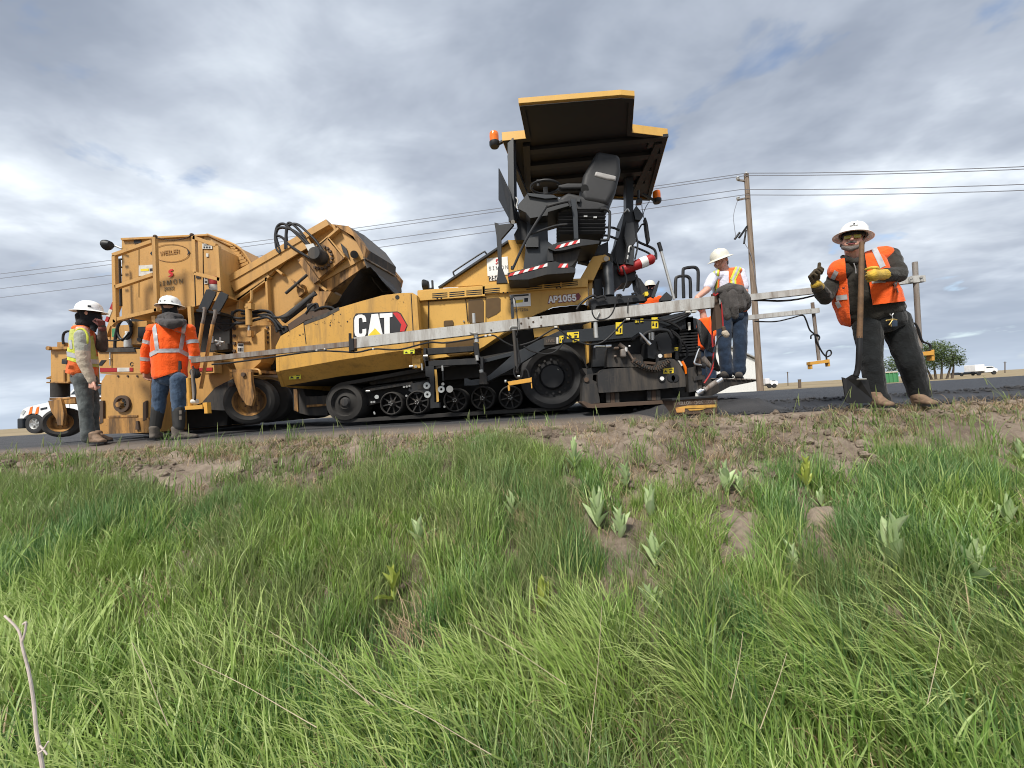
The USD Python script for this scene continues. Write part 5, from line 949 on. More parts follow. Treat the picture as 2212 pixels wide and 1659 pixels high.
part(PV, 'canopy_camera', [slab('C', [(1308, 885), (1342, 885), (1345, 915), (1305, 920)], 6.6, 6.7), cyl(pt('C', 1316, 830, 6.6), pt('C', 1316, 890, 6.6), .02)], 'grey_plastic', False)
Q('cup_tank', 'C', [(1005, 1240), (1095, 1200), (1098, 1270), (1092, 1290), (1000, 1285)], 5.75, 6.0, 'grey_plastic')
Q('tank_base', 'C', [(985, 1282), (1095, 1285), (1095, 1300), (985, 1300)], 5.72, 6.03, BK)
Q('rear_arm', 'C', [(890, 1475), (985, 1310), (1075, 1295), (1108, 1315), (1110, 1335), (1050, 1350), (990, 1480)], 5.5, 6.0, PY_)
part(PV, 'pivot_pin', cyl(pt('C', 1083, 1325, 5.48), pt('C', 1083, 1325, 5.52), .035, n=18), 'zinc')
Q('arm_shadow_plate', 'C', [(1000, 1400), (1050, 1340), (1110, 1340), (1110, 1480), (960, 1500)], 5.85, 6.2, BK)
lc = part(PV, 'lift_cylinder', cyl(pt('C', 1092, 1330, 5.6), pt('C', 1102, 1600, 5.5), .075, n=24), 'charcoal'); part(lc, 'cylinder_eye', cyl(pt('C', 1085, 1328, 5.52), pt('C', 1085, 1328, 5.68), .085, n=24), 'charcoal')
part(PV, 'support_strut', [bar(pt('C', 1020, 1480, 5.7), pt('C', 1025, 1600, 5.7), .12), bar(pt('C', 880, 1330, 5.8), pt('C', 960, 1350, 5.8), .1)], BK)
Q('rear_plate', 'C', [(1120, 1360), (1220, 1340), (1300, 1420), (1290, 1480), (1200, 1500), (1120, 1580), (1110, 1450)], 5.8, 6.2, BK)
Q('rear_leg', 'C', [(1290, 1450), (1330, 1470), (1395, 1560), (1400, 1600), (1340, 1600), (1300, 1520)], 5.8, 6.0, BK)
# red gas bottle with white band on the rear
a, b2 = pt('C', 1200, 1410, 5.75), pt('C', 1420, 1325, 5.75); d = b2 - a
fx = thing('red_extinguisher', 'red cylinder with white band strapped behind the rear console of the paver', 'extinguisher', a)
cyx = part(fx, 'cylinder', [rhull([a, b2 - d * .08], .075, 16)], 'red_paint', True); part(fx, 'label_band', cyl(a + d * .58, a + d * .80, .078, n=24), 'white'); part(fx, 'valve', [cyl(b2 - d * .06, b2 + d * .06, .035)], 'zinc'); part(fx, 'lever', bar(b2, b2 + d * .1 + [0, 0, .05], .02), 'hose')
a, b2 = pt('C', 1200, 1420, 5.9), pt('C', 1300, 1400, 5.9)
# ---- tracks
YT0, YT1 = 5.55, 6.02
dr, idl = pt('I', 1010, 860, YT0), pt('H', 330, 690, YT0)
R1, R2 = px('I', 470, YT0), px('H', 215, YT0); 
zg = .045
dr[2] = max(dr[2], zg + R1 + .02); 
def belt_path(off):
    P = []
    c1, c2 = dr[[0, 2]], idl[[0, 2]]; r1, r2 = R1 + off, R2 + off
    for a in np.linspace(radians(75), radians(-75), 26): P.append((c1[0] + r1 * cos(a), c1[1] + r1 * sin(a)))
    P.append((c1[0] - .2, zg - off + .0)) if False else None
    for a in np.linspace(radians(262), radians(100), 26): P.append((c2[0] + r2 * cos(a), c2[1] + r2 * sin(a)))
    return P
lowz = pt('H', 700, 905, YT0)[2]
outer = Polygon(belt_path(.035)); outer = unary_union([outer, Polygon([(idl[0], idl[2]), (idl[0] + .05, lowz - .0), (dr[0] - .15, lowz), (dr[0], dr[2])])]).convex_hull
inner = outer.buffer(-.05)
ring = outer.difference(inner)
bm = trimesh.creation.extrude_polygon(ring, YT1 - YT0, engine='earcut'); v = np.array(bm.vertices); bm.vertices = np.stack([v[:, 0], YT0 + v[:, 2], v[:, 1]], -1); bm.fix_normals()
tb = part(PV, 'track_belt', bm, 'dusty_rubber', False)
ex = np.array(outer.exterior.coords); ls = LineString(ex); L = ls.length
def wheelset(c, r, spokes, name, m='rubber', hubf=.28, w=.32):
    t = part(PV, name, lathe([(r * .84, .0), (r * .9, -.02), (r * .97, -.01), (r, .03), (r, w), (r * .84, w)], c, 'y', 40), 'dusty_rubber')
    h = part(t, 'hub', lathe([(0, -.03), (r * .16, -.03), (r * hubf, .0), (r * (hubf + .04), .04), (0, .04)], c, 'y', 24), 'dusty_black')
    part(t, 'web', lathe([(0, .10), (r * .85, .10), (r * .85, .14), (0, .14)], c, 'y', 30), 'dark_inside')
    for k in range(spokes):
        a_ = k * 2 * pi / spokes + .2; part(t, 'spoke', obox(c + np.array([r * .57 * cos(a_), .05, r * .57 * sin(a_)]), (r * .58, .05, r * .10), rot=(0, -a_, 0)), 'dusty_black')
    part(t, 'hub_bolt', [cyl(c + np.array([r * .14 * cos(q), -.03, r * .14 * sin(q)]), c + np.array([r * .14 * cos(q), -.045, r * .14 * sin(q)]), r * .035, n=6) for q in np.arange(5) * 2 * pi / 5], 'zinc')
for x, y in ((860, 705), (1165, 690), (1600, 665), (1918, 640)): wheelset(pt('H', x, y, YT0 - .02), px('H', 140, YT0), 8, 'roller')
wheelset(pt('I', 405, 1160, YT0 - .02), px('I', 175, YT0), 8, 'roller')
it = part(PV, 'front_idler', lathe([(0, .06), (R2 * .3, .04), (R2 * .36, -.01), (R2 * .55, .03), (R2 * .72, .04), (R2 * .76, -.02), (R2 * .98, .0), (R2, .03), (R2, .4), (0, .4)], idl + [0, -.03, 0], 'y', 48), 'dusty_rubber'); part(it, 'hub', lathe([(0, -.02), (R2 * .2, -.015), (R2 * .33, .02), (0, .03)], idl + [0, -.03, 0], 'y', 24), 'dusty_black')
dw = part(PV, 'drive_wheel', lathe([(0, .07), (R1 * .62, .06), (R1 * .68, .0), (R1 * .84, -.03), (R1 * .97, .0), (R1, .05), (R1, .42), (0, .42)], dr + [0, -.06, 0], 'y', 56), 'rubber'); part(dw, 'hub', lathe([(0, -.03), (R1 * .34, -.025), (R1 * .38, .0), (R1 * .40, .06), (0, .06)], dr + [0, -.06, 0], 'y', 40), 'machine_black')
part(dw, 'wheel_bolt', [cyl(dr + np.array([R1 * .52 * cos(q), .01, R1 * .52 * sin(q)]), dr + np.array([R1 * .52 * cos(q), -.035, R1 * .52 * sin(q)]), R1 * .04, n=6) for q in np.arange(16) * 2 * pi / 16], 'dusty_black'); part(dw, 'hub_spot', cyl(pt('I', 1085, 768, dr[1] - .085), pt('I', 1085, 768, dr[1] - .07), .022, n=7), 'white_dirty')
Q('track_frame', 'H', [(400, 560), (620, 500), (1280, 430), (1300, 560), (1250, 640), (700, 700), (560, 740), (560, 600)], YT0 + .15, YT1 - .1, 'dark_inside'); Q('frame_bar', 'H', [(560, 540), (1100, 450), (1110, 480), (600, 560)], YT0 + .02, YT0 + .14, 'dusty_black'); Q('frame_block', 'H', [(1090, 470), (1290, 440), (1300, 560), (1130, 600), (1050, 550)], YT0 + .0, YT0 + .13, BK); Q('frame_slot', 'H', [(1160, 490), (1245, 475), (1245, 535), (1165, 545)], YT0 - .004, YT0 - .001, 'dark_inside')
Q('push_frame', 'B', [(470, 1350), (540, 1350), (560, 1400), (710, 1400), (720, 1540), (580, 1540), (500, 1520), (470, 1500)], 5.9, 7.5, 'dusty_black'); Q('push_edge', 'B', [(472, 1350), (498, 1350), (505, 1515), (478, 1505)], 5.88, 5.9, 'grimy_yellow'); Q('push_edge', 'B', [(565, 1410), (712, 1396), (712, 1412), (565, 1428)], 5.86, 5.88, 'grimy_yellow'); Q('push_edge', 'B', [(565, 1465), (712, 1455), (712, 1470), (565, 1482)], 5.84, 5.86, 'grimy_yellow'); Q('push_panel', 'B', [(565, 1408), (712, 1395), (712, 1475), (565, 1480)], 5.85, 5.88, 'dusty_black')
part(PV, 'grease_bolt', [cyl(pt('H', x, y, YT0 + .02), pt('H', x, y, YT0 - .03), .016, n=8) for x, y in ((1005, 512), (1037, 507), (1068, 500), (1032, 615), (658, 686), (628, 688), (1475, 742))], 'zinc'); part(PV, 'grease_cap', cyl(pt('H', 688, 628, YT0 + .02), pt('H', 688, 628, YT0 - .03), .03, n=14), 'clear_plastic'); part(PV, 'pin', [cyl(pt('H', 565, 562, YT0), pt('H', 612, 560, YT0), .014, n=8), cyl(pt('H', 655, 800, YT0), pt('H', 668, 830, YT0), .014, n=8)], 'zinc')
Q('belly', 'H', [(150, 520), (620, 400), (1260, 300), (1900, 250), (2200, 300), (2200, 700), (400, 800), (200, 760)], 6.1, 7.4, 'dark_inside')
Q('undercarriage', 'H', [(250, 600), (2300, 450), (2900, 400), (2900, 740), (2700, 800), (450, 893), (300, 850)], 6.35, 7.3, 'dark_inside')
part(PV, 'far_track_belt', trimesh.Trimesh(np.array(bm.vertices) + [0, 1.75, 0], bm.faces, process=False), 'dusty_rubber', False)
Q('side_skirt', 'H', [(560, 430), (1080, 300), (1240, 290), (1250, 400), (620, 490)], 5.75, 6.0, 'dusty_black')
# ------------------------------------------------------------------ levelling frame and tow arm (parts of the paver)
Y1 = 5.12
for nm, P in (('frame_bar', [(1235, 65), (1812, 35), (1812, 95), (1240, 140)]), ('frame_bar', [(1250, 212), (1890, 175), (1892, 245), (1260, 272)]), ('frame_post', [(1218, 160), (1285, 158), (1292, 270), (1352, 268), (1358, 690), (1415, 690), (1418, 752), (1312, 760), (1302, 400), (1255, 390), (1250, 250)]), ('frame_post', [(1808, 0), (1866, 0), (1880, 160), (1920, 165), (1925, 312), (1892, 312), (1880, 245), (1830, 190)])):
    Q(nm, 'H', P, Y1, Y1 + .09)
Q('frame_corner', 'H', [(1232, 58), (1262, 58), (1262, 150), (1232, 150)], Y1 - .03, Y1 - .001); Q('yellow_scale', 'H', [(1358, 310), (1385, 310), (1412, 680), (1385, 690)], Y1 - .012, Y1 - .001, PY_)
part(PV, 'pin_boss', [lathe([(.015, -.0), (.018, -.02), (.044, -.02), (.047, .0), (.015, .0)], pt('H', x, y, Y1 - .0), 'y', 20) for x, y in ((1272, 498), (1280, 600), (1440, 540))], 'clear_plastic'); part(PV, 'pin_boss', [cyl(pt('H', 1536, 537, Y1), pt('H', 1536, 537, Y1 - .03), .045, n=18), cyl(pt('H', 1457, 478, Y1), pt('H', 1457, 478, Y1 - .03), .02, n=12)], 'zinc')
part(PV, 'pin', [cyl(pt('H', 1235, 155, Y1 - .03), pt('H', 1280, 152, Y1 - .03), .018, n=10), cyl(pt('H', 1450, 265, Y1), pt('H', 1455, 325, Y1), .014, n=8), cyl(pt('H', 1852, 145, Y1 - .03), pt('H', 1858, 205, Y1 - .03), .024, n=12), cyl(pt('H', 1900, 312, Y1), pt('H', 1905, 345, Y1), .03, n=12), cyl(pt('H', 1210, 240, Y1), pt('H', 1218, 318, Y1), .012, n=8)], 'zinc')
part(PV, 'rod', [cyl(pt('H', 1456, 325, Y1), pt('H', 1462, 440, Y1), .014, n=8)], BK)
Q('jack_block', 'H', [(1885, 345), (1945, 340), (1965, 400), (1970, 480), (1880, 480)], Y1 - .02, Y1 + .1, 'dusty_black')
ta = Q('tow_arm', 'D', [(-145, 985), (-120, 985), (-100, 1000), (0, 985), (60, 955), (250, 790), (430, 690), (600, 612), (860, 588), (1300, 522), (1600, 458), (1640, 490), (1500, 560), (1180, 660), (870, 690), (640, 702), (480, 752), (420, 790), (240, 905), (0, 1030), (-60, 1040), (-145, 1042)], 5.15, 5.32, 'charcoal')
Q('brace_bar', 'D', [(-60, 850), (250, 770), (252, 800), (-60, 880)], 5.33, 5.42, 'charcoal')
cbx = part(ta, 'control_box', slab('I', [(890, 292), (1100, 285), (1102, 385), (892, 402)], 5.05, 5.149), 'dusty_black', False); part(cbx, 'box_lettering', text('LEVEL', 'I', 925, 362, 5.049, 36, .003, True, width=120), 'old_steel', False, join=True); part(cbx, 'box_edge', slab('I', [(1072, 288), (1100, 287), (1100, 380), (1072, 382)], 5.049, 5.043), 'white_dirty', False)
sticker('I', 1115, 268, 1175, 372, 5.149, 'yellow_print', ta); sticker('I', 1225, 218, 1400, 306, 5.149, 'yellow_print', ta); sticker('I', 1310, 318, 1402, 360, 5.149, 'yellow_print', ta)
Q('upper_frame', 'D', [(848, 362), (890, 345), (1300, 318), (1305, 368), (1010, 398), (900, 412), (890, 440), (868, 440)], 5.3, 5.45); Q('frame_hook', 'D', [(1285, 300), (1308, 298), (1315, 318), (1305, 332), (1288, 330)], 5.25, 5.46, 'yellow_print')
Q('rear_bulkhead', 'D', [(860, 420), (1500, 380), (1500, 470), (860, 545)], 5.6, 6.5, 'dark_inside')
part(PV, 'hose', [line('D', P, 5.25, .017) for P in ([(745, 440), (770, 400), (830, 350), (880, 330), (900, 345)], [(900, 350), (960, 335), (980, 360)], [(1060, 330), (1090, 325), (1105, 345)], [(1180, 318), (1210, 312), (1225, 325)])], 'hose')
# ------------------------------------------------------------------ screed
SC = thing('screed', 'dusty black screed with crank handles trailing behind the paver', 'screed', pt('J', 900, 1300, 5.1) * [1, 1, 0])
def J(name, pts, Y0, Y1_, m='dusty_black', parent=None, **k): return part(parent or SC, name, slab('J', pts, Y0, Y1_), m, k.pop('smooth', False), **k)
J('screed_body', [(380, 480), (760, 420), (1450, 300), (1600, 320), (1600, 1100), (1480, 1250), (380, 1290), (300, 1200), (300, 900), (380, 880)], 5.33, 8.2, 'machine_black')
J('top_panel', [(390, 455), (760, 405), (1440, 285), (1600, 305), (1600, 432), (1390, 432), (1250, 440), (1100, 440), (980, 470), (880, 560), (770, 560), (390, 600)], 5.20, 5.32, 'charcoal')
ep = J('end_plate', [(462, 1168), (450, 960), (500, 900), (640, 885), (960, 872), (1140, 860), (1165, 800), (1300, 776), (1340, 778), (1410, 850), (1468, 955), (1478, 1098), (1100, 1132), (480, 1172)], 4.88, 5.32)
J('side_plate', [(560, 872), (570, 660), (640, 640), (730, 650), (760, 725), (950, 722), (980, 760), (980, 868)], 4.98, 5.3); J('panel', [(400, 640), (565, 640), (560, 860), (390, 870)], 5.2, 5.32, 'machine_black')
J('front_block', [(270, 885), (325, 885), (330, 960), (470, 935), (480, 960), (400, 960), (395, 1020), (440, 1045), (440, 1075), (330, 1070), (295, 1050), (300, 1000), (318, 960)], 4.95, 5.3)
J('front_leg', [(268, 1280), (282, 1050), (330, 1068), (440, 1072), (465, 1165), (480, 1285), (370, 1300)], 4.93, 5.2)
J('skid_shoe', [(262, 1282), (335, 1345), (400, 1348), (1310, 1292), (1335, 1252), (700, 1282), (380, 1300), (290, 1265)], 4.86, 5.3, 'rusty')
for x0 in (550, 1025):
    sl = -.09
    for k in range(3): part(SC, 'spring_post', bar(pt('J', x0 + 18 + k * 52, 1166 - (x0 - 550) * .055, 4.98), pt('J', x0 + 22 + k * 52, 1283 - (x0 - 550) * .06, 4.98), .055, .05), 'rusty' if k % 2 else 'dusty_black')
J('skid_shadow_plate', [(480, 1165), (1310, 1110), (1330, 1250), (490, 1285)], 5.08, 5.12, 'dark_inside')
part(SC, 'round_boss', [cyl(pt('J', 322, 1018, 4.93), pt('J', 322, 1018, 4.96), .03, n=12)], 'rusty')
mcv = J('motor_cover', [(1035, 765), (1030, 590), (1070, 560), (1170, 480), (1262, 468), (1310, 560), (1312, 770), (1200, 790)], 5.0, 5.32, 'machine_black', )
part(mcv, 'arch_rim', line('J', [(990, 600), (960, 560), (1000, 490), (1090, 450), (1200, 440), (1280, 460), (1320, 540)], 5.02, .02), 'machine_black'); part(mcv, 'bolt_stack', [cyl(pt('J', 1088, 560, 4.96), pt('J', 1088, 470, 4.96), .022, n=10), cyl(pt('J', 1055, 550, 4.98), pt('J', 1055, 475, 4.98), .012, n=8)], 'zinc'); part(mcv, 'link_rod', bar(pt('J', 1148, 570, 4.98), pt('J', 1168, 675, 4.98), .02), 'hose')
part(mcv, 'strap', slab('J', [(1130, 760), (1165, 758), (1170, 860), (1135, 862)], 4.95, 4.99), 'hose', False); part(mcv, 'label_strip', slab('J', [(1225, 720), (1312, 712), (1312, 758), (1228, 762)], 4.97, 4.999), 'olive_label' if 'olive_label' in MAT else 'grimy_yellow', False)
J('bent_cover', [(1165, 800), (1290, 775), (1330, 775), (1310, 800), (1180, 830)], 4.9, 5.0, 'machine_black')
for (x, y, YY, c) in ((1173, 743, 4.97, SC), (1195, 1005, 4.878, ep)):
    r = px('J', 24, YY); part(c, 'reflector_knob', [lathe([(0, -.02), (r * .95, -.02), (r, .0), (0, .0)], pt('J', x, y, YY), 'y', 20)], 'white'); part(c, 'knob_ring', lathe([(r * 1.05, -.012), (r * 1.6, -.012), (r * 1.6, .01), (r * 1.05, .01)], pt('J', x, y, YY), 'y', 20), 'hose')
part(ep, 'round_cover', [lathe([(.0, -.008), (.045, -.008), (.05, 0), (0, 0)], pt('J', x, 1000, 4.878), 'y', 18) for x in (1305, 1350)], 'machine_black')
sticker('J', 1213, 886, 1333, 948, 4.878, 'yellow_print', ep); sticker('J', 662, 352, 738, 492, 5.14, 'yellow_print', ta); sticker('J', 1078, 296, 1155, 424, 5.14, 'yellow_print', ta); sticker('J', 885, 322, 926, 358, 5.14, 'yellow_print', ta); sticker('J', 945, 312, 980, 350, 5.14, 'yellow_print', ta); sticker('J', 1345, 642, 1385, 684, 5.1, 'yellow_print', SC)
part(SC, 'crank_handle', line('J', [(418, 645), (428, 632), (540, 632)], 5.0, .014), 'chrome'); part(SC, 'crank_handle', cyl(pt('J', 545, 630, 5.0), pt('J', 608, 630, 5.0), .022, n=12), 'chrome'); part(SC, 'crank_post', line('J', [(412, 650), (408, 700), (410, 780)], 5.0, .018), 'hose')
ck = part(SC, 'crank_handle', tube([pt('J', 935, 488, 4.92), pt('J', 950, 492, 4.92), pt('J', 1035, 580, 4.92)], .016, 8, 4), 'chrome'); part(ck, 'crank_end', cyl(pt('J', 1030, 575, 4.92), pt('J', 1062, 612, 4.92), .024, n=12), 'chrome'); part(ck, 'crank_grip', cyl(pt('J', 845, 553, 4.92), pt('J', 938, 488, 4.92), .024, n=12), 'hose')
ck = part(SC, 'crank_handle', tube([pt('J', *q, 4.85) for q in ((1632, 650), (1612, 700), (1575, 815), (1580, 835), (1660, 850))], .014, 8, 0), 'chrome'); part(ck, 'crank_grip', cyl(pt('J', 1595, 648, 4.85), pt('J', 1640, 640, 4.85), .018, n=12), 'hose'); part(ck, 'crank_hub', [cyl(pt('J', 1650, 850, 4.85), pt('J', 1700, 865, 4.85), .03, n=12)], 'hose')
part(SC, 'valve_body', [rbox(pt('J', 725, 755, 4.9), pt('J', 765, 665, 4.99), .02), rbox(pt('J', 645, 665, 4.9), pt('J', 690, 640, 4.97), .015), rbox(pt('J', 645, 755, 4.92), pt('J', 665, 735, 4.97), .01)], 'old_steel'); part(SC, 'lever', [cyl(pt('J', 700, 605, 4.93), pt('J', 780, 660, 4.93), .025, n=10), cyl(pt('J', 780, 655, 4.93), pt('J', 868, 788, 4.93), .012, n=8)], 'old_steel')
part(SC, 'small_lamp', [cyl(pt('J', 780, 645, 4.92), pt('J', 778, 690, 4.92), .02, n=8), trimesh.creation.icosphere(1, .014).apply_translation(pt('J', 822, 628, 5.19))], 'white')
# sagging chain
ch = spline([pt('J', *q, 4.83) for q in ((870, 792), (930, 835), (1000, 872), (1080, 892), (1160, 882), (1230, 840), (1290, 785))], 6)
ln = part(SC, 'chain', tube(ch, .006, 6, 0), 'dusty_black')
for i in range(0, len(ch) - 1):
    d = (ch[i + 1] - ch[i]) / np.linalg.norm(ch[i + 1] - ch[i]); n_ = np.array([0, 1., 0]) if i % 2 else np.cross(d, [0, 1., 0]); part(ln, 'chain_link', bar(ch[i] - n_ * .035, ch[i] + n_ * .035, .03, .018, up=d), 'rusty' if i % 3 == 0 else 'dusty_black')
part(SC, 'pin_row', bar(pt('J', 985, 820, 4.9), pt('J', 1120, 830, 4.9), .05, .03), 'rusty')
# rear ribbed mat, tarp, posts
for k in range(9): part(SC, 'ribbed_flap', bar(pt('J', 1395, 455 + k * 34, 5.25), pt('J', 1605, 440 + k * 34, 5.25), .06, .055), 'machine_black')
part(SC, 'hose', [line('J', P, 5.1, .014) for P in ([(1150, 300), (1250, 330), (1350, 380), (1420, 440)], [(1320, 470), (1400, 540), (1480, 640), (1490, 740), (1430, 800)], [(1300, 440), (1380, 500), (1420, 600), (1400, 700)], [(1160, 310), (1300, 335), (1480, 270), (1530, 250)], [(1190, 320), (1300, 360), (1370, 400)])], 'hose')
part(SC, 'orange_cable', line('J', [(1430, 805), (1455, 850), (1475, 900), (1485, 950)], 4.98, .018), 'amber'); part(SC, 'grey_clip', slab('J', [(1385, 795), (1410, 800), (1440, 850), (1425, 862)], 4.95, 5.0), 'white_dirty', False)
J('small_box', [(1355, 690), (1390, 685), (1395, 775), (1355, 780)], 5.05, 5.2, 'machine_black'); part(SC, 'tag', slab('J', [(1505, 350), (1530, 348), (1532, 440), (1508, 442)], 5.18, 5.199), 'white_dirty', False); J('box_arm', [(1470, 290), (1560, 280), (1570, 430), (1480, 440)], 5.2, 5.3, 'machine_black')
tp = [(1600, 310), (1650, 330), (1740, 450), (1815, 570), (1812, 600), (1790, 705), (1730, 670), (1660, 600), (1630, 480)]
tg = trimesh.creation.icosphere(3, 1.0); part(SC, 'tarp_flap', plate([pt('J', x, y, 5.0 + .12 * (i % 2)) for i, (x, y) in enumerate(tp)], .02), 'black_tarp', 60)
J('rear_post', [(1500, 885), (1595, 862), (1622, 1150), (1512, 1165)], 4.92, 5.05); J('rear_post', [(1608, 690), (1655, 690), (1668, 1160), (1620, 1150)], 4.95, 5.03); J('rear_gear', [(1595, 800), (1640, 760), (1660, 850), (1610, 860)], 4.9, 4.98, 'rusty'); J('rear_bracket', [(1560, 980), (1700, 960), (1700, 1010), (1570, 1030)], 4.9, 5.0)
part(SC, 'spout', cyl(pt('J', 1660, 770, 5.1), pt('J', 1790, 890, 5.1), .05, .02, n=14), 'old_steel'); part(SC, 'hanging_rag', [rhull([pt('J', *q, 5.2) for q in ((1740, 770), (1800, 770), (1780, 860), (1850, 900))], .03, 8)], 'jacket_brown', True)
part(SC, 'red_cord', [line('J', P, Y, .010) for P, Y in (([(1800, 20), (1800, 150), (1785, 300), (1782, 500), (1790, 640)], 4.8), ([(1800, 700), (1790, 860), (1760, 950), (1690, 1060)], 4.85))], 'red_paint')
sr = part(SC, 'support_strut', cyl(pt('J', 1690, 1135, 4.9), pt('J', 1830, 1050, 4.9), .035, n=14), 'old_steel'); part(sr, 'strut_rod', [cyl(pt('J', 1598, 1178, 4.9), pt('J', 1655, 1150, 4.9), .045, n=14), cyl(pt('J', 1825, 1055, 4.9), pt('J', 1895, 1015, 4.9), .035, n=14), cyl(pt('J', 1650, 1155, 4.9), pt('J', 1695, 1132, 4.9), .022, n=14)], 'chrome'); part(sr, 'strut_foot', [cyl(pt('J', 1612, 1215, 4.9), pt('J', 1618, 1175, 4.9), .03, n=12)], 'white_dirty')
wk = part(SC, 'walkway', slab('D', [(1740, 1010), (1800, 985), (2168, 992), (2168, 1008), (1960, 1050), (1880, 1092), (1790, 1135), (1700, 1120), (1680, 1040)], 5.05, 7.6), 'dusty_black', False)
part(wk, 'tread_strip', [bar(pt('D', 1810 + k * 40, 986 + k * .8, 5.04), pt('D', 1840 + k * 40, 987 + k * .8, 5.04), .03, .012) for k in range(9)], 'old_steel')
# hoop rails, rod and gear behind the beam
for P in ([(1585, 1610), (1587, 1480), (1600, 1458), (1625, 1452), (1665, 1452), (1685, 1465), (1692, 1490), (1695, 1610)], [(1645, 1610), (1640, 1420), (1655, 1395), (1690, 1388), (1725, 1388), (1742, 1400), (1750, 1430), (1748, 1560)]): part(SC, 'hoop_rail', line('C', P, 5.6, .022), 'machine_black')
pr = part(SC, 'marker_rod', cyl(pt('C', 1575, 1620, 5.5), pt('C', 1478, 1260, 5.5), .019, n=10), 'zinc'); part(pr, 'rod_grip', cyl(pt('C', 1482, 1270, 5.5), pt('C', 1463, 1208, 5.5), .026, n=10), 'hose')
part(SC, 'dark_panel', [slab('C', [(1480, 1610), (1520, 1565), (1560, 1600), (1560, 1625), (1480, 1630)], 5.4, 5.5), slab('C', [(1410, 1600), (1440, 1520), (1465, 1482), (1470, 1490), (1450, 1560), (1430, 1610)], 5.5, 5.54)], 'grey_plastic', False)
# shoe that shapes the edge of the mat
es = part(SC, 'edge_shoe', slab('J', [(1330, 1245), (1845, 1205), (1840, 1400), (1350, 1430)], 4.52, 4.86), 'rusty', False)
part(es, 'shoe_lip', slab('J', [(1315, 1240), (1848, 1202), (1848, 1222), (1318, 1260)], 4.50, 4.9), 'machine_black', False)
part(es, 'name_lettering', [text('WILLOW', 'J', 1368, 1312, 4.519, 34, .004, True, slope=0, width=178), lathe([(.012, -.004), (.022, -.004), (.022, 0), (.012, 0)], pt('J', 1588, 1285, 4.519), 'y', 16), text('DESIGNS', 'J', 1622, 1300, 4.519, 34, .004, True, slope=0, width=190)], 'old_steel', False)
part(es, 'yellow_band', [slab('J', [(1350, 1345), (1500, 1318), (1830, 1305), (1830, 1338), (1600, 1350), (1420, 1352)], 4.518, 4.513), slab('J', [(1500, 1362), (1720, 1350), (1640, 1372), (1520, 1378)], 4.518, 4.513)], 'hopper_yellow', False); part(es, 'orange_patch', slab('J', [(1355, 1350), (1465, 1348), (1460, 1395), (1370, 1400)], 4.512, 4.508), 'wood_tan', False)
# ------------------------------------------------------------------ averaging beams with their sensors
YBm = 4.72
AB = thing('averaging_beam', 'long scuffed aluminium levelling beam running along the near side of the paver', 'levelling beam', pt('B', 1500, 960, YBm))
bm = part(AB, 'main_beam', bar(pt('B', 920, 1016, YBm), pt('D', 1845, 381, YBm), .07, px('D', 87, YBm)), 'aluminium', False)
part(AB, 'front_extension', bar(pt('G', 150, 944, YBm), pt('B', 890, 1022, YBm), .05, px('G', 52, YBm)), 'old_steel', False)
part(AB, 'rear_extension', bar(pt('D', 1880, 372, 4.62), pt('L', 1320, 515, 4.62), .05, px('L', 50, 4.62)), 'aluminium', False)
part(bm, 'beam_joint', [slab('B', [(872, 985), (905, 980), (908, 1065), (876, 1070)], YBm - .05, YBm + .05), cyl(pt('B', 882, 945, YBm - .03), pt('B', 884, 1080, YBm - .03), .018, n=8)], 'hose', False)
part(bm, 'joint_lip', slab('B', [(908, 985), (928, 982), (928, 1050), (910, 1055)], YBm - .04, YBm - .037), 'rusty', False)
part(bm, 'rivet', [cyl(pt('I', x, y, YBm - .035), pt('I', x, y, YBm - .042), .012, n=8) for x, y in ((560, 85), (735, 65), (850, 120), (680, 135), (850, -5), (665, 5), (125, 185))], 'rusty')
part(bm, 'seam', [bar(pt('D', x, 420 - k, YBm - .036), pt('D', x, 340 - k + 95, YBm - .036), .002, .002) for x, k in ((870, -35), )], 'hose')
part(bm, 'end_plate', slab('D', [(1845, 298), (1897, 298), (1900, 440), (1906, 580), (1852, 602), (1842, 440)], YBm - .06, YBm + .06), 'rusty', False)
part(AB, 'clip', [rbox(pt('B', x, y, YBm - .05), pt('B', x + 26, y + 16, YBm), .006) for x, y in ((690, 1052), (630, 1062), (1040, 1050), (1885, 952))] + [rbox(pt('D', x, y, YBm - .05), pt('D', x + 24, y + 20, YBm), .006) for x, y in ((568, 570), (1138, 508), (1612, 450), (1660, 448), (15, 640))], 'white_dirty', True)
part(AB, 'clamp_handle', [tube([pt('B', 1750, 935, YBm - .05), pt('B', 1780, 945, YBm - .05), pt('B', 1805, 938, YBm - .05)], .008, 6, 4), tube([pt('I', 390, 165, YBm - .05), pt('I', 420, 130, YBm - .05), pt('I', 500, 128, YBm - .05)], .008, 6, 4), tube([pt('D', 905, 500, YBm - .05), pt('D', 925, 460, YBm - .05)], .01, 6, 2)], 'zinc')
part(AB, 'rod_stub', [cyl(pt('B', 1778, 800, YBm), pt('B', 1782, 870, YBm), .02, n=10), cyl(pt('D', 892, 540, YBm), pt('D', 900, 665, YBm), .026, n=12), cyl(pt('B', 1795, 950, YBm), pt('B', 1800, 1010, YBm), .03, n=12)], 'zinc')
part(AB, 'cable', line('B', [(-120, 1170), (0, 1160), (300, 1120), (620, 1075), (780, 1075), (930, 1082), (1060, 1058), (1240, 1062), (1450, 1012), (1570, 1014), (1740, 990), (1900, 960)], YBm - .02, .011), 'hose')
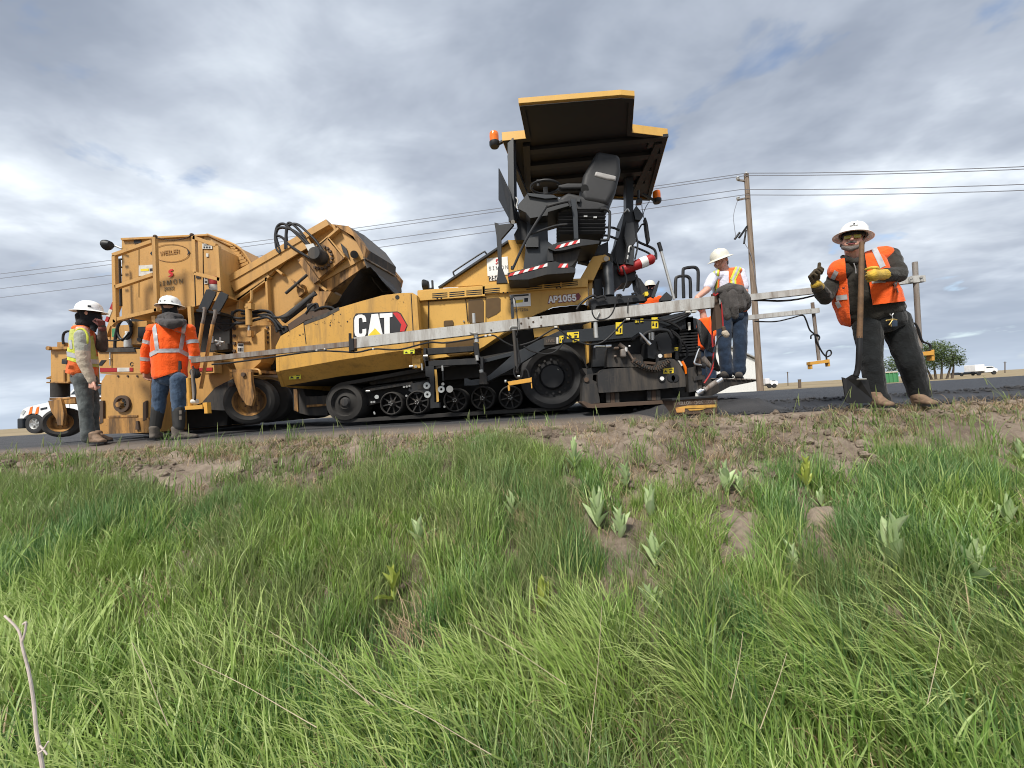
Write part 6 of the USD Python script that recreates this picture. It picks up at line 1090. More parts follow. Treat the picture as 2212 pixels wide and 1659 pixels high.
part(AB, 'cable', [line('D', P, YBm - .03, .010) for P in ([(60, 645), (100, 650), (190, 705), (265, 728), (400, 692), (500, 630), (572, 590), (610, 600), (700, 668), (800, 708), (880, 716), (960, 692), (1050, 610), (1130, 522)], [(325, 730), (380, 765), (480, 790), (560, 780), (620, 730), (650, 660)], [(868, 420), (870, 470), (895, 512), (940, 520), (1000, 500), (1040, 440), (1060, 350), (1075, 320)], [(1180, 520), (1300, 525), (1440, 525), (1560, 490), (1630, 470)], [(1150, 470), (1152, 380), (1160, 350)])], 'hose')
part(AB, 'cable', [line('B', [(2040, 700), (2075, 690), (2090, 780), (2100, 900), (2090, 960)], YBm - .07, .006)], 'hose'); part(AB, 'sight_plate', slab('B', [(2044, 672), (2062, 670), (2074, 835), (2052, 838)], YBm - .04, YBm - .02), 'charcoal', False)
part(AB, 'cable', line('L', [(-60, 690), (0, 690), (150, 695), (300, 680), (440, 648)], 4.63, .011), 'hose')
def sensor(parent, c, P, legs, rod, Y, rr_, rodm='zinc', loops=()):
    s = part(parent, 'sensor_head', slab(c, P, Y - .04, Y + .04), 'sensor_yellow', False)
    for l in legs: part(s, 'sensor_leg', slab(c, l, Y - .03, Y + .03), 'sensor_yellow', False)
    part(parent, 'sensor_rod', cyl(pt(c, *rod[0], Y), pt(c, *rod[1], Y), rr_, n=14), rodm)
    for l in loops: part(parent, 'sensor_cable', line(c, l, Y - .03, .010), 'hose')
    return s
s = sensor(AB, 'I', [(362, 932), (712, 874), (716, 936), (385, 988)], ([(365, 985), (396, 980), (396, 1062), (370, 1064)], [(698, 868), (714, 868), (722, 1028), (705, 1028)]), ((455, 190), (505, 800)), YBm - .05, px('I', 27, YBm), 'dusty_black', ([(470, 700), (455, 800), (490, 870), (550, 875), (580, 830), (585, 780), (620, 750), (655, 780), (680, 880)], [(500, 300), (520, 500), (540, 640), (500, 760)]))
part(s, 'connector', [cyl(pt('I', 508, 852, YBm - .09), pt('I', 545, 852, YBm - .09), .014, n=8), cyl(pt('I', 322, 925, YBm - .05), pt('I', 345, 925, YBm - .05), .016, n=8)], 'clear_plastic')
s = sensor(AB, 'G', [(70, 1404), (246, 1386), (248, 1428), (74, 1440)], ([(250, 1368), (292, 1363), (300, 1474), (266, 1475), (262, 1408), (250, 1405)],), ((148, 1040), (168, 1350)), YBm - .04, px('G', 16, YBm), 'old_steel', ([(150, 1000), (175, 1060), (165, 1120), (180, 1240), (172, 1340)], ))
part(AB, 'guide_rod', cyl(pt('G', 108, 1120, YBm - .02), pt('G', 126, 1400, YBm - .02), .026, n=10), 'sensor_yellow'); part(AB, 'motor_lump', rhull([pt('G', 165, 1060, YBm), pt('G', 185, 1085, YBm)], .05, 10), 'hose', True); part(AB, 'cap', cyl(pt('G', 145, 1355, YBm - .04), pt('G', 195, 1352, YBm - .04), .03, n=12), 'white_dirty')
s = sensor(AB, 'L', [(1215, 1122), (1405, 1100), (1408, 1136), (1218, 1146)], ([(1385, 1095), (1408, 1092), (1412, 1180), (1390, 1182)], [(1215, 1140), (1235, 1140), (1236, 1200), (1216, 1200)]), ((1249, 378), (1288, 1085)), 4.58, px('L', 17, 4.6), 'old_steel', ([(1210, 880), (1250, 880), (1280, 930), (1300, 1000), (1320, 1030), (1370, 1050), (1375, 1090), (1345, 1105)], ))
part(AB, 'rod_clamp', [slab('L', [(1225, 490), (1322, 484), (1322, 538), (1226, 546)], 4.55, 4.585)] + [cyl(pt('L', x, y, 4.55), pt('L', x, y, 4.53), .014, n=8) for x, y in ((1303, 497), (1310, 525), (1222, 505), (1225, 530))], 'aluminium', False)
YB3 = 5.9
AB2 = thing('averaging_beam', 'thin aluminium levelling beam with hanging sensor rod right of the utility pole', 'levelling beam', pt('L', 200, 800, YB3))
part(AB2, 'beam', bar(pt('D', 2080, 508, YB3), pt('L', 462, 772, YB3), .05, px('L', 36, YB3)), 'aluminium', False)
sensor(AB2, 'L', [(394, 1192), (550, 1172), (552, 1198), (396, 1218)], ([(396, 1212), (412, 1212), (414, 1250), (398, 1250)], [(536, 1172), (552, 1170), (558, 1228), (544, 1230)]), ((412, 708), (466, 1180)), YB3, px('L', 12, YB3), 'old_steel', ([(-60, 860), (0, 864), (120, 862), (240, 835), (330, 812), (360, 850), (390, 930), (430, 970), (450, 1030), (490, 1110), (530, 1150), (565, 1130), (560, 1100), (535, 1105), (525, 1140), (530, 1180)], [(400, 1005), (405, 975), (450, 970), (470, 990), (465, 1015)]))
part(AB2, 'rod_clamp', [slab('L', [(405, 760), (462, 756), (462, 792), (406, 798)], YB3 - .05, YB3 - .026)], 'aluminium', False)
# asphalt in the hopper
def mound(c, P, Y0, Y1_, name, label):
    c0 = [pt(c, x, y, Y0) for x, y in P]; xs_ = np.array([p[0] for p in c0]); zs_ = np.array([p[2] for p in c0]); xx = np.linspace(xs_.min(), xs_.max(), 60); yy = np.linspace(Y0, Y1_, 40)
    X, Yv = np.meshgrid(xx, yy, indexing='ij'); z = np.interp(X, xs_, zs_); u_ = (Yv - Y0) / (Y1_ - Y0); z = z + .0 * u_ + .10 * (meshkit.fbm(np.stack([X * 7, Yv * 7, 0 * X], -1), 4, 3) - .5) - .5 * np.clip(u_ - .5, 0, 1)
    v = np.stack([X, Yv, z], -1).reshape(-1, 3); n_ = len(yy); i = (np.arange(len(xx) - 1)[:, None] * n_ + np.arange(n_ - 1)[None]).ravel(); single(name, (v, np.stack([i, i + n_, i + n_ + 1, i + 1], 1)), 'loose_asphalt', label, 'asphalt', kind='stuff', smooth=30)
mound('B', [(700, 770), (790, 715), (880, 590), (960, 480), (1030, 470), (1100, 545), (1180, 640), (1260, 690), (1360, 715)], 5.62, 7.9, 'hopper_asphalt', 'black asphalt heaped in the paver hopper under the conveyor chute')
# loose gear on the machines
for k, (lab, bl, hd, tip) in enumerate((('left of two black bladed shovels racked on the transfer vehicle', [(286, 230), (312, 225), (382, 252), (378, 282), (296, 440), (205, 420)], [(265, 410), (272, 440), (258, 530), (247, 572)], (200, 890)), ('right of two black bladed shovels racked on the transfer vehicle', [(418, 262), (436, 250), (502, 280), (498, 308), (422, 445), (404, 460), (338, 430)], [(374, 435), (378, 470), (362, 540), (350, 580)], (232, 1225)))):
    Yk = 5.32 - .09 * k
    T = thing('racked_shovel', lab, 'shovel', pt('G', *hd[1], Yk))
    part(T, 'blade', plate([pt('G', x, y, Yk + .04) for x, y in bl], .02), 'machine_black'); part(T, 'socket', tube([pt('G', x, y, Yk) for x, y in hd], .022, 10, 6), 'old_steel'); part(T, 'handle', tube([pt('G', *hd[-1], Yk), (pt('G', *hd[-1], Yk) + pt('G', *tip, Yk)) / 2, pt('G', *tip, Yk)], .022, 10, 4), 'wood_tan')
a, b2 = pt('A', 1475, 490, 5.5), pt('A', 1470, 440, 5.5)
T = thing('fire_extinguisher', 'small red and white extinguisher above the racked shovels', 'extinguisher', a)
part(T, 'cylinder', lathe([(0, 0), (.06, 0), (.065, .02), (.065, .13), (.05, .17), (0, .18)], a - [0, 0, .06], 'z', 22), 'white_dirty'); part(T, 'red_collar', lathe([(.067, .06), (.069, .065), (.069, .14), (.05, .185), (.0, .19)], a - [0, 0, .03], 'z', 22), 'red_paint'); part(T, 'nozzle_hose', line('A', [(1460, 440), (1442, 455), (1440, 485), (1455, 505)], 5.45, .011), 'hose')
a = pt('F', 905, 620, 5.5)
T = thing('water_bottle', 'clear plastic bottle standing on the deck by the hose coil', 'bottle', a)
part(T, 'bottle', lathe([(0, 0), (.045, 0), (.05, .02), (.048, .12), (.05, .16), (.03, .2), (.03, .215), (0, .215)], a - [0, 0, .02], 'z', 18), 'clear_plastic'); part(T, 'cap', lathe([(0, .216), (.032, .216), (.032, .24), (0, .24)], a - [0, 0, .02], 'z', 14), 'white')
# ------------------------------------------------------------------ people
SPH = {}
def ell(c, r, fr):
    """an ellipsoid; r = radius or (sideways, forwards, up); fr = frame rows (side, fwd, up)"""
    s = m3.Manifold.sphere(1.0, 16); r = (r, r, r) if np.ndim(r) == 0 else r
    M = np.zeros((3, 4)); M[:, :3] = np.array(fr).T * np.array(r); M[:, 3] = c; return s.transform(M)
def chain(C, fr, tmp=None):
    """C: list of (point, radius); hulls from each to the next"""
    S_ = [ell(p, r, fr) for p, r in C]
    return [m3.Manifold.batch_hull([a, b]) for a, b in zip(S_[:-1], S_[1:])] if len(S_) > 1 else S_
def skin_over(parts_, edge=.02, it=8, wr=0., seed=0, freq=(16, 16, 9), fold=0.):
    m = m3.Manifold.batch_boolean(parts_, m3.OpType.Add)
    m = tm(m.refine_to_length(edge)); m.merge_vertices()
    trimesh.smoothing.filter_taubin(m, lamb=.5, nu=.52, iterations=it)
    if wr:
        n = np.array(m.vertex_normals); v = np.array(m.vertices)
        d = meshkit.fbm(v * np.array(freq), 3, seed) - .5; k = 1 - 2 * np.abs(meshkit.fbm(v * np.array(freq) * .8 + 9, 3, seed + 4) - .5) * 2.2
        m.vertices = v + n * (wr * 2 * d + fold * np.clip(k, -1, 1))[:, None]
    m.fix_normals(); return m
def frame(fwd, up=(0, 0, 1)):
    u = np.array(up, float); u /= np.linalg.norm(u); f = np.array(fwd, float); f = f - u * np.dot(f, u); f /= np.linalg.norm(f); s = np.cross(f, u); return np.array([s, f, u])
def head_parts(c, fr, k=1.0):
    s, f, u = fr; P = lambda a, b, d: c + k * (s * a + f * b + u * d)
    out = chain([(P(0, -.012, .03), (.078 * k, .098 * k, .092 * k))], fr) + chain([(P(0, .0, .0), (.07 * k, .085 * k, .07 * k)), (P(0, .035, -.075), (.046 * k, .045 * k, .035 * k))], fr)
    out += chain([(P(0, .088, .022), .011 * k), (P(0, .112, -.018), .014 * k)], fr) + chain([(P(-.035, .082, .032), .014 * k), (P(.035, .082, .032), .014 * k)], fr)
    out += chain([(P(-.05, .055, -.02), .026 * k), (P(-.03, .07, -.05), .024 * k)], fr) + chain([(P(.05, .055, -.02), .026 * k), (P(.03, .07, -.05), .024 * k)], fr)
    out += chain([(P(-.078, -.01, .012), (.012, .02, .032))], fr) + chain([(P(.078, -.01, .012), (.012, .02, .032))], fr)
    out += chain([(P(-.022, .083, -.048), .008), (P(.022, .083, -.048), .008)], fr) + chain([(P(-.016, .081, -.061), .009), (P(.016, .081, -.061), .009)], fr)
    return out
def helmet(T, c, fr, m='helmet_white', k=1.0, mark=True):
    """full-brim hard hat round head centre c"""
    pr = [(.0, .148), (.045, .145), (.085, .128), (.112, .095), (.124, .055), (.128, .028), (.142, .020), (.166, .012), (.171, .005), (.166, .003), (.135, .012), (.120, .02), (.118, .05), (.105, .09), (.075, .12), (0, .138)]
    h = lathe(pr, (0, 0, 0), 'z', 40); v = np.array(h.vertices) * [.93, 1.06, 1.0]
    rid = [tube([(x, -.115 * 1.06, .06), (x, -.075, .128), (x, 0, .1505), (x, .075, .128), (x, .115 * 1.06, .06)], .0075, 6, 5) for x in (-.018, .018)]
    h.vertices = v; M = np.eye(4); M[:3, :3] = np.array(fr).T * k; M[:3, 3] = np.array(c) + fr[2] * .028 * k
    p = part(T, 'hard_hat', h.apply_transform(M), m, 40)
    for q in rid: part(p, 'crown_ridge', q.apply_transform(M), m, True)
    band = lathe([(.10, .0), (.104, .0), (.104, .03), (.10, .03)], (0, 0, 0), 'z', 30); band.vertices = np.array(band.vertices) * [.9, 1.04, 1]; part(p, 'inner_band', band.apply_transform(M), 'hose', True)
    return p, M
def hand_parts(w, d, n, th, curl=.6, k=1.0, fr=None, spread=.2):
    """wrist w, pointing direction d, palm normal n (fingers curl towards it), thumb side th"""
    d, n, th = [np.array(x, float) / np.linalg.norm(x) for x in (d, n, th)]; F0 = np.eye(3); out = []
    kn = w + d * .085 * k
    for a in (-.030, -.01, .01, .030): out += chain([(w + th * a * .6 + d * .01, .017 * k), (kn + th * a * k, .0145 * k)], F0)
    out += [m3.Manifold.batch_hull([ell(w + th * a * .6 + d * .012, .016 * k, F0) for a in (-.03, .03)] + [ell(kn + th * a * k, .0135 * k, F0) for a in (-.03, .03)])]
    for a, L in ((.030, .075), (.010, .084), (-.010, .078), (-.030, .060)):
        p = kn + th * a * k; C = [(p, .0105 * k)]; ang = 0
        for j, f in enumerate((.45, .32, .23)):
            ang += curl * (1.0, 1.25, .8)[j]; dd = d * cos(ang) + n * sin(ang) + th * a * spread * 4; p = p + dd * L * f * k; C.append((p, (.0098, .009, .008)[j] * k))
        out += chain(C, F0)
    b = w + d * .025 * k + th * .03 * k
    return out, b
def thumb_parts(b, dirs, k=1.0):
    C = [(b, .0145 * k)]; p = b
    for j, dd in enumerate(dirs):
        dd = np.array(dd, float); dd /= np.linalg.norm(dd); p = p + dd * (.042, .034, .028)[j] * k; C.append((p, (.0125, .011, .0095)[j] * k))
    return chain(C, np.eye(3))
def cut(m, p, n):
    return trimesh.intersections.slice_mesh_plane(m, np.array(n, float), np.array(p, float), cap=False)
def puff(m, d, thick=.003):
    n = np.array(m.vertex_normals); v = np.array(m.vertices) + n * d; return trimesh.Trimesh(v, m.faces, process=False)
def band(m, p, n, hw, d=.004, cuts=()):
    n = np.array(n, float); n /= np.linalg.norm(n); q = cut(cut(m, np.array(p) - n * hw, n), np.array(p) + n * hw, -n)
    for cp, cn in cuts: q = cut(q, cp, cn)
    return puff(q, d)
RS = 1.0
def chainS(C, fr): return chain([(p, r * RS if np.ndim(r) == 0 else (r[0] * RS, r[1] * RS, r[2])) for p, r in C], fr)
def pxplane(c, a, b2, Y, side):
    """a cutting plane through two surveyed sight lines; side picks the half that stays"""
    n = np.cross(ray(c, *a), ray(c, *b2)); return np.array([0, 0, ZC]), n / np.linalg.norm(n) * side
def strip_on(m, c, a, b2, hw, d=.005, front=None, cuts=()):
    """a strip sewn on the cloth along the surveyed line a -> b2, hw crop pixels to each side; front = (point, direction) keeps one face of the garment"""
    a, b2 = np.array(a, float), np.array(b2, float); t = (b2 - a) / np.linalg.norm(b2 - a); q = np.array([-t[1], t[0]]) * hw
    for u, v, w in ((a + q, b2 + q, 1), (a - q, b2 - q, -1)):
        p, n = pxplane(c, u, v, 0, w); mid = ray(c, *((a + b2) / 2)); n = n if np.dot(mid, n) > 0 else -n; m = cut(m, p, n)
    for u, other in ((a, b2), (b2, a)):
        p, n = pxplane(c, u - q * 3, u + q * 3, 0, 1); n = n if np.dot(ray(c, *other), n) > 0 else -n; m = cut(m, p, n)
    if front is not None: m = cut(m, *front)
    return puff(m, d)
def shell(m, t=.012):
    """gives an open sheet a thickness"""
    n = np.array(m.vertex_normals); v = np.array(m.vertices); k = len(v); f = np.array(m.faces); e = np.sort(m.edges, axis=1); u_, idx, cnt = np.unique(e, axis=0, return_index=True, return_counts=True)
    be = np.array(m.edges)[idx[cnt == 1]]; side = np.vstack([np.stack([be[:, 1], be[:, 0], be[:, 0] + k], 1), np.stack([be[:, 1], be[:, 0] + k, be[:, 1] + k], 1)])
    return trimesh.Trimesh(np.vstack([v, v - n * t]), np.vstack([f, f[:, ::-1] + k, side]), process=False)
def boot(T, ankle, toe_dir, mat_, k=1.0, h=.14, ground=None, sole='hose', name='boot', sr=.055):
    d = np.array(toe_dir, float); d[2] = 0; d /= np.linalg.norm(d); fr = frame(d); z = ground if ground is not None else ankle[2] - .1
    a = np.array([ankle[0], ankle[1], z]); P = lambda x, y, zz: a + fr[0] * x + d * y + np.array([0, 0, zz])
    up = chain([(P(0, -.02, h), (sr, sr + .005, .03)), (P(0, -.015, .08), (sr - .003, sr + .005, .04)), (P(0, -.03, .045), (.046, .055, .04))], fr) + chain([(P(0, -.03, .045), (.044, .05, .04)), (P(0, .09, .042), (.05, .05, .036)), (P(0, .16, .034), (.046, .045, .03))], fr) + chain([(P(0, 0, .09), (.044, .05, .04)), (P(0, .10, .045), (.046, .05, .034))], fr)
    b = part(T, name, skin_over(up, .018, 6, .003, 3), mat_, True)
    g_ = Polygon([(fr[0][0] * x + d[0] * y, fr[0][1] * x + d[1] * y) for x, y in ((-.042, -.085), (0, -.10), (.042, -.085), (.05, .03), (.055, .12), (.045, .18), (.0, .205), (-.045, .18), (-.055, .12), (-.05, .03))])
    sm = trimesh.creation.extrude_polygon(g_, .022, engine='earcut'); sm.apply_translation([a[0], a[1], z]); part(b, 'sole', sm, sole, False)
    return b

# ---- man with a shovel, right
YR = 4.02
L = lambda x, y, dy=0.: pt('L', x, y, YR + dy)
PM = thing('person', 'person with thumb raised in open orange vest over dark jacket, holding a shovel', 'person', L(1080, 1570) * [1, 1, 0] + [0, 0, -.1])
RS = .86; fr = frame((-.55, -.83, 0)); frt = frame((-.55, -.83, 0), L(800, 400) - L(900, 820)); frh = frame((-.62, -.78, -.02), L(752, 90) - L(722, 300))
hc = L(738, 214, -.06); gz_ = -.105
rs, re, rw = L(618, 480, .06), L(515, 672, .03), L(443, 560, -.14); ls_, le, lw = L(1035, 325), L(1110, 480, -.16), L(975, 480, -.27)
hipR, knR, anR = L(865, 880), L(888, 1180, -.03), L(945, 1475, -.02); hipL, knL, anL = L(1085, 860), L(1210, 1200, -.03), L(1285, 1440, .03)
body = head_parts(hc, frh) + chain([(hc + frh[2] * -.05, .058), (L(755, 370), .065)], frh) + chain([(L(790, 440), (.19, .11, .1)), (L(840, 640), (.17, .12, .12)), (L(940, 850), (.17, .12, .1))], frt)
for s_, e_, w_ in ((rs, re, rw), (ls_, le, lw)): body += chain([(L(780, 420), .08), (s_, .06), (e_, .045), (w_, .032)], fr)
for h_, k_, a_ in ((hipR, knR, anR), (hipL, knL, anL)): body += chain([(h_, .068), (k_, .045), (a_, .036)], fr)
h1, tb_ = hand_parts(rw, L(418, 478, -.17) - rw, np.array([.55, -.8, .1]), np.array([.65, .1, .6]), 1.15, 1.3, spread=.04); h1 += thumb_parts(tb_, [L(462, 470, -.18) - tb_, (.12, -.1, 1), (.14, 0, 1)], 1.4)
h2, tb2 = hand_parts(lw, L(850, 488, -.36) - lw, np.array([-.45, .85, -.1]), np.array([-.1, -.2, 1]), 1.1, 1.25, spread=.05); h2 += thumb_parts(tb2, [(-.7, -.4, .35), (-.9, .1, .1), (-.5, .7, -.1)], 1.25)
part(PM, 'body', skin_over(body, .014, 6), 'skin_red', True)
for s in (-1, 1): part(PM, 'eye', trimesh.creation.icosphere(2, .0125).apply_translation(hc + frh[0] * .034 * s + frh[1] * .079 + frh[2] * .016), 'white')
P_ = lambda a, b, d: hc + frh[0] * a + frh[1] * b + frh[2] * d
bd_ = chain([(P_(-.066, .02, -.03), .018), (P_(-.055, .055, -.07), .020), (P_(0, .075, -.098), .026), (P_(.055, .055, -.07), .020), (P_(.066, .02, -.03), .018)], frh) + chain([(P_(-.034, .085, -.045), .010), (P_(0, .099, -.034), .011), (P_(.034, .085, -.045), .010)], frh) + chain([(P_(-.03, .07, -.085), .02), (P_(.03, .07, -.085), .02)], frh)
part(PM, 'beard', skin_over(bd_, .01, 4, .003, 2, (60, 60, 60)), 'beard', True)
part(PM, 'mouth', skin_over(chain([(P_(-.022, .094, -.053), .005), (P_(0, .099, -.056), .006), (P_(.022, .094, -.053), .005)], frh), .006, 2), 'maroon_print', True)
part(PM, 'teeth', skin_over(chain([(P_(-.012, .096, -.0515), .0022), (P_(0, .100, -.053), .0024), (P_(.012, .096, -.0515), .0022)], frh), .006, 2), 'white', True)
gl = [m3.Manifold.batch_hull([ell(P_(s * .012, .102, .026), .006, frh), ell(P_(s * .058, .086, .026), .006, frh), ell(P_(s * .055, .086, .004), .006, frh), ell(P_(s * .018, .102, .002), .006, frh)]) for s in (-1, 1)]
gp = part(PM, 'safety_glasses', [skin_over([q], .008, 2) for q in gl], 'lens', True); part(PM, 'glasses_frame', tube([P_(-.082, -.01, .024), P_(-.072, .06, .03), P_(-.05, .094, .034), P_(0, .110, .03), P_(.05, .094, .034), P_(.072, .06, .03), P_(.082, -.01, .024)], .0035, 6, 5), 'hose')
part(PM, 'hair', skin_over(chain([(P_(-.076, .0, .02), .014), (P_(-.07, -.06, .0), .025), (P_(0, -.09, -.01), .03), (P_(.07, -.06, .0), .025), (P_(.076, .0, .02), .014)], frh), .014, 4), 'beard', True)
hh, HM = helmet(PM, hc + frh[2] * .012, frh)
tx = meshkit.text_mesh('SIMON', .013, .003, True); tv = np.array(tx.vertices); tw = tv[:, 0].max(); ang = (tv[:, 0] - tw / 2) / .122
sc_ = .1225 + (.004 - tv[:, 2]) * 0 + .002; tv2 = np.stack([-np.sin(-ang) * (sc_ - (tv[:, 1]) * .25 + tv[:, 2]) * .95, np.cos(ang) * (sc_ - tv[:, 1] * .25 + tv[:, 2]) * 1.06, tv[:, 1] + .062], -1)
tx.vertices = tv2; part(hh, 'lettering', tx.apply_transform(HM), 'black_print', False); part(hh, 'emblem', trimesh.creation.icosphere(1, .007).apply_transform(trimesh.transformations.scale_and_translate if False else np.eye(4)).apply_translation([0, .121 * 1.06, .088]).apply_transform(HM), 'black_print', False)
jk = chainS([(L(775, 410), (.205, .12, .11)), (L(800, 520), (.235, .165, .13)), (L(855, 670), (.265, .19, .13)), (L(915, 800), (.265, .185, .10))], frt) + chainS([(L(640, 455), .095), (L(770, 415), (.12, .11, .10)), (L(1010, 330), .10)], frt)
jk += chainS([(rs, .082), ((rs + re) / 2, .076), (re, .070), (re + (rw - re) * .72, .060)], fr) + chainS([(ls_, .092), ((ls_ + le) / 2, .09), (le, .082), (le + (lw - le) * .78, .062)], fr)
part(PM, 'jacket', skin_over(jk, .013, 5, .006, 5, (11, 11, 16), .008), 'jacket_brown', True)
part(PM, 'collar', skin_over(chain([(L(690, 345, -.06), .024), (L(745, 375, -.10), .026), (L(820, 345, -.06), .026), (L(860, 320, .05), .03)], fr) + chain([(L(660, 335, -.02), .02), (L(700, 365, -.07), .024)], fr), .014, 4, .003, 1), 'jacket_brown', True)
part(PM, 'zip', [line('L', [(750, 385), (765, 430), (768, 470)], YR - .165, .004)], 'zinc')
tr = chainS([(L(940, 825), (.235, .165, .09)), (L(965, 890), (.225, .16, .09))], frt) + chainS([(hipR, .135), ((hipR + knR) / 2, .115), (knR, .100), ((knR + anR) / 2, .088), (anR, .080), (anR + [.01, -.02, -.03], .082)], fr) + chainS([(hipL, .138), ((hipL + knL) / 2, .122), (knL, .112), ((knL + anL) / 2, .100), (anL, .100), (anL + [0, -.01, -.01], .092)], fr)
part(PM, 'trousers', skin_over(tr, .013, 5, .006, 9, (9, 9, 7), .008), 'trousers_black', True)
vm = skin_over(chainS([(L(780, 405), (.24, .16, .10)), (L(795, 520), (.275, .21, .13)), (L(850, 670), (.30, .235, .13)), (L(895, 800), (.295, .235, .12))], frt) + chainS([(L(650, 445, -.02), .128), (L(770, 410), (.14, .14, .10)), (L(985, 330), .112)], frt), .016, 6, .006, 15, (13, 13, 9), .005)
ft = lambda m: cut(m, (0, YR + .3, 0), (0, -1, 0))
back4 = (L(850, 650, .03), -np.array([.55, .83, 0]))
va = cut(vm, *pxplane('L', (676, 330), (726, 915), 0, 1)); va = cut(va, *pxplane('L', (560, 872), (745, 915), 0, -1))
vb = cut(vm, *pxplane('L', (838, 290), (912, 760), 0, -1)); vb = cut(vb, *pxplane('L', (900, 728), (1200, 692), 0, -1))
sa = part(PM, 'vest_panel', shell(va), 'vest_orange', 30, 'orange vest front hanging low on the thumb side'); sb_ = part(PM, 'vest_panel', shell(vb), 'vest_orange', 30)
part(sb_, 'reflective_strip', strip_on(vb, 'L', (915, 268), (985, 420), 24, .005, back4), 'reflective', True); part(sb_, 'reflective_strip', strip_on(vb, 'L', (895, 536), (1010, 528), 17, .005, back4), 'reflective', True)
for u, v_, w_ in (((608, 672), (700, 662), 20), ((580, 515), (612, 450), 18), ((615, 700), (640, 748), 18)): part(sa, 'reflective_strip', strip_on(va, 'L', u, v_, w_, .006, back4), 'reflective', True)
part(sa, 'vest_print', [text(q, 'L', 596 + 30 * i, 605 - 4 * i, YR - .27 - .01 * i, 15, .003, True) for i, q in enumerate('SIM')] , 'black_print', False)
part(PM, 'glove', skin_over(h1 + chain([(rw - (L(418, 478, -.17) - rw) * .35, .045), (rw + (L(418, 478, -.17) - rw) * .1, .036)], fr), .009, 4, .001, 1), 'glove_dark', True, 'dark dirty glove with thumb up'); part(PM, 'glove_cuff', skin_over(chain([(re + (rw - re) * .80, .052), (rw, .045)], fr), .012, 4), 'glove_yellow', True)
part(PM, 'glove', skin_over(h2 + chain([(le + (lw - le) * .8, .054), (lw, .045), (L(905, 482, -.32), .043)], fr), .009, 3, .001, 2), 'glove_yellow', True, 'yellow glove gripping the shovel')
boot(PM, L(945, 1530, -.05), (-.25, -1, 0), 'boot_tan', ground=L(930, 1575, -.15)[2] + .005, sr=.06); boot(PM, L(1285, 1490, .0), (-.25, -1, 0), 'boot_tan', ground=L(1270, 1572, -.15)[2] + .01, sr=.06)
part(PM, 'pocket_cord', [line('L', [(1165, 760), (1195, 850), (1215, 930)], YR - .1, .008)], 'hose')
YS = 3.70
T = thing('square_shovel', 'old square shovel with worn wooden handle held upright by the smiling person', 'shovel', pt('L', 790, 1530, YS))
part(T, 'handle', tube([pt('L', 816, 215, YS + .03), pt('L', 808, 640, YS), pt('L', 797, 1000, YS)], .0195, 12, 6, .0225), 'wood_old'); part(T, 'socket', tube([pt('L', 797, 985, YS), pt('L', 794, 1120, YS), pt('L', 785, 1240, YS + .02), pt('L', 768, 1305, YS + .03)], .022, 12, 6), 'hose')
bl = [(657, 1318), (690, 1328), (735, 1300), (765, 1290), (790, 1310), (800, 1335), (850, 1330), (868, 1340), (905, 1500), (885, 1530), (705, 1530), (690, 1520)]
part(T, 'blade', plate([pt('L', x, y, YS + .02 + .04 * abs(x - 780) / 120) for x, y in bl], .012), 'hose', False); part(T, 'blade_step', [tube([pt('L', 780, 1334, YS), pt('L', 850, 1332, YS + .02)], .008, 6, 2)], 'zinc')
T = thing('key_ring', 'bunch of brass keys with dark blue fob hanging at a belt', 'keys', L(1072, 830, -.22))
part(T, 'clip', [tube([L(1045, 800, -.22), L(1060, 815, -.22), L(1074, 795, -.22)], .005, 6, 4), tube([L(1066, 812, -.22), L(1068, 850, -.22)], .004, 6, 2)], 'zinc')
for a, b2 in (((1062, 845), (1015, 855)), ((1066, 850), (1040, 890)), ((1070, 845), (1098, 850)), ((1066, 850), (1058, 900))): part(T, 'key', rhull([L(*a, -.225), L(*b2, -.225)], .008, 8), 'brass', True)
part(T, 'fob', rhull([L(1068, 862, -.23), L(1095, 862, -.23), L(1068, 900, -.23), L(1095, 898, -.23)], .010, 10), 'blue_plastic', True)

# ---- man seen from behind in orange jacket
YQ = 4.85
G2 = lambda x, y, dy=0.: pt('F', x, y, YQ + dy)
PB = thing('person', 'person with back turned in bright orange jacket, blue jeans and black rubber boots', 'person', G2(1300, 1540))
RS = .80; fr = frame((-.6, .8, 0)); hc = G2(1328, 250, .02); frh = frame((-.5, .86, 0))
sL, eL, wL = G2(1150, 450), G2(1088, 660, .0), G2(1078, 870, .03); sR, eR, wR = G2(1520, 450), G2(1570, 660, .02), G2(1580, 820, .08)
hips = [(G2(1245, 960), G2(1215, 1180), G2(1180, 1450)), (G2(1415, 955), G2(1410, 1180), G2(1415, 1450, -.02))]
body = head_parts(hc, frh) + chain([(hc + frh[2] * -.05, .058), (G2(1330, 380), .065)], frh) + chain([(G2(1330, 450), (.17, .10, .08)), (G2(1325, 700), (.15, .11, .12)), (G2(1325, 930), (.15, .11, .1))], fr)
for q in ((sL, eL, wL), (sR, eR, wR)): body += chain([(G2(1330, 430), .08), (q[0], .055), (q[1], .045), (q[2], .033)], fr)
for q in hips: body += chain([(q[0], .068), (q[1], .045), (q[2], .036)], fr)
hl_, tb_ = hand_parts(wL, (.1, .05, -1), (.9, .3, 0), (0, 1, 0), .5); hl_ += thumb_parts(tb_, [(.2, .6, -1), (.3, .4, -1), (.3, .1, -1)]); hr_, tb2 = hand_parts(wR, (-.1, .2, -1), (-.9, .3, 0), (0, 1, 0), .6); hr_ += thumb_parts(tb2, [(-.2, .6, -1), (-.3, .4, -1), (-.3, .1, -1)])
part(PB, 'body', skin_over(body + hl_, .014, 6), 'skin', True)
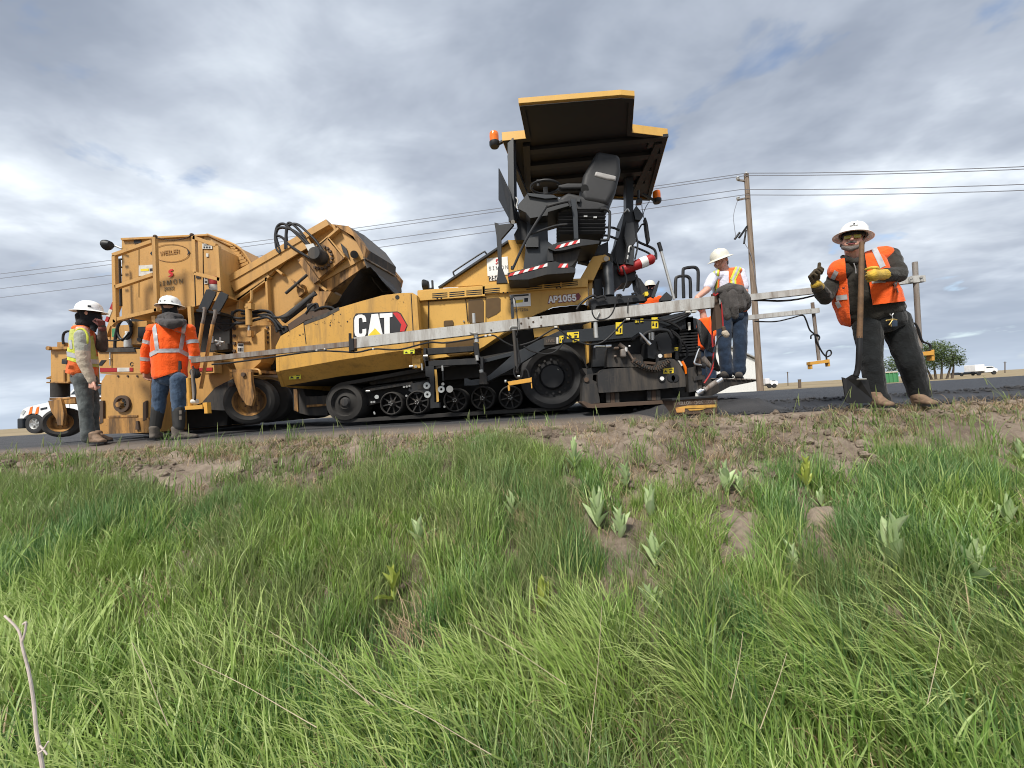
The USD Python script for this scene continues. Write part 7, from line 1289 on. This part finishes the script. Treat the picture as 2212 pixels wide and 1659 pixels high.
part(PB, 'neck_gaiter', skin_over(chain([(hc + [0, 0, .03], (.085, .105, .06)), (hc + [0, 0, -.06], (.078, .09, .05)), (G2(1330, 380), (.085, .085, .05))], frh), .014, 4, .004, 3), 'balaclava', True)
hh, HM = helmet(PB, hc, frh)
for sx, w_ in ((-.07, .018), (-.02, .022), (.05, .01)): part(hh, 'sticker', trimesh.creation.box([w_, .004, .016]).apply_translation([sx, -.128 * 1.02 * math.sqrt(max(.05, 1 - (sx / .13) ** 2)), .052]).apply_transform(HM), 'charcoal', False)
jm = chainS([(G2(1330, 440), (.21, .12, .07)), (G2(1330, 560), (.245, .155, .12)), (G2(1324, 720), (.24, .16, .12)), (G2(1322, 850), (.225, .165, .10)), (G2(1325, 925), (.225, .165, .08))], fr) + chainS([(sL, .082), (G2(1330, 425), (.10, .09, .06)), (sR, .082)], fr)
arms = chainS([(sL, .090), ((sL + eL) / 2, .088), (eL, .084), ((eL + wL) / 2, .074), (wL, .062)], fr) + chainS([(sR, .090), ((sR + eR) / 2, .088), (eR, .084), ((eR + wR) / 2, .074), (wR, .06)], fr)
tor = skin_over(jm, .015, 6, .005, 21, (12, 12, 10), .005); tor = cut(tor, *pxplane('F', (1120, 965), (1400, 868), YQ - .15, -1)) if False else tor
tl = cut(tor, *pxplane('F', (1140, 962), (1425, 865), YQ - .15, -1)); tr_ = cut(cut(tor, *pxplane('F', (1432, 760), (1440, 960), YQ - .15, -1)), *pxplane('F', (1420, 905), (1515, 955), YQ - .15, -1)); tl2 = cut(tl, *pxplane('F', (1410, 760), (1400, 960), YQ - .15, 1)); upper = cut(tor, *pxplane('F', (1100, 770), (1600, 765), YQ - .15, -1)); tl3 = cut(tl2, *pxplane('F', (1100, 770), (1600, 765), YQ - .15, 1)); tr3 = cut(tr_, *pxplane('F', (1100, 770), (1600, 765), YQ - .15, 1))
jt = trimesh.util.concatenate([upper, tl3, tr3]); jt.merge_vertices()
jp = part(PB, 'jacket', [shell(jt, .01)], 'hivis_orange', 40)
for nm, S_ in (('left', (sL, eL, wL)), ('right', (sR, eR, wR))):
    am = skin_over(chainS([(S_[0], .074), ((S_[0] + S_[1]) / 2, .073), (S_[1], .070), ((S_[1] + S_[2]) / 2, .066), (S_[2], .058)], fr), .012, 5, .007, 31, (14, 14, 14), .006)
    sp_ = part(jp, 'sleeve', am, 'hivis_orange', True)
    for f in ((.62, 0), (.42, 1)):
        a, b2 = (S_[0], S_[1]) if f[1] == 0 else (S_[1], S_[2]); c = a + (b2 - a) * f[0]; part(jp, 'reflective_band', band(am, c, b2 - a, .024), 'reflective', True)
bk2 = (G2(1325, 650, .0), np.array([.6, -.8, 0]))
for u, v_ in (((1162, 360), (1200, 668)), ((1478, 390), (1428, 668)), ((1190, 668), (1432, 662)), ((1122, 712), (1200, 668)), ((1426, 668), (1528, 722))): part(jp, 'reflective_strip', strip_on(jt, 'F', u, v_, 20, .006, bk2), 'reflective', True)
part(PB, 'hood', skin_over(chain([(G2(1215, 365, -.03), .035), (G2(1270, 385, -.14), .055), (G2(1340, 400, -.17), .06), (G2(1410, 385, -.14), .05), (G2(1465, 375, -.03), .032)], fr) + chain([(G2(1240, 330, -.03), .04), (G2(1330, 320, -.09), .055), (G2(1420, 330, -.03), .04)], fr) + chain([(G2(1330, 335, -.10), .05), (G2(1340, 405, -.165), .05)], fr), .014, 5, .006, 13, (16, 16, 16), .006), 'hood_grey', True)
jn = chainS([(G2(1325, 880), (.16, .125, .08)), (G2(1325, 945), (.175, .135, .09))], fr)
for h_, k_, a_ in hips: jn += chainS([(h_, .115), ((h_ + k_) / 2, .102), (k_, .088), (k_ + (a_ - k_) * .35, .082)], fr)
part(PB, 'jeans', skin_over(jn, .013, 5, .007, 41, (12, 12, 9), .009), 'jeans', True)
part(PB, 'glove', skin_over(hr_ + chain([(wR + [0, 0, .02], .045), (wR, .038)], fr), .010, 4), 'hose', True)
for (h_, k_, a_), td, x in zip(hips, ((-.25, 1, 0), (.85, .45, 0)), (1170, 1415)):
    zg_ = G2(x, 1562, 0)[2]
    bt = boot(PB, a_, td, 'boot_dusty', ground=zg_, h=.16); part(PB, 'boot_shaft', skin_over(chain([(np.array([a_[0], a_[1], zg_ + .17]), .062), (k_ + (a_ - k_) * .6, .068), (k_ + (a_ - k_) * .27, .074)], fr), .014, 4, .003, 4), 'boot_black', True)
part(PB, 'boot_tab', [trimesh.creation.box([.035, .004, .05]).apply_translation(G2(1430, y, -.075)) for y in (1285, 1340)], 'boot_dusty', False)
part(PB, 'dark_strap', [slab('F', [(1408, 770), (1432, 770), (1436, 850), (1415, 855)], YQ - .165, YQ - .15)], 'hose', False)

# ---- man in profile at the far left
YL_ = 4.72
A2 = lambda x, y, dy=0.: pt('F', x, y, YL_ + dy)
PL = thing('person', 'person in profile with black face mask and faded orange and lime vest', 'person', A2(470, 1590))
RS = .82; fw = np.array([.75, .66, 0]); fr = frame(fw); frh = frame(fw, (.05, 0, 1)); hc = A2(512, 305)
sN, eN, wN = A2(440, 510, -.17), A2(455, 765, -.20), A2(540, 965, -.16); sF, eF, wF = A2(505, 500, .18), A2(648, 640, .10), A2(645, 430, .02)
hips = [(A2(445, 960, -.08), A2(478, 1240, -.09), A2(500, 1520, -.08)), (A2(505, 955, .10), A2(545, 1230, .08), A2(545, 1500, .10))]
body = head_parts(hc, frh) + chain([(hc + frh[2] * -.05, .058), (A2(470, 410), .065)], frh) + chain([(A2(450, 470), (.15, .09, .08)), (A2(450, 700), (.14, .11, .12)), (A2(455, 930), (.14, .11, .1))], fr)
for q in ((sN, eN, wN), (sF, eF, wF)): body += chain([(A2(455, 450), .07), (q[0], .055), (q[1], .044), (q[2], .032)], fr)
for q in hips: body += chain([(q[0], .065), (q[1], .042), (q[2], .035)], fr)
hn, tb_ = hand_parts(wN, (.05, -.05, -1), (.3, .9, 0), (1, -.2, 0), .9); hn += thumb_parts(tb_, [(.6, -.2, -1), (.4, 0, -1), (0, .1, -1)]); hf, tb2 = hand_parts(wF, A2(630, 370, -.02) - wF, (-1, .1, .2), (-.2, -1, 0), 1.0); hf += thumb_parts(tb2, [(-.6, -.4, .8), (-.8, 0, .5), (-.6, .3, .2)])
part(PL, 'body', skin_over(body + hn, .014, 6), 'skin_red', True)
part(PL, 'face_mask', skin_over(chain([(hc + frh[2] * .045, (.09, .112, .07)), (hc + frh[2] * -.05 + fw * .02, (.084, .105, .06)), (A2(478, 400), (.095, .095, .05))], frh) + chain([(hc + fw * .07 + frh[2] * -.02, .05), (hc + fw * .05 + frh[2] * -.12, .05), (A2(560, 440), .03), (A2(575, 470), .012)], frh) + chain([(hc - fw * .08 + frh[2] * -.02, .045), (A2(430, 400), .04)], frh), .013, 5, .005, 7), 'balaclava', True)
hh, HM = helmet(PL, hc, frh); part(hh, 'sticker', trimesh.creation.box([.004, .03, .026]).apply_translation([.113, .02, .065]).apply_transform(trimesh.transformations.rotation_matrix(0, [0, 0, 1])).apply_transform(HM), 'charcoal', False)
sw = chainS([(A2(450, 470), (.175, .115, .08)), (A2(450, 620), (.17, .135, .12)), (A2(455, 800), (.165, .14, .12))], fr) + chainS([(A2(430, 425), (.10, .09, .06)), (A2(400, 440), .05)], fr)
part(PL, 'sweatshirt', skin_over(sw, .015, 6, .004, 3), 'sleeve_grey', True)
al = skin_over(chainS([(sN, .085), ((sN + eN) / 2, .08), (eN, .073), ((eN + wN) / 2, .062), (wN, .048)], fr), .012, 6, .005, 9, (16, 16, 16), .005)
cs = A2(455, 668, -.2); part(PL, 'sleeve', cut(al, cs, eN * 0 + [0, 0, 1]), 'sleeve_grey', True); part(PL, 'sleeve', cut(al, cs, (0, 0, -1)), 'sleeve_tan', True, 'tan forearm sleeve')
part(PL, 'sleeve', skin_over(chainS([(sF, .08), (eF, .07), ((eF + wF) / 2, .062), (wF, .048)], fr), .014, 5, .005, 2), 'dark_sleeve', True, 'raised dark brown sleeve')
part(PL, 'glove', skin_over(hf + chain([(wF - [0, 0, .02], .042), (wF, .036)], fr), .010, 4), 'maroon_cloth', True)
vm = skin_over(chainS([(A2(448, 475), (.165, .128, .07)), (A2(450, 620), (.185, .152, .12)), (A2(452, 800), (.19, .165, .10)), (A2(440, 900), (.195, .18, .05))], fr) + chainS([(A2(425, 440, -.06), (.06, .10, .04)), (A2(470, 470, .06), (.06, .10, .04))], fr), .014, 6, .006, 5, (12, 12, 10), .004)
vm = cut(vm, *pxplane('F', (230, 872), (500, 965), YL_ - .1, -1)); vm = cut(vm, (0, 0, A2(440, 425)[2]), (0, 0, -1))
v = part(PL, 'vest', shell(vm, .01), 'faded_orange', 40)
fr1 = (A2(440, 650, .0), -np.array([-.66, .75, 0]))
for u, v_, w_, m_, d_ in (((250, 680), (420, 730), 62, 'lime_cloth', .004), ((250, 682), (420, 732), 24, 'reflective', .009), ((500, 770), (620, 778), 55, 'lime_pale', .004), ((500, 772), (620, 780), 22, 'reflective', .009), ((335, 450), (352, 650), 36, 'lime_pale', .0045), ((330, 560), (340, 650), 13, 'reflective', .009), ((520, 520), (555, 720), 30, 'lime_pale', .0045)):
    part(v, 'reflective_band' if m_ == 'reflective' else 'lime_band', strip_on(vm, 'F', u, v_, w_, d_, fr1), m_, True)
ah = [A2(430 + 70 * cos(a), 545 + 100 * sin(a), -.19 + .015 * cos(a)) for a in np.linspace(0, 2 * pi, 26)]; part(v, 'armhole_binding', tube(ah, .011, 8, 0), 'lime_cloth')
part(v, 'pocket_print', slab('F', [(240, 760), (290, 765), (285, 800), (236, 796)], YL_ - .2, YL_ - .19), 'charcoal', False)
jn = chainS([(A2(450, 900), (.145, .125, .06)), (A2(455, 950), (.155, .135, .09))], fr)
for h_, k_, a_ in hips: jn += chainS([(h_, .108), ((h_ + k_) / 2, .092), (k_, .078), ((k_ + a_) / 2, .074), (a_, .078), (a_ + [0, 0, -.03], .072)], fr)
part(PL, 'jeans', skin_over(jn, .013, 5, .007, 51, (11, 11, 7), .009), 'jeans_dusty', True)
boot(PL, hips[0][2] + np.array([.10, 0, 0]), (1, -.35, 0), 'boot_tan', ground=A2(560, 1604, -.1)[2], h=.13, k=1.0); boot(PL, hips[1][2] + np.array([.08, 0, 0]), (1, -.1, 0), 'boot_tan', ground=A2(560, 1590, .05)[2], h=.13)
part(PL, 'hydration_tube', line('F', [(335, 475), (300, 470), (262, 490), (250, 540), (255, 600)], YL_ - .05, .014), 'hose')

# ---- screed operator
YO = 5.45
O = lambda x, y, dy=0.: pt('D', x, y, YO + dy)
PO = thing('person', 'person in white T-shirt and vest looking down on the screed walkway', 'person', O(1970, 985))
RS = .92; fw = np.array([-.75, -.66, 0]); fr = frame((-.65, -.76, 0)); frh = frame((-.78, -.62, -.45), (-.30, -.15, 1)); hc = O(1888, 62)
sL, eL, wL = O(1822, 185, -.02), O(1775, 285, -.12), O(1700, 345, -.18); sR, eR, wR = O(2040, 150), O(2075, 300, -.05), O(1990, 370, -.2)
hips = [(O(1915, 500), O(1912, 720, -.02), O(1935, 930)), (O(2028, 490), O(2040, 710, -.02), O(2030, 930))]
body = head_parts(hc, frh) + chain([(hc + frh[2] * -.05, .058), (O(1920, 135), .065)], frh) + chain([(O(1930, 190), (.17, .10, .08)), (O(1950, 330), (.15, .11, .12)), (O(1970, 470), (.15, .11, .1))], fr)
for q in ((sL, eL, wL), (sR, eR, wR)): body += chain([(O(1930, 165), .08), (q[0], .058), (q[1], .045), (q[2], .033)], fr)
for q in hips: body += chain([(q[0], .068), (q[1], .045), (q[2], .036)], fr)
hl_, tb_ = hand_parts(wL, (-.6, -.4, -.5), (.2, .2, -1), (.4, -.9, 0), .4); hl_ += thumb_parts(tb_, [(-.2, -.8, -.3), (-.5, -.5, -.3), (-.6, -.2, -.3)])
part(PO, 'body', skin_over(body + hl_, .014, 6), 'skin_red', True)
helmet(PO, hc, frh, 'helmet_worn'); part(PO, 'hair', skin_over(chain([(hc + frh[2] * -.02 - frh[1] * .075, (.06, .035, .05)), (hc + frh[2] * -.05 - frh[1] * .07, (.055, .03, .03))], frh), .014, 4), 'beard', True)
sh = chainS([(O(1930, 180), (.185, .115, .07)), (O(1945, 270), (.18, .14, .10)), (O(1965, 400), (.175, .145, .12)), (O(1970, 450), (.175, .14, .06))], fr) + chainS([(sL, .070), (O(1930, 165), (.09, .09, .06)), (sR, .070)], fr) + chainS([(sL, .070), (sL + (eL - sL) * .75, .068)], fr) + chainS([(sR, .070), (sR + (eR - sR) * .75, .072)], fr)
part(PO, 'shirt', skin_over(sh, .014, 6, .005, 61, (13, 13, 10), .004), 'shirt_white', True)
vm = skin_over(chainS([(O(1930, 178), (.185, .145, .07)), (O(1945, 270), (.205, .172, .10)), (O(1968, 400), (.205, .178, .10)), (O(1972, 460), (.205, .175, .05))], fr) + chainS([(O(1868, 165), (.085, .12, .065)), (O(1930, 150), (.08, .115, .06)), (O(2012, 145), (.085, .12, .065))], fr), .014, 6, .004, 15, (12, 12, 10), .003)
v1 = cut(vm, *pxplane('D', (1880, 90), (1858, 500), YO - .1, 1)); v2 = cut(vm, *pxplane('D', (1950, 60), (1950, 500), YO - .1, -1))
a_ = part(PO, 'vest_panel', shell(v1, .01), 'faded_orange', 40); b_ = part(PO, 'vest_panel', shell(v2, .01), 'faded_orange', 40)
for vv, u, v_ in ((v1, (1852, 118), (1832, 330)), (v2, (2038, 75), (1978, 210)), (v2, (1985, 210), (1995, 440))):
    part(PO, 'lime_band', strip_on(vv, 'D', u, v_, 22, .005), 'lime_cloth', True); part(PO, 'reflective_band', strip_on(vv, 'D', u, v_, 8, .010), 'reflective', True)
part(PO, 'vest_hem', band(vm, O(1980, 440, -.1), (0, 0, 1), .03, .004), 'faded_orange', True)
jn = chainS([(O(1970, 455), (.165, .13, .05)), (O(1970, 500), (.17, .135, .09))], fr)
for h_, k_, a2 in hips: jn += chainS([(h_, .115), ((h_ + k_) / 2, .10), (k_, .087), ((k_ + a2) / 2, .083), (a2, .085)], fr)
part(PO, 'jeans', skin_over(jn, .013, 5, .006, 71, (12, 12, 7), .008), 'jeans_dark', True)
boot(PO, hips[0][2], (-.9, -.6, 0), 'boot_dusty', ground=O(1900, 986)[2]); boot(PO, hips[1][2], (-.5, -.9, 0), 'boot_dusty', ground=O(2020, 992)[2])
# jacket thrown over the beam end
YJ = 4.60
O2 = lambda x, y, dy=0.: pt('D', x, y, YJ + dy)
r_ = lambda n: px('D', n * .84, YJ); I3 = np.eye(3)
dj = chain([(O2(1890, 292), r_(34)), (O2(1950, 275), r_(44)), (O2(2020, 300), r_(56)), (O2(2068, 360, .03), r_(52)), (O2(2075, 410, .05), r_(42))], I3) + chain([(O2(1905, 300), r_(34)), (O2(1930, 400), r_(36)), (O2(1940, 480), r_(30)), (O2(1945, 500), r_(24))], I3) + chain([(O2(1975, 310, -.02), r_(40)), (O2(1985, 420, -.03), r_(38)), (O2(1995, 490, -.02), r_(26))], I3) + chain([(O2(2030, 330), r_(50)), (O2(2035, 420), r_(48))], I3)
single('draped_jacket', skin_over(dj, .011, 4, .008, 17, (30, 30, 5), .013), 'draped_grey', 'dark grey jacket slung over the end of the levelling beam', 'jacket', smooth=True)
T = thing('plug_cord', 'red cord with tan plug hanging from the beam end plate', 'cord', O2(1895, 420))
part(T, 'cord', line('D', [(1830, 310), (1840, 330), (1885, 310), (1895, 420), (1905, 580)], YJ, .009), 'red_paint'); part(T, 'plug', rhull([O2(1908, 585), O2(1915, 615)], .022, 10), 'rusty', True); part(T, 'plug_end', rhull([O2(1918, 625), O2(1930, 640)], .035, 10), 'sleeve_tan', True); part(T, 'lead', line('D', [(1910, 640), (1870, 660), (1850, 720), (1835, 820), (1800, 920)], YJ + .05, .008), 'hose')
# ---- two people beyond the screed, mostly hidden
def half_person(label, hc, fwv, shoulder, Yv, hat, vestm, lean=(0, 0, 0), mask=False):
    T = thing('person', label, 'person', (hc[0], hc[1], hc[2] - 1.6)); fr = frame(fwv); s, f, u = fr; P = lambda a, b, d: np.array(hc) + s * a + f * b + np.array([0, 0, d])
    body = head_parts(np.array(hc), fr) + chain([(P(0, 0, -.06), .056), (P(0, -.02, -.2), .065)], fr) + chain([(P(0, -.03, -.28), (.18, .1, .08)), (P(0, -.03, -.6), (.15, .11, .1)), (P(0, 0, -.8), (.16, .11, .08))], fr)
    for q in (-1, 1): body += chain([(P(.17 * q, -.03, -.27), .055), (P(.23 * q, .02, -.52), .045), (P(.2 * q, .2, -.68), .035)], fr) + chain([(P(.09 * q, 0, -.85), .085), (P(.1 * q, .02, -1.2), .06), (P(.1 * q, 0, -1.58), .05)], fr)
    part(T, 'body', skin_over(body, .016, 5), 'skin_red', True)
    if mask: part(T, 'face_mask', skin_over(chain([(P(0, .0, .02), (.085, .104, .06)), (P(0, .01, -.07), (.08, .1, .06)), (P(0, -.02, -.17), (.1, .1, .06))], fr), .016, 4), 'balaclava', True)
    helmet(T, np.array(hc), fr, hat)
    part(T, 'jacket', skin_over(chain([(P(0, -.03, -.28), (.2, .13, .08)), (P(0, -.03, -.55), (.19, .15, .12)), (P(0, 0, -.78), (.19, .15, .08))], fr) + sum([chain([(P(.18 * q, -.03, -.27), .08), (P(.24 * q, .02, -.52), .075), (P(.2 * q, .2, -.68), .055)], fr) for q in (-1, 1)], []), .016, 5, .005, 3), vestm, True)
    part(T, 'trousers', skin_over(sum([chain([(P(.09 * q, 0, -.85), .11), (P(.1 * q, .02, -1.2), .09), (P(.1 * q, 0, -1.56), .085)], fr) for q in (-1, 1)], []), .018, 5, .005, 3), 'jeans_dark', True)
    return T
half_person('person in white hard hat just showing behind the marker rod', pt('C', 1400, 1540, 8.9), (-.5, -.8, 0), None, 8.9, 'helmet_worn', 'hivis_orange', mask=True)
hp = pt('D', 1745, 410, 7.9)
t6 = half_person('person in orange jacket bending behind the black tarp under the beam', pt('D', 1740, 425, 8.0), (-.8, -.5, 0), None, 8.0, 'helmet_worn', 'hivis_orange')
# ------------------------------------------------------------------ milkweeds, dead stalks and the pale stick on the bank
def leaf_mesh(L, W, fold, bend, seg=7):
    """a broad folded leaf growing along +y, face up"""
    t = np.linspace(0, 1, seg + 1); w = W * np.sin(pi * np.clip(t, 0, 1) ** .82) ** .75 * .5; w[-1] = .0005; w[0] = .002
    ang = bend * t; y = np.cumsum(np.r_[0, np.full(seg, L / seg) * np.cos(ang[1:])]); z = np.cumsum(np.r_[0, np.full(seg, L / seg) * np.sin(ang[1:])])
    V, T_ = [], []
    for i in range(seg + 1):
        for k, s in enumerate((-1, -.5, 0, .5, 1)):
            V.append((w[i] * s * cos(fold), y[i], z[i] + w[i] * abs(s) * sin(fold) + .0015 * sin(9 * t[i] * pi) * abs(s))); T_.append((.30, .55, .95, .55, .30)[k] + .15 * t[i])
    f = []
    for i in range(seg):
        for k in range(4): a = i * 5 + k; f += [(a, a + 1, a + 6), (a, a + 6, a + 5)]
    return np.array(V), np.array(f), np.clip(np.array(T_), 0, 1)
def milkweed(label, x, ytop, ybase, scale, seed, young=False, n_pair=4, spread=1.0):
    rg = np.random.default_rng(seed); b = march('S', x, ybase); b[2] -= .02; top = pt('S', x, ytop, b[1]); H = max(.16, top[2] - b[2]); st_top = b + (top - b) * .62
    T = thing('milkweed', label, 'milkweed', b)
    part(T, 'stem', tube([b, (b + st_top) / 2 + [.006, 0, 0], st_top, st_top + [0, 0, H * .08]], (.0055 * scale), 7, 5, .003), 'stem_green')
    m = 'milkweed_young' if young else 'milkweed_leaf'
    for k in range(n_pair):
        h = .45 + .55 * k / max(1, n_pair - 1); az0 = rg.uniform(0, pi) + k * pi / 2
        for q in range(2):
            up = np.interp(k, [0, n_pair - 1], [.85, 1.36]) + rg.normal(0, .1); L_ = .115 * scale * rg.uniform(.85, 1.15) * np.interp(k, [0, n_pair - 1], [1.05, .88]); v, f, t = leaf_mesh(L_, L_ * rg.uniform(.40, .50), .62 + .25 * (k == n_pair - 1), rg.uniform(-.25, .45) * spread)
            M = trimesh.transformations.rotation_matrix(az0 + q * pi, [0, 0, 1]) @ trimesh.transformations.rotation_matrix(up, [1, 0, 0]); v = v @ M[:3, :3].T + (b + (st_top - b) * h)
            p = numbered(T, 'leaf'); g_ = usdkit.mesh(stage, p, (v - b, f), MAT[m], smooth=True); UsdGeom.PrimvarsAPI(g_).CreatePrimvar('tint', Sdf.ValueTypeNames.FloatArray, 'vertex').Set(Vt.FloatArray.FromNumpy(t.astype(np.float32))) if len(UsdGeom.Mesh(g_).GetPointsAttr().Get()) == len(t) else None
MW = [('tall pale milkweed on bare earth below the drive wheel', 1240, 938, 1035, 1.05, 1, False, 4), ('big broad leaved milkweed in the cluster below the screed', 1292, 1058, 1165, 1.25, 2, False, 5), ('lower right milkweed of the cluster below the screed', 1340, 1108, 1180, 1.1, 3, False, 4),
      ('cupped milkweed just right of the cluster below the screed', 1405, 1048, 1135, 1.1, 4, False, 4), ('dark leafy milkweed at the edge of the grass below the screed', 1352, 995, 1065, 1.0, 5, False, 4), ('round headed milkweed below the edge shoe of the screed', 1568, 998, 1085, 1.15, 6, False, 4), ('small twin of the milkweed below the edge shoe', 1600, 1018, 1085, .9, 20, False, 3),
      ('yellow green young milkweed below the shoveller', 1742, 972, 1075, .95, 7, True, 4), ('small dark milkweed under the yellow green one', 1774, 1060, 1110, .8, 8, False, 3), ('largest milkweed with upright folded leaf on the right of the bank', 1930, 1105, 1265, 1.55, 9, False, 4), ('slender milkweed with yellow stem right of the largest one', 2106, 1155, 1295, 1.25, 10, False, 3),
      ('milkweed near the right edge above the slender one', 2180, 1080, 1175, 1.1, 11, False, 3), ('single upright milkweed in mid grass under the screed', 1416, 1165, 1240, 1.15, 12, False, 3), ('pale milkweed in the grass under the conveyor', 848, 1222, 1315, 1.0, 13, True, 3), ('twin tipped pale milkweed low in the middle of the bank', 1172, 1258, 1335, 1.0, 14, True, 3),
      ('lowest milkweed of the bank below the single upright one', 1408, 1275, 1345, 1.0, 15, False, 3), ('small pale milkweed under the emblem of the paver', 907, 1132, 1190, 1.1, 16, False, 3), ('small milkweed between the single upright and the largest one', 1712, 1180, 1265, 1.05, 17, False, 3), ('tiny milkweed in dense grass under the rollers', 1107, 1070, 1125, 1.0, 18, False, 3), ('milkweed at the far right end where the earth begins', 2203, 955, 1005, .9, 19, False, 3)]
for a in MW: milkweed(*a[:5], a[5], a[6], a[7])
# forked pale stick
Ya = .98
T = thing('pale_stick', 'bare pale forked stick standing in the grass at the left edge', 'stick', pt('S', 92, 1659, Ya - .03))
part(T, 'stem', tube([pt('S', *q, Ya) for q in ((10, 1330), (40, 1362), (49, 1400), (62, 1450), (72, 1510), (80, 1590), (92, 1659), (97, 1720))], np.interp(np.linspace(0, 1, 57), [0, 1], [.0022, .0046]), 8, 8), 'stick_pale'); part(T, 'fork', tube([pt('S', *q, Ya) for q in ((48, 1385), (54, 1365), (56, 1345), (50, 1348))], .0024, 7, 6), 'stick_pale'); part(T, 'twig', [tube([pt('S', *q, Ya - .01) for q in ((82, 1628), (94, 1618), (104, 1602))], .0022, 6, 5), tube([pt('S', *q, Ya - .01) for q in ((86, 1610), (96, 1622), (102, 1630))], .002, 6, 5)], 'stick_pale')
STK = [('long straw stalk leaning left under the conveyor', (580, 1362), (762, 1490), 1.25), ('second straw stalk leaning left beside the long one', (655, 1378), (770, 1492), 1.27), ('long straw stalk low left of the middle', (415, 1425), (630, 1540), 1.12), ('straw stalk crossing toward the lower middle', (805, 1490), (1010, 1600), 1.08), ('upright dry stalk in the lower middle of the bank', (1300, 1310), (1277, 1580), 1.12),
       ('dry stalk right of the upright one', (1605, 1365), (1585, 1480), 1.25), ('dry stalk leaning right of the pair', (1700, 1410), (1655, 1540), 1.2), ('thin dry stalk low on the right of the bank', (2032, 1370), (2010, 1490), 1.25), ('thin straw stalk left of the middle', (285, 1388), (348, 1530), 1.15), ('straw stalk falling left from the upright one', (1010, 1345), (1180, 1450), 1.22)]
for lab, t_, b_, Y in STK:
    P = [pt('S', *b_, Y), pt('S', (t_[0] * .5 + b_[0] * .5), (t_[1] + b_[1]) / 2, Y + .01) + [.004, 0, .004], pt('S', *t_, Y + .03)]; P = [P[0] + (P[0] - P[1]) * .5] + P
    single('dry_stalk', tube(P, .0013, 6, 6, .0007), 'dead_stem', lab, 'stalk', 'dry straw stalks in the grass', smooth=True)
for lab, pts_, Y in (('short straw piece lying on the earth beside the shoveller', ((1700, 1012), (1762, 1004)), 3.3), ('straw stub upright in the earth right of the shoveller', ((2144, 940), (2140, 918)), 3.5)):
    P = [pt('S', *q, Y) for q in pts_]; single('straw_piece', tube([P[0], (P[0] + P[1]) / 2 + [0, 0, .01], P[1]], .009, 6, 4), 'dead_stem', lab, 'straw', smooth=True)
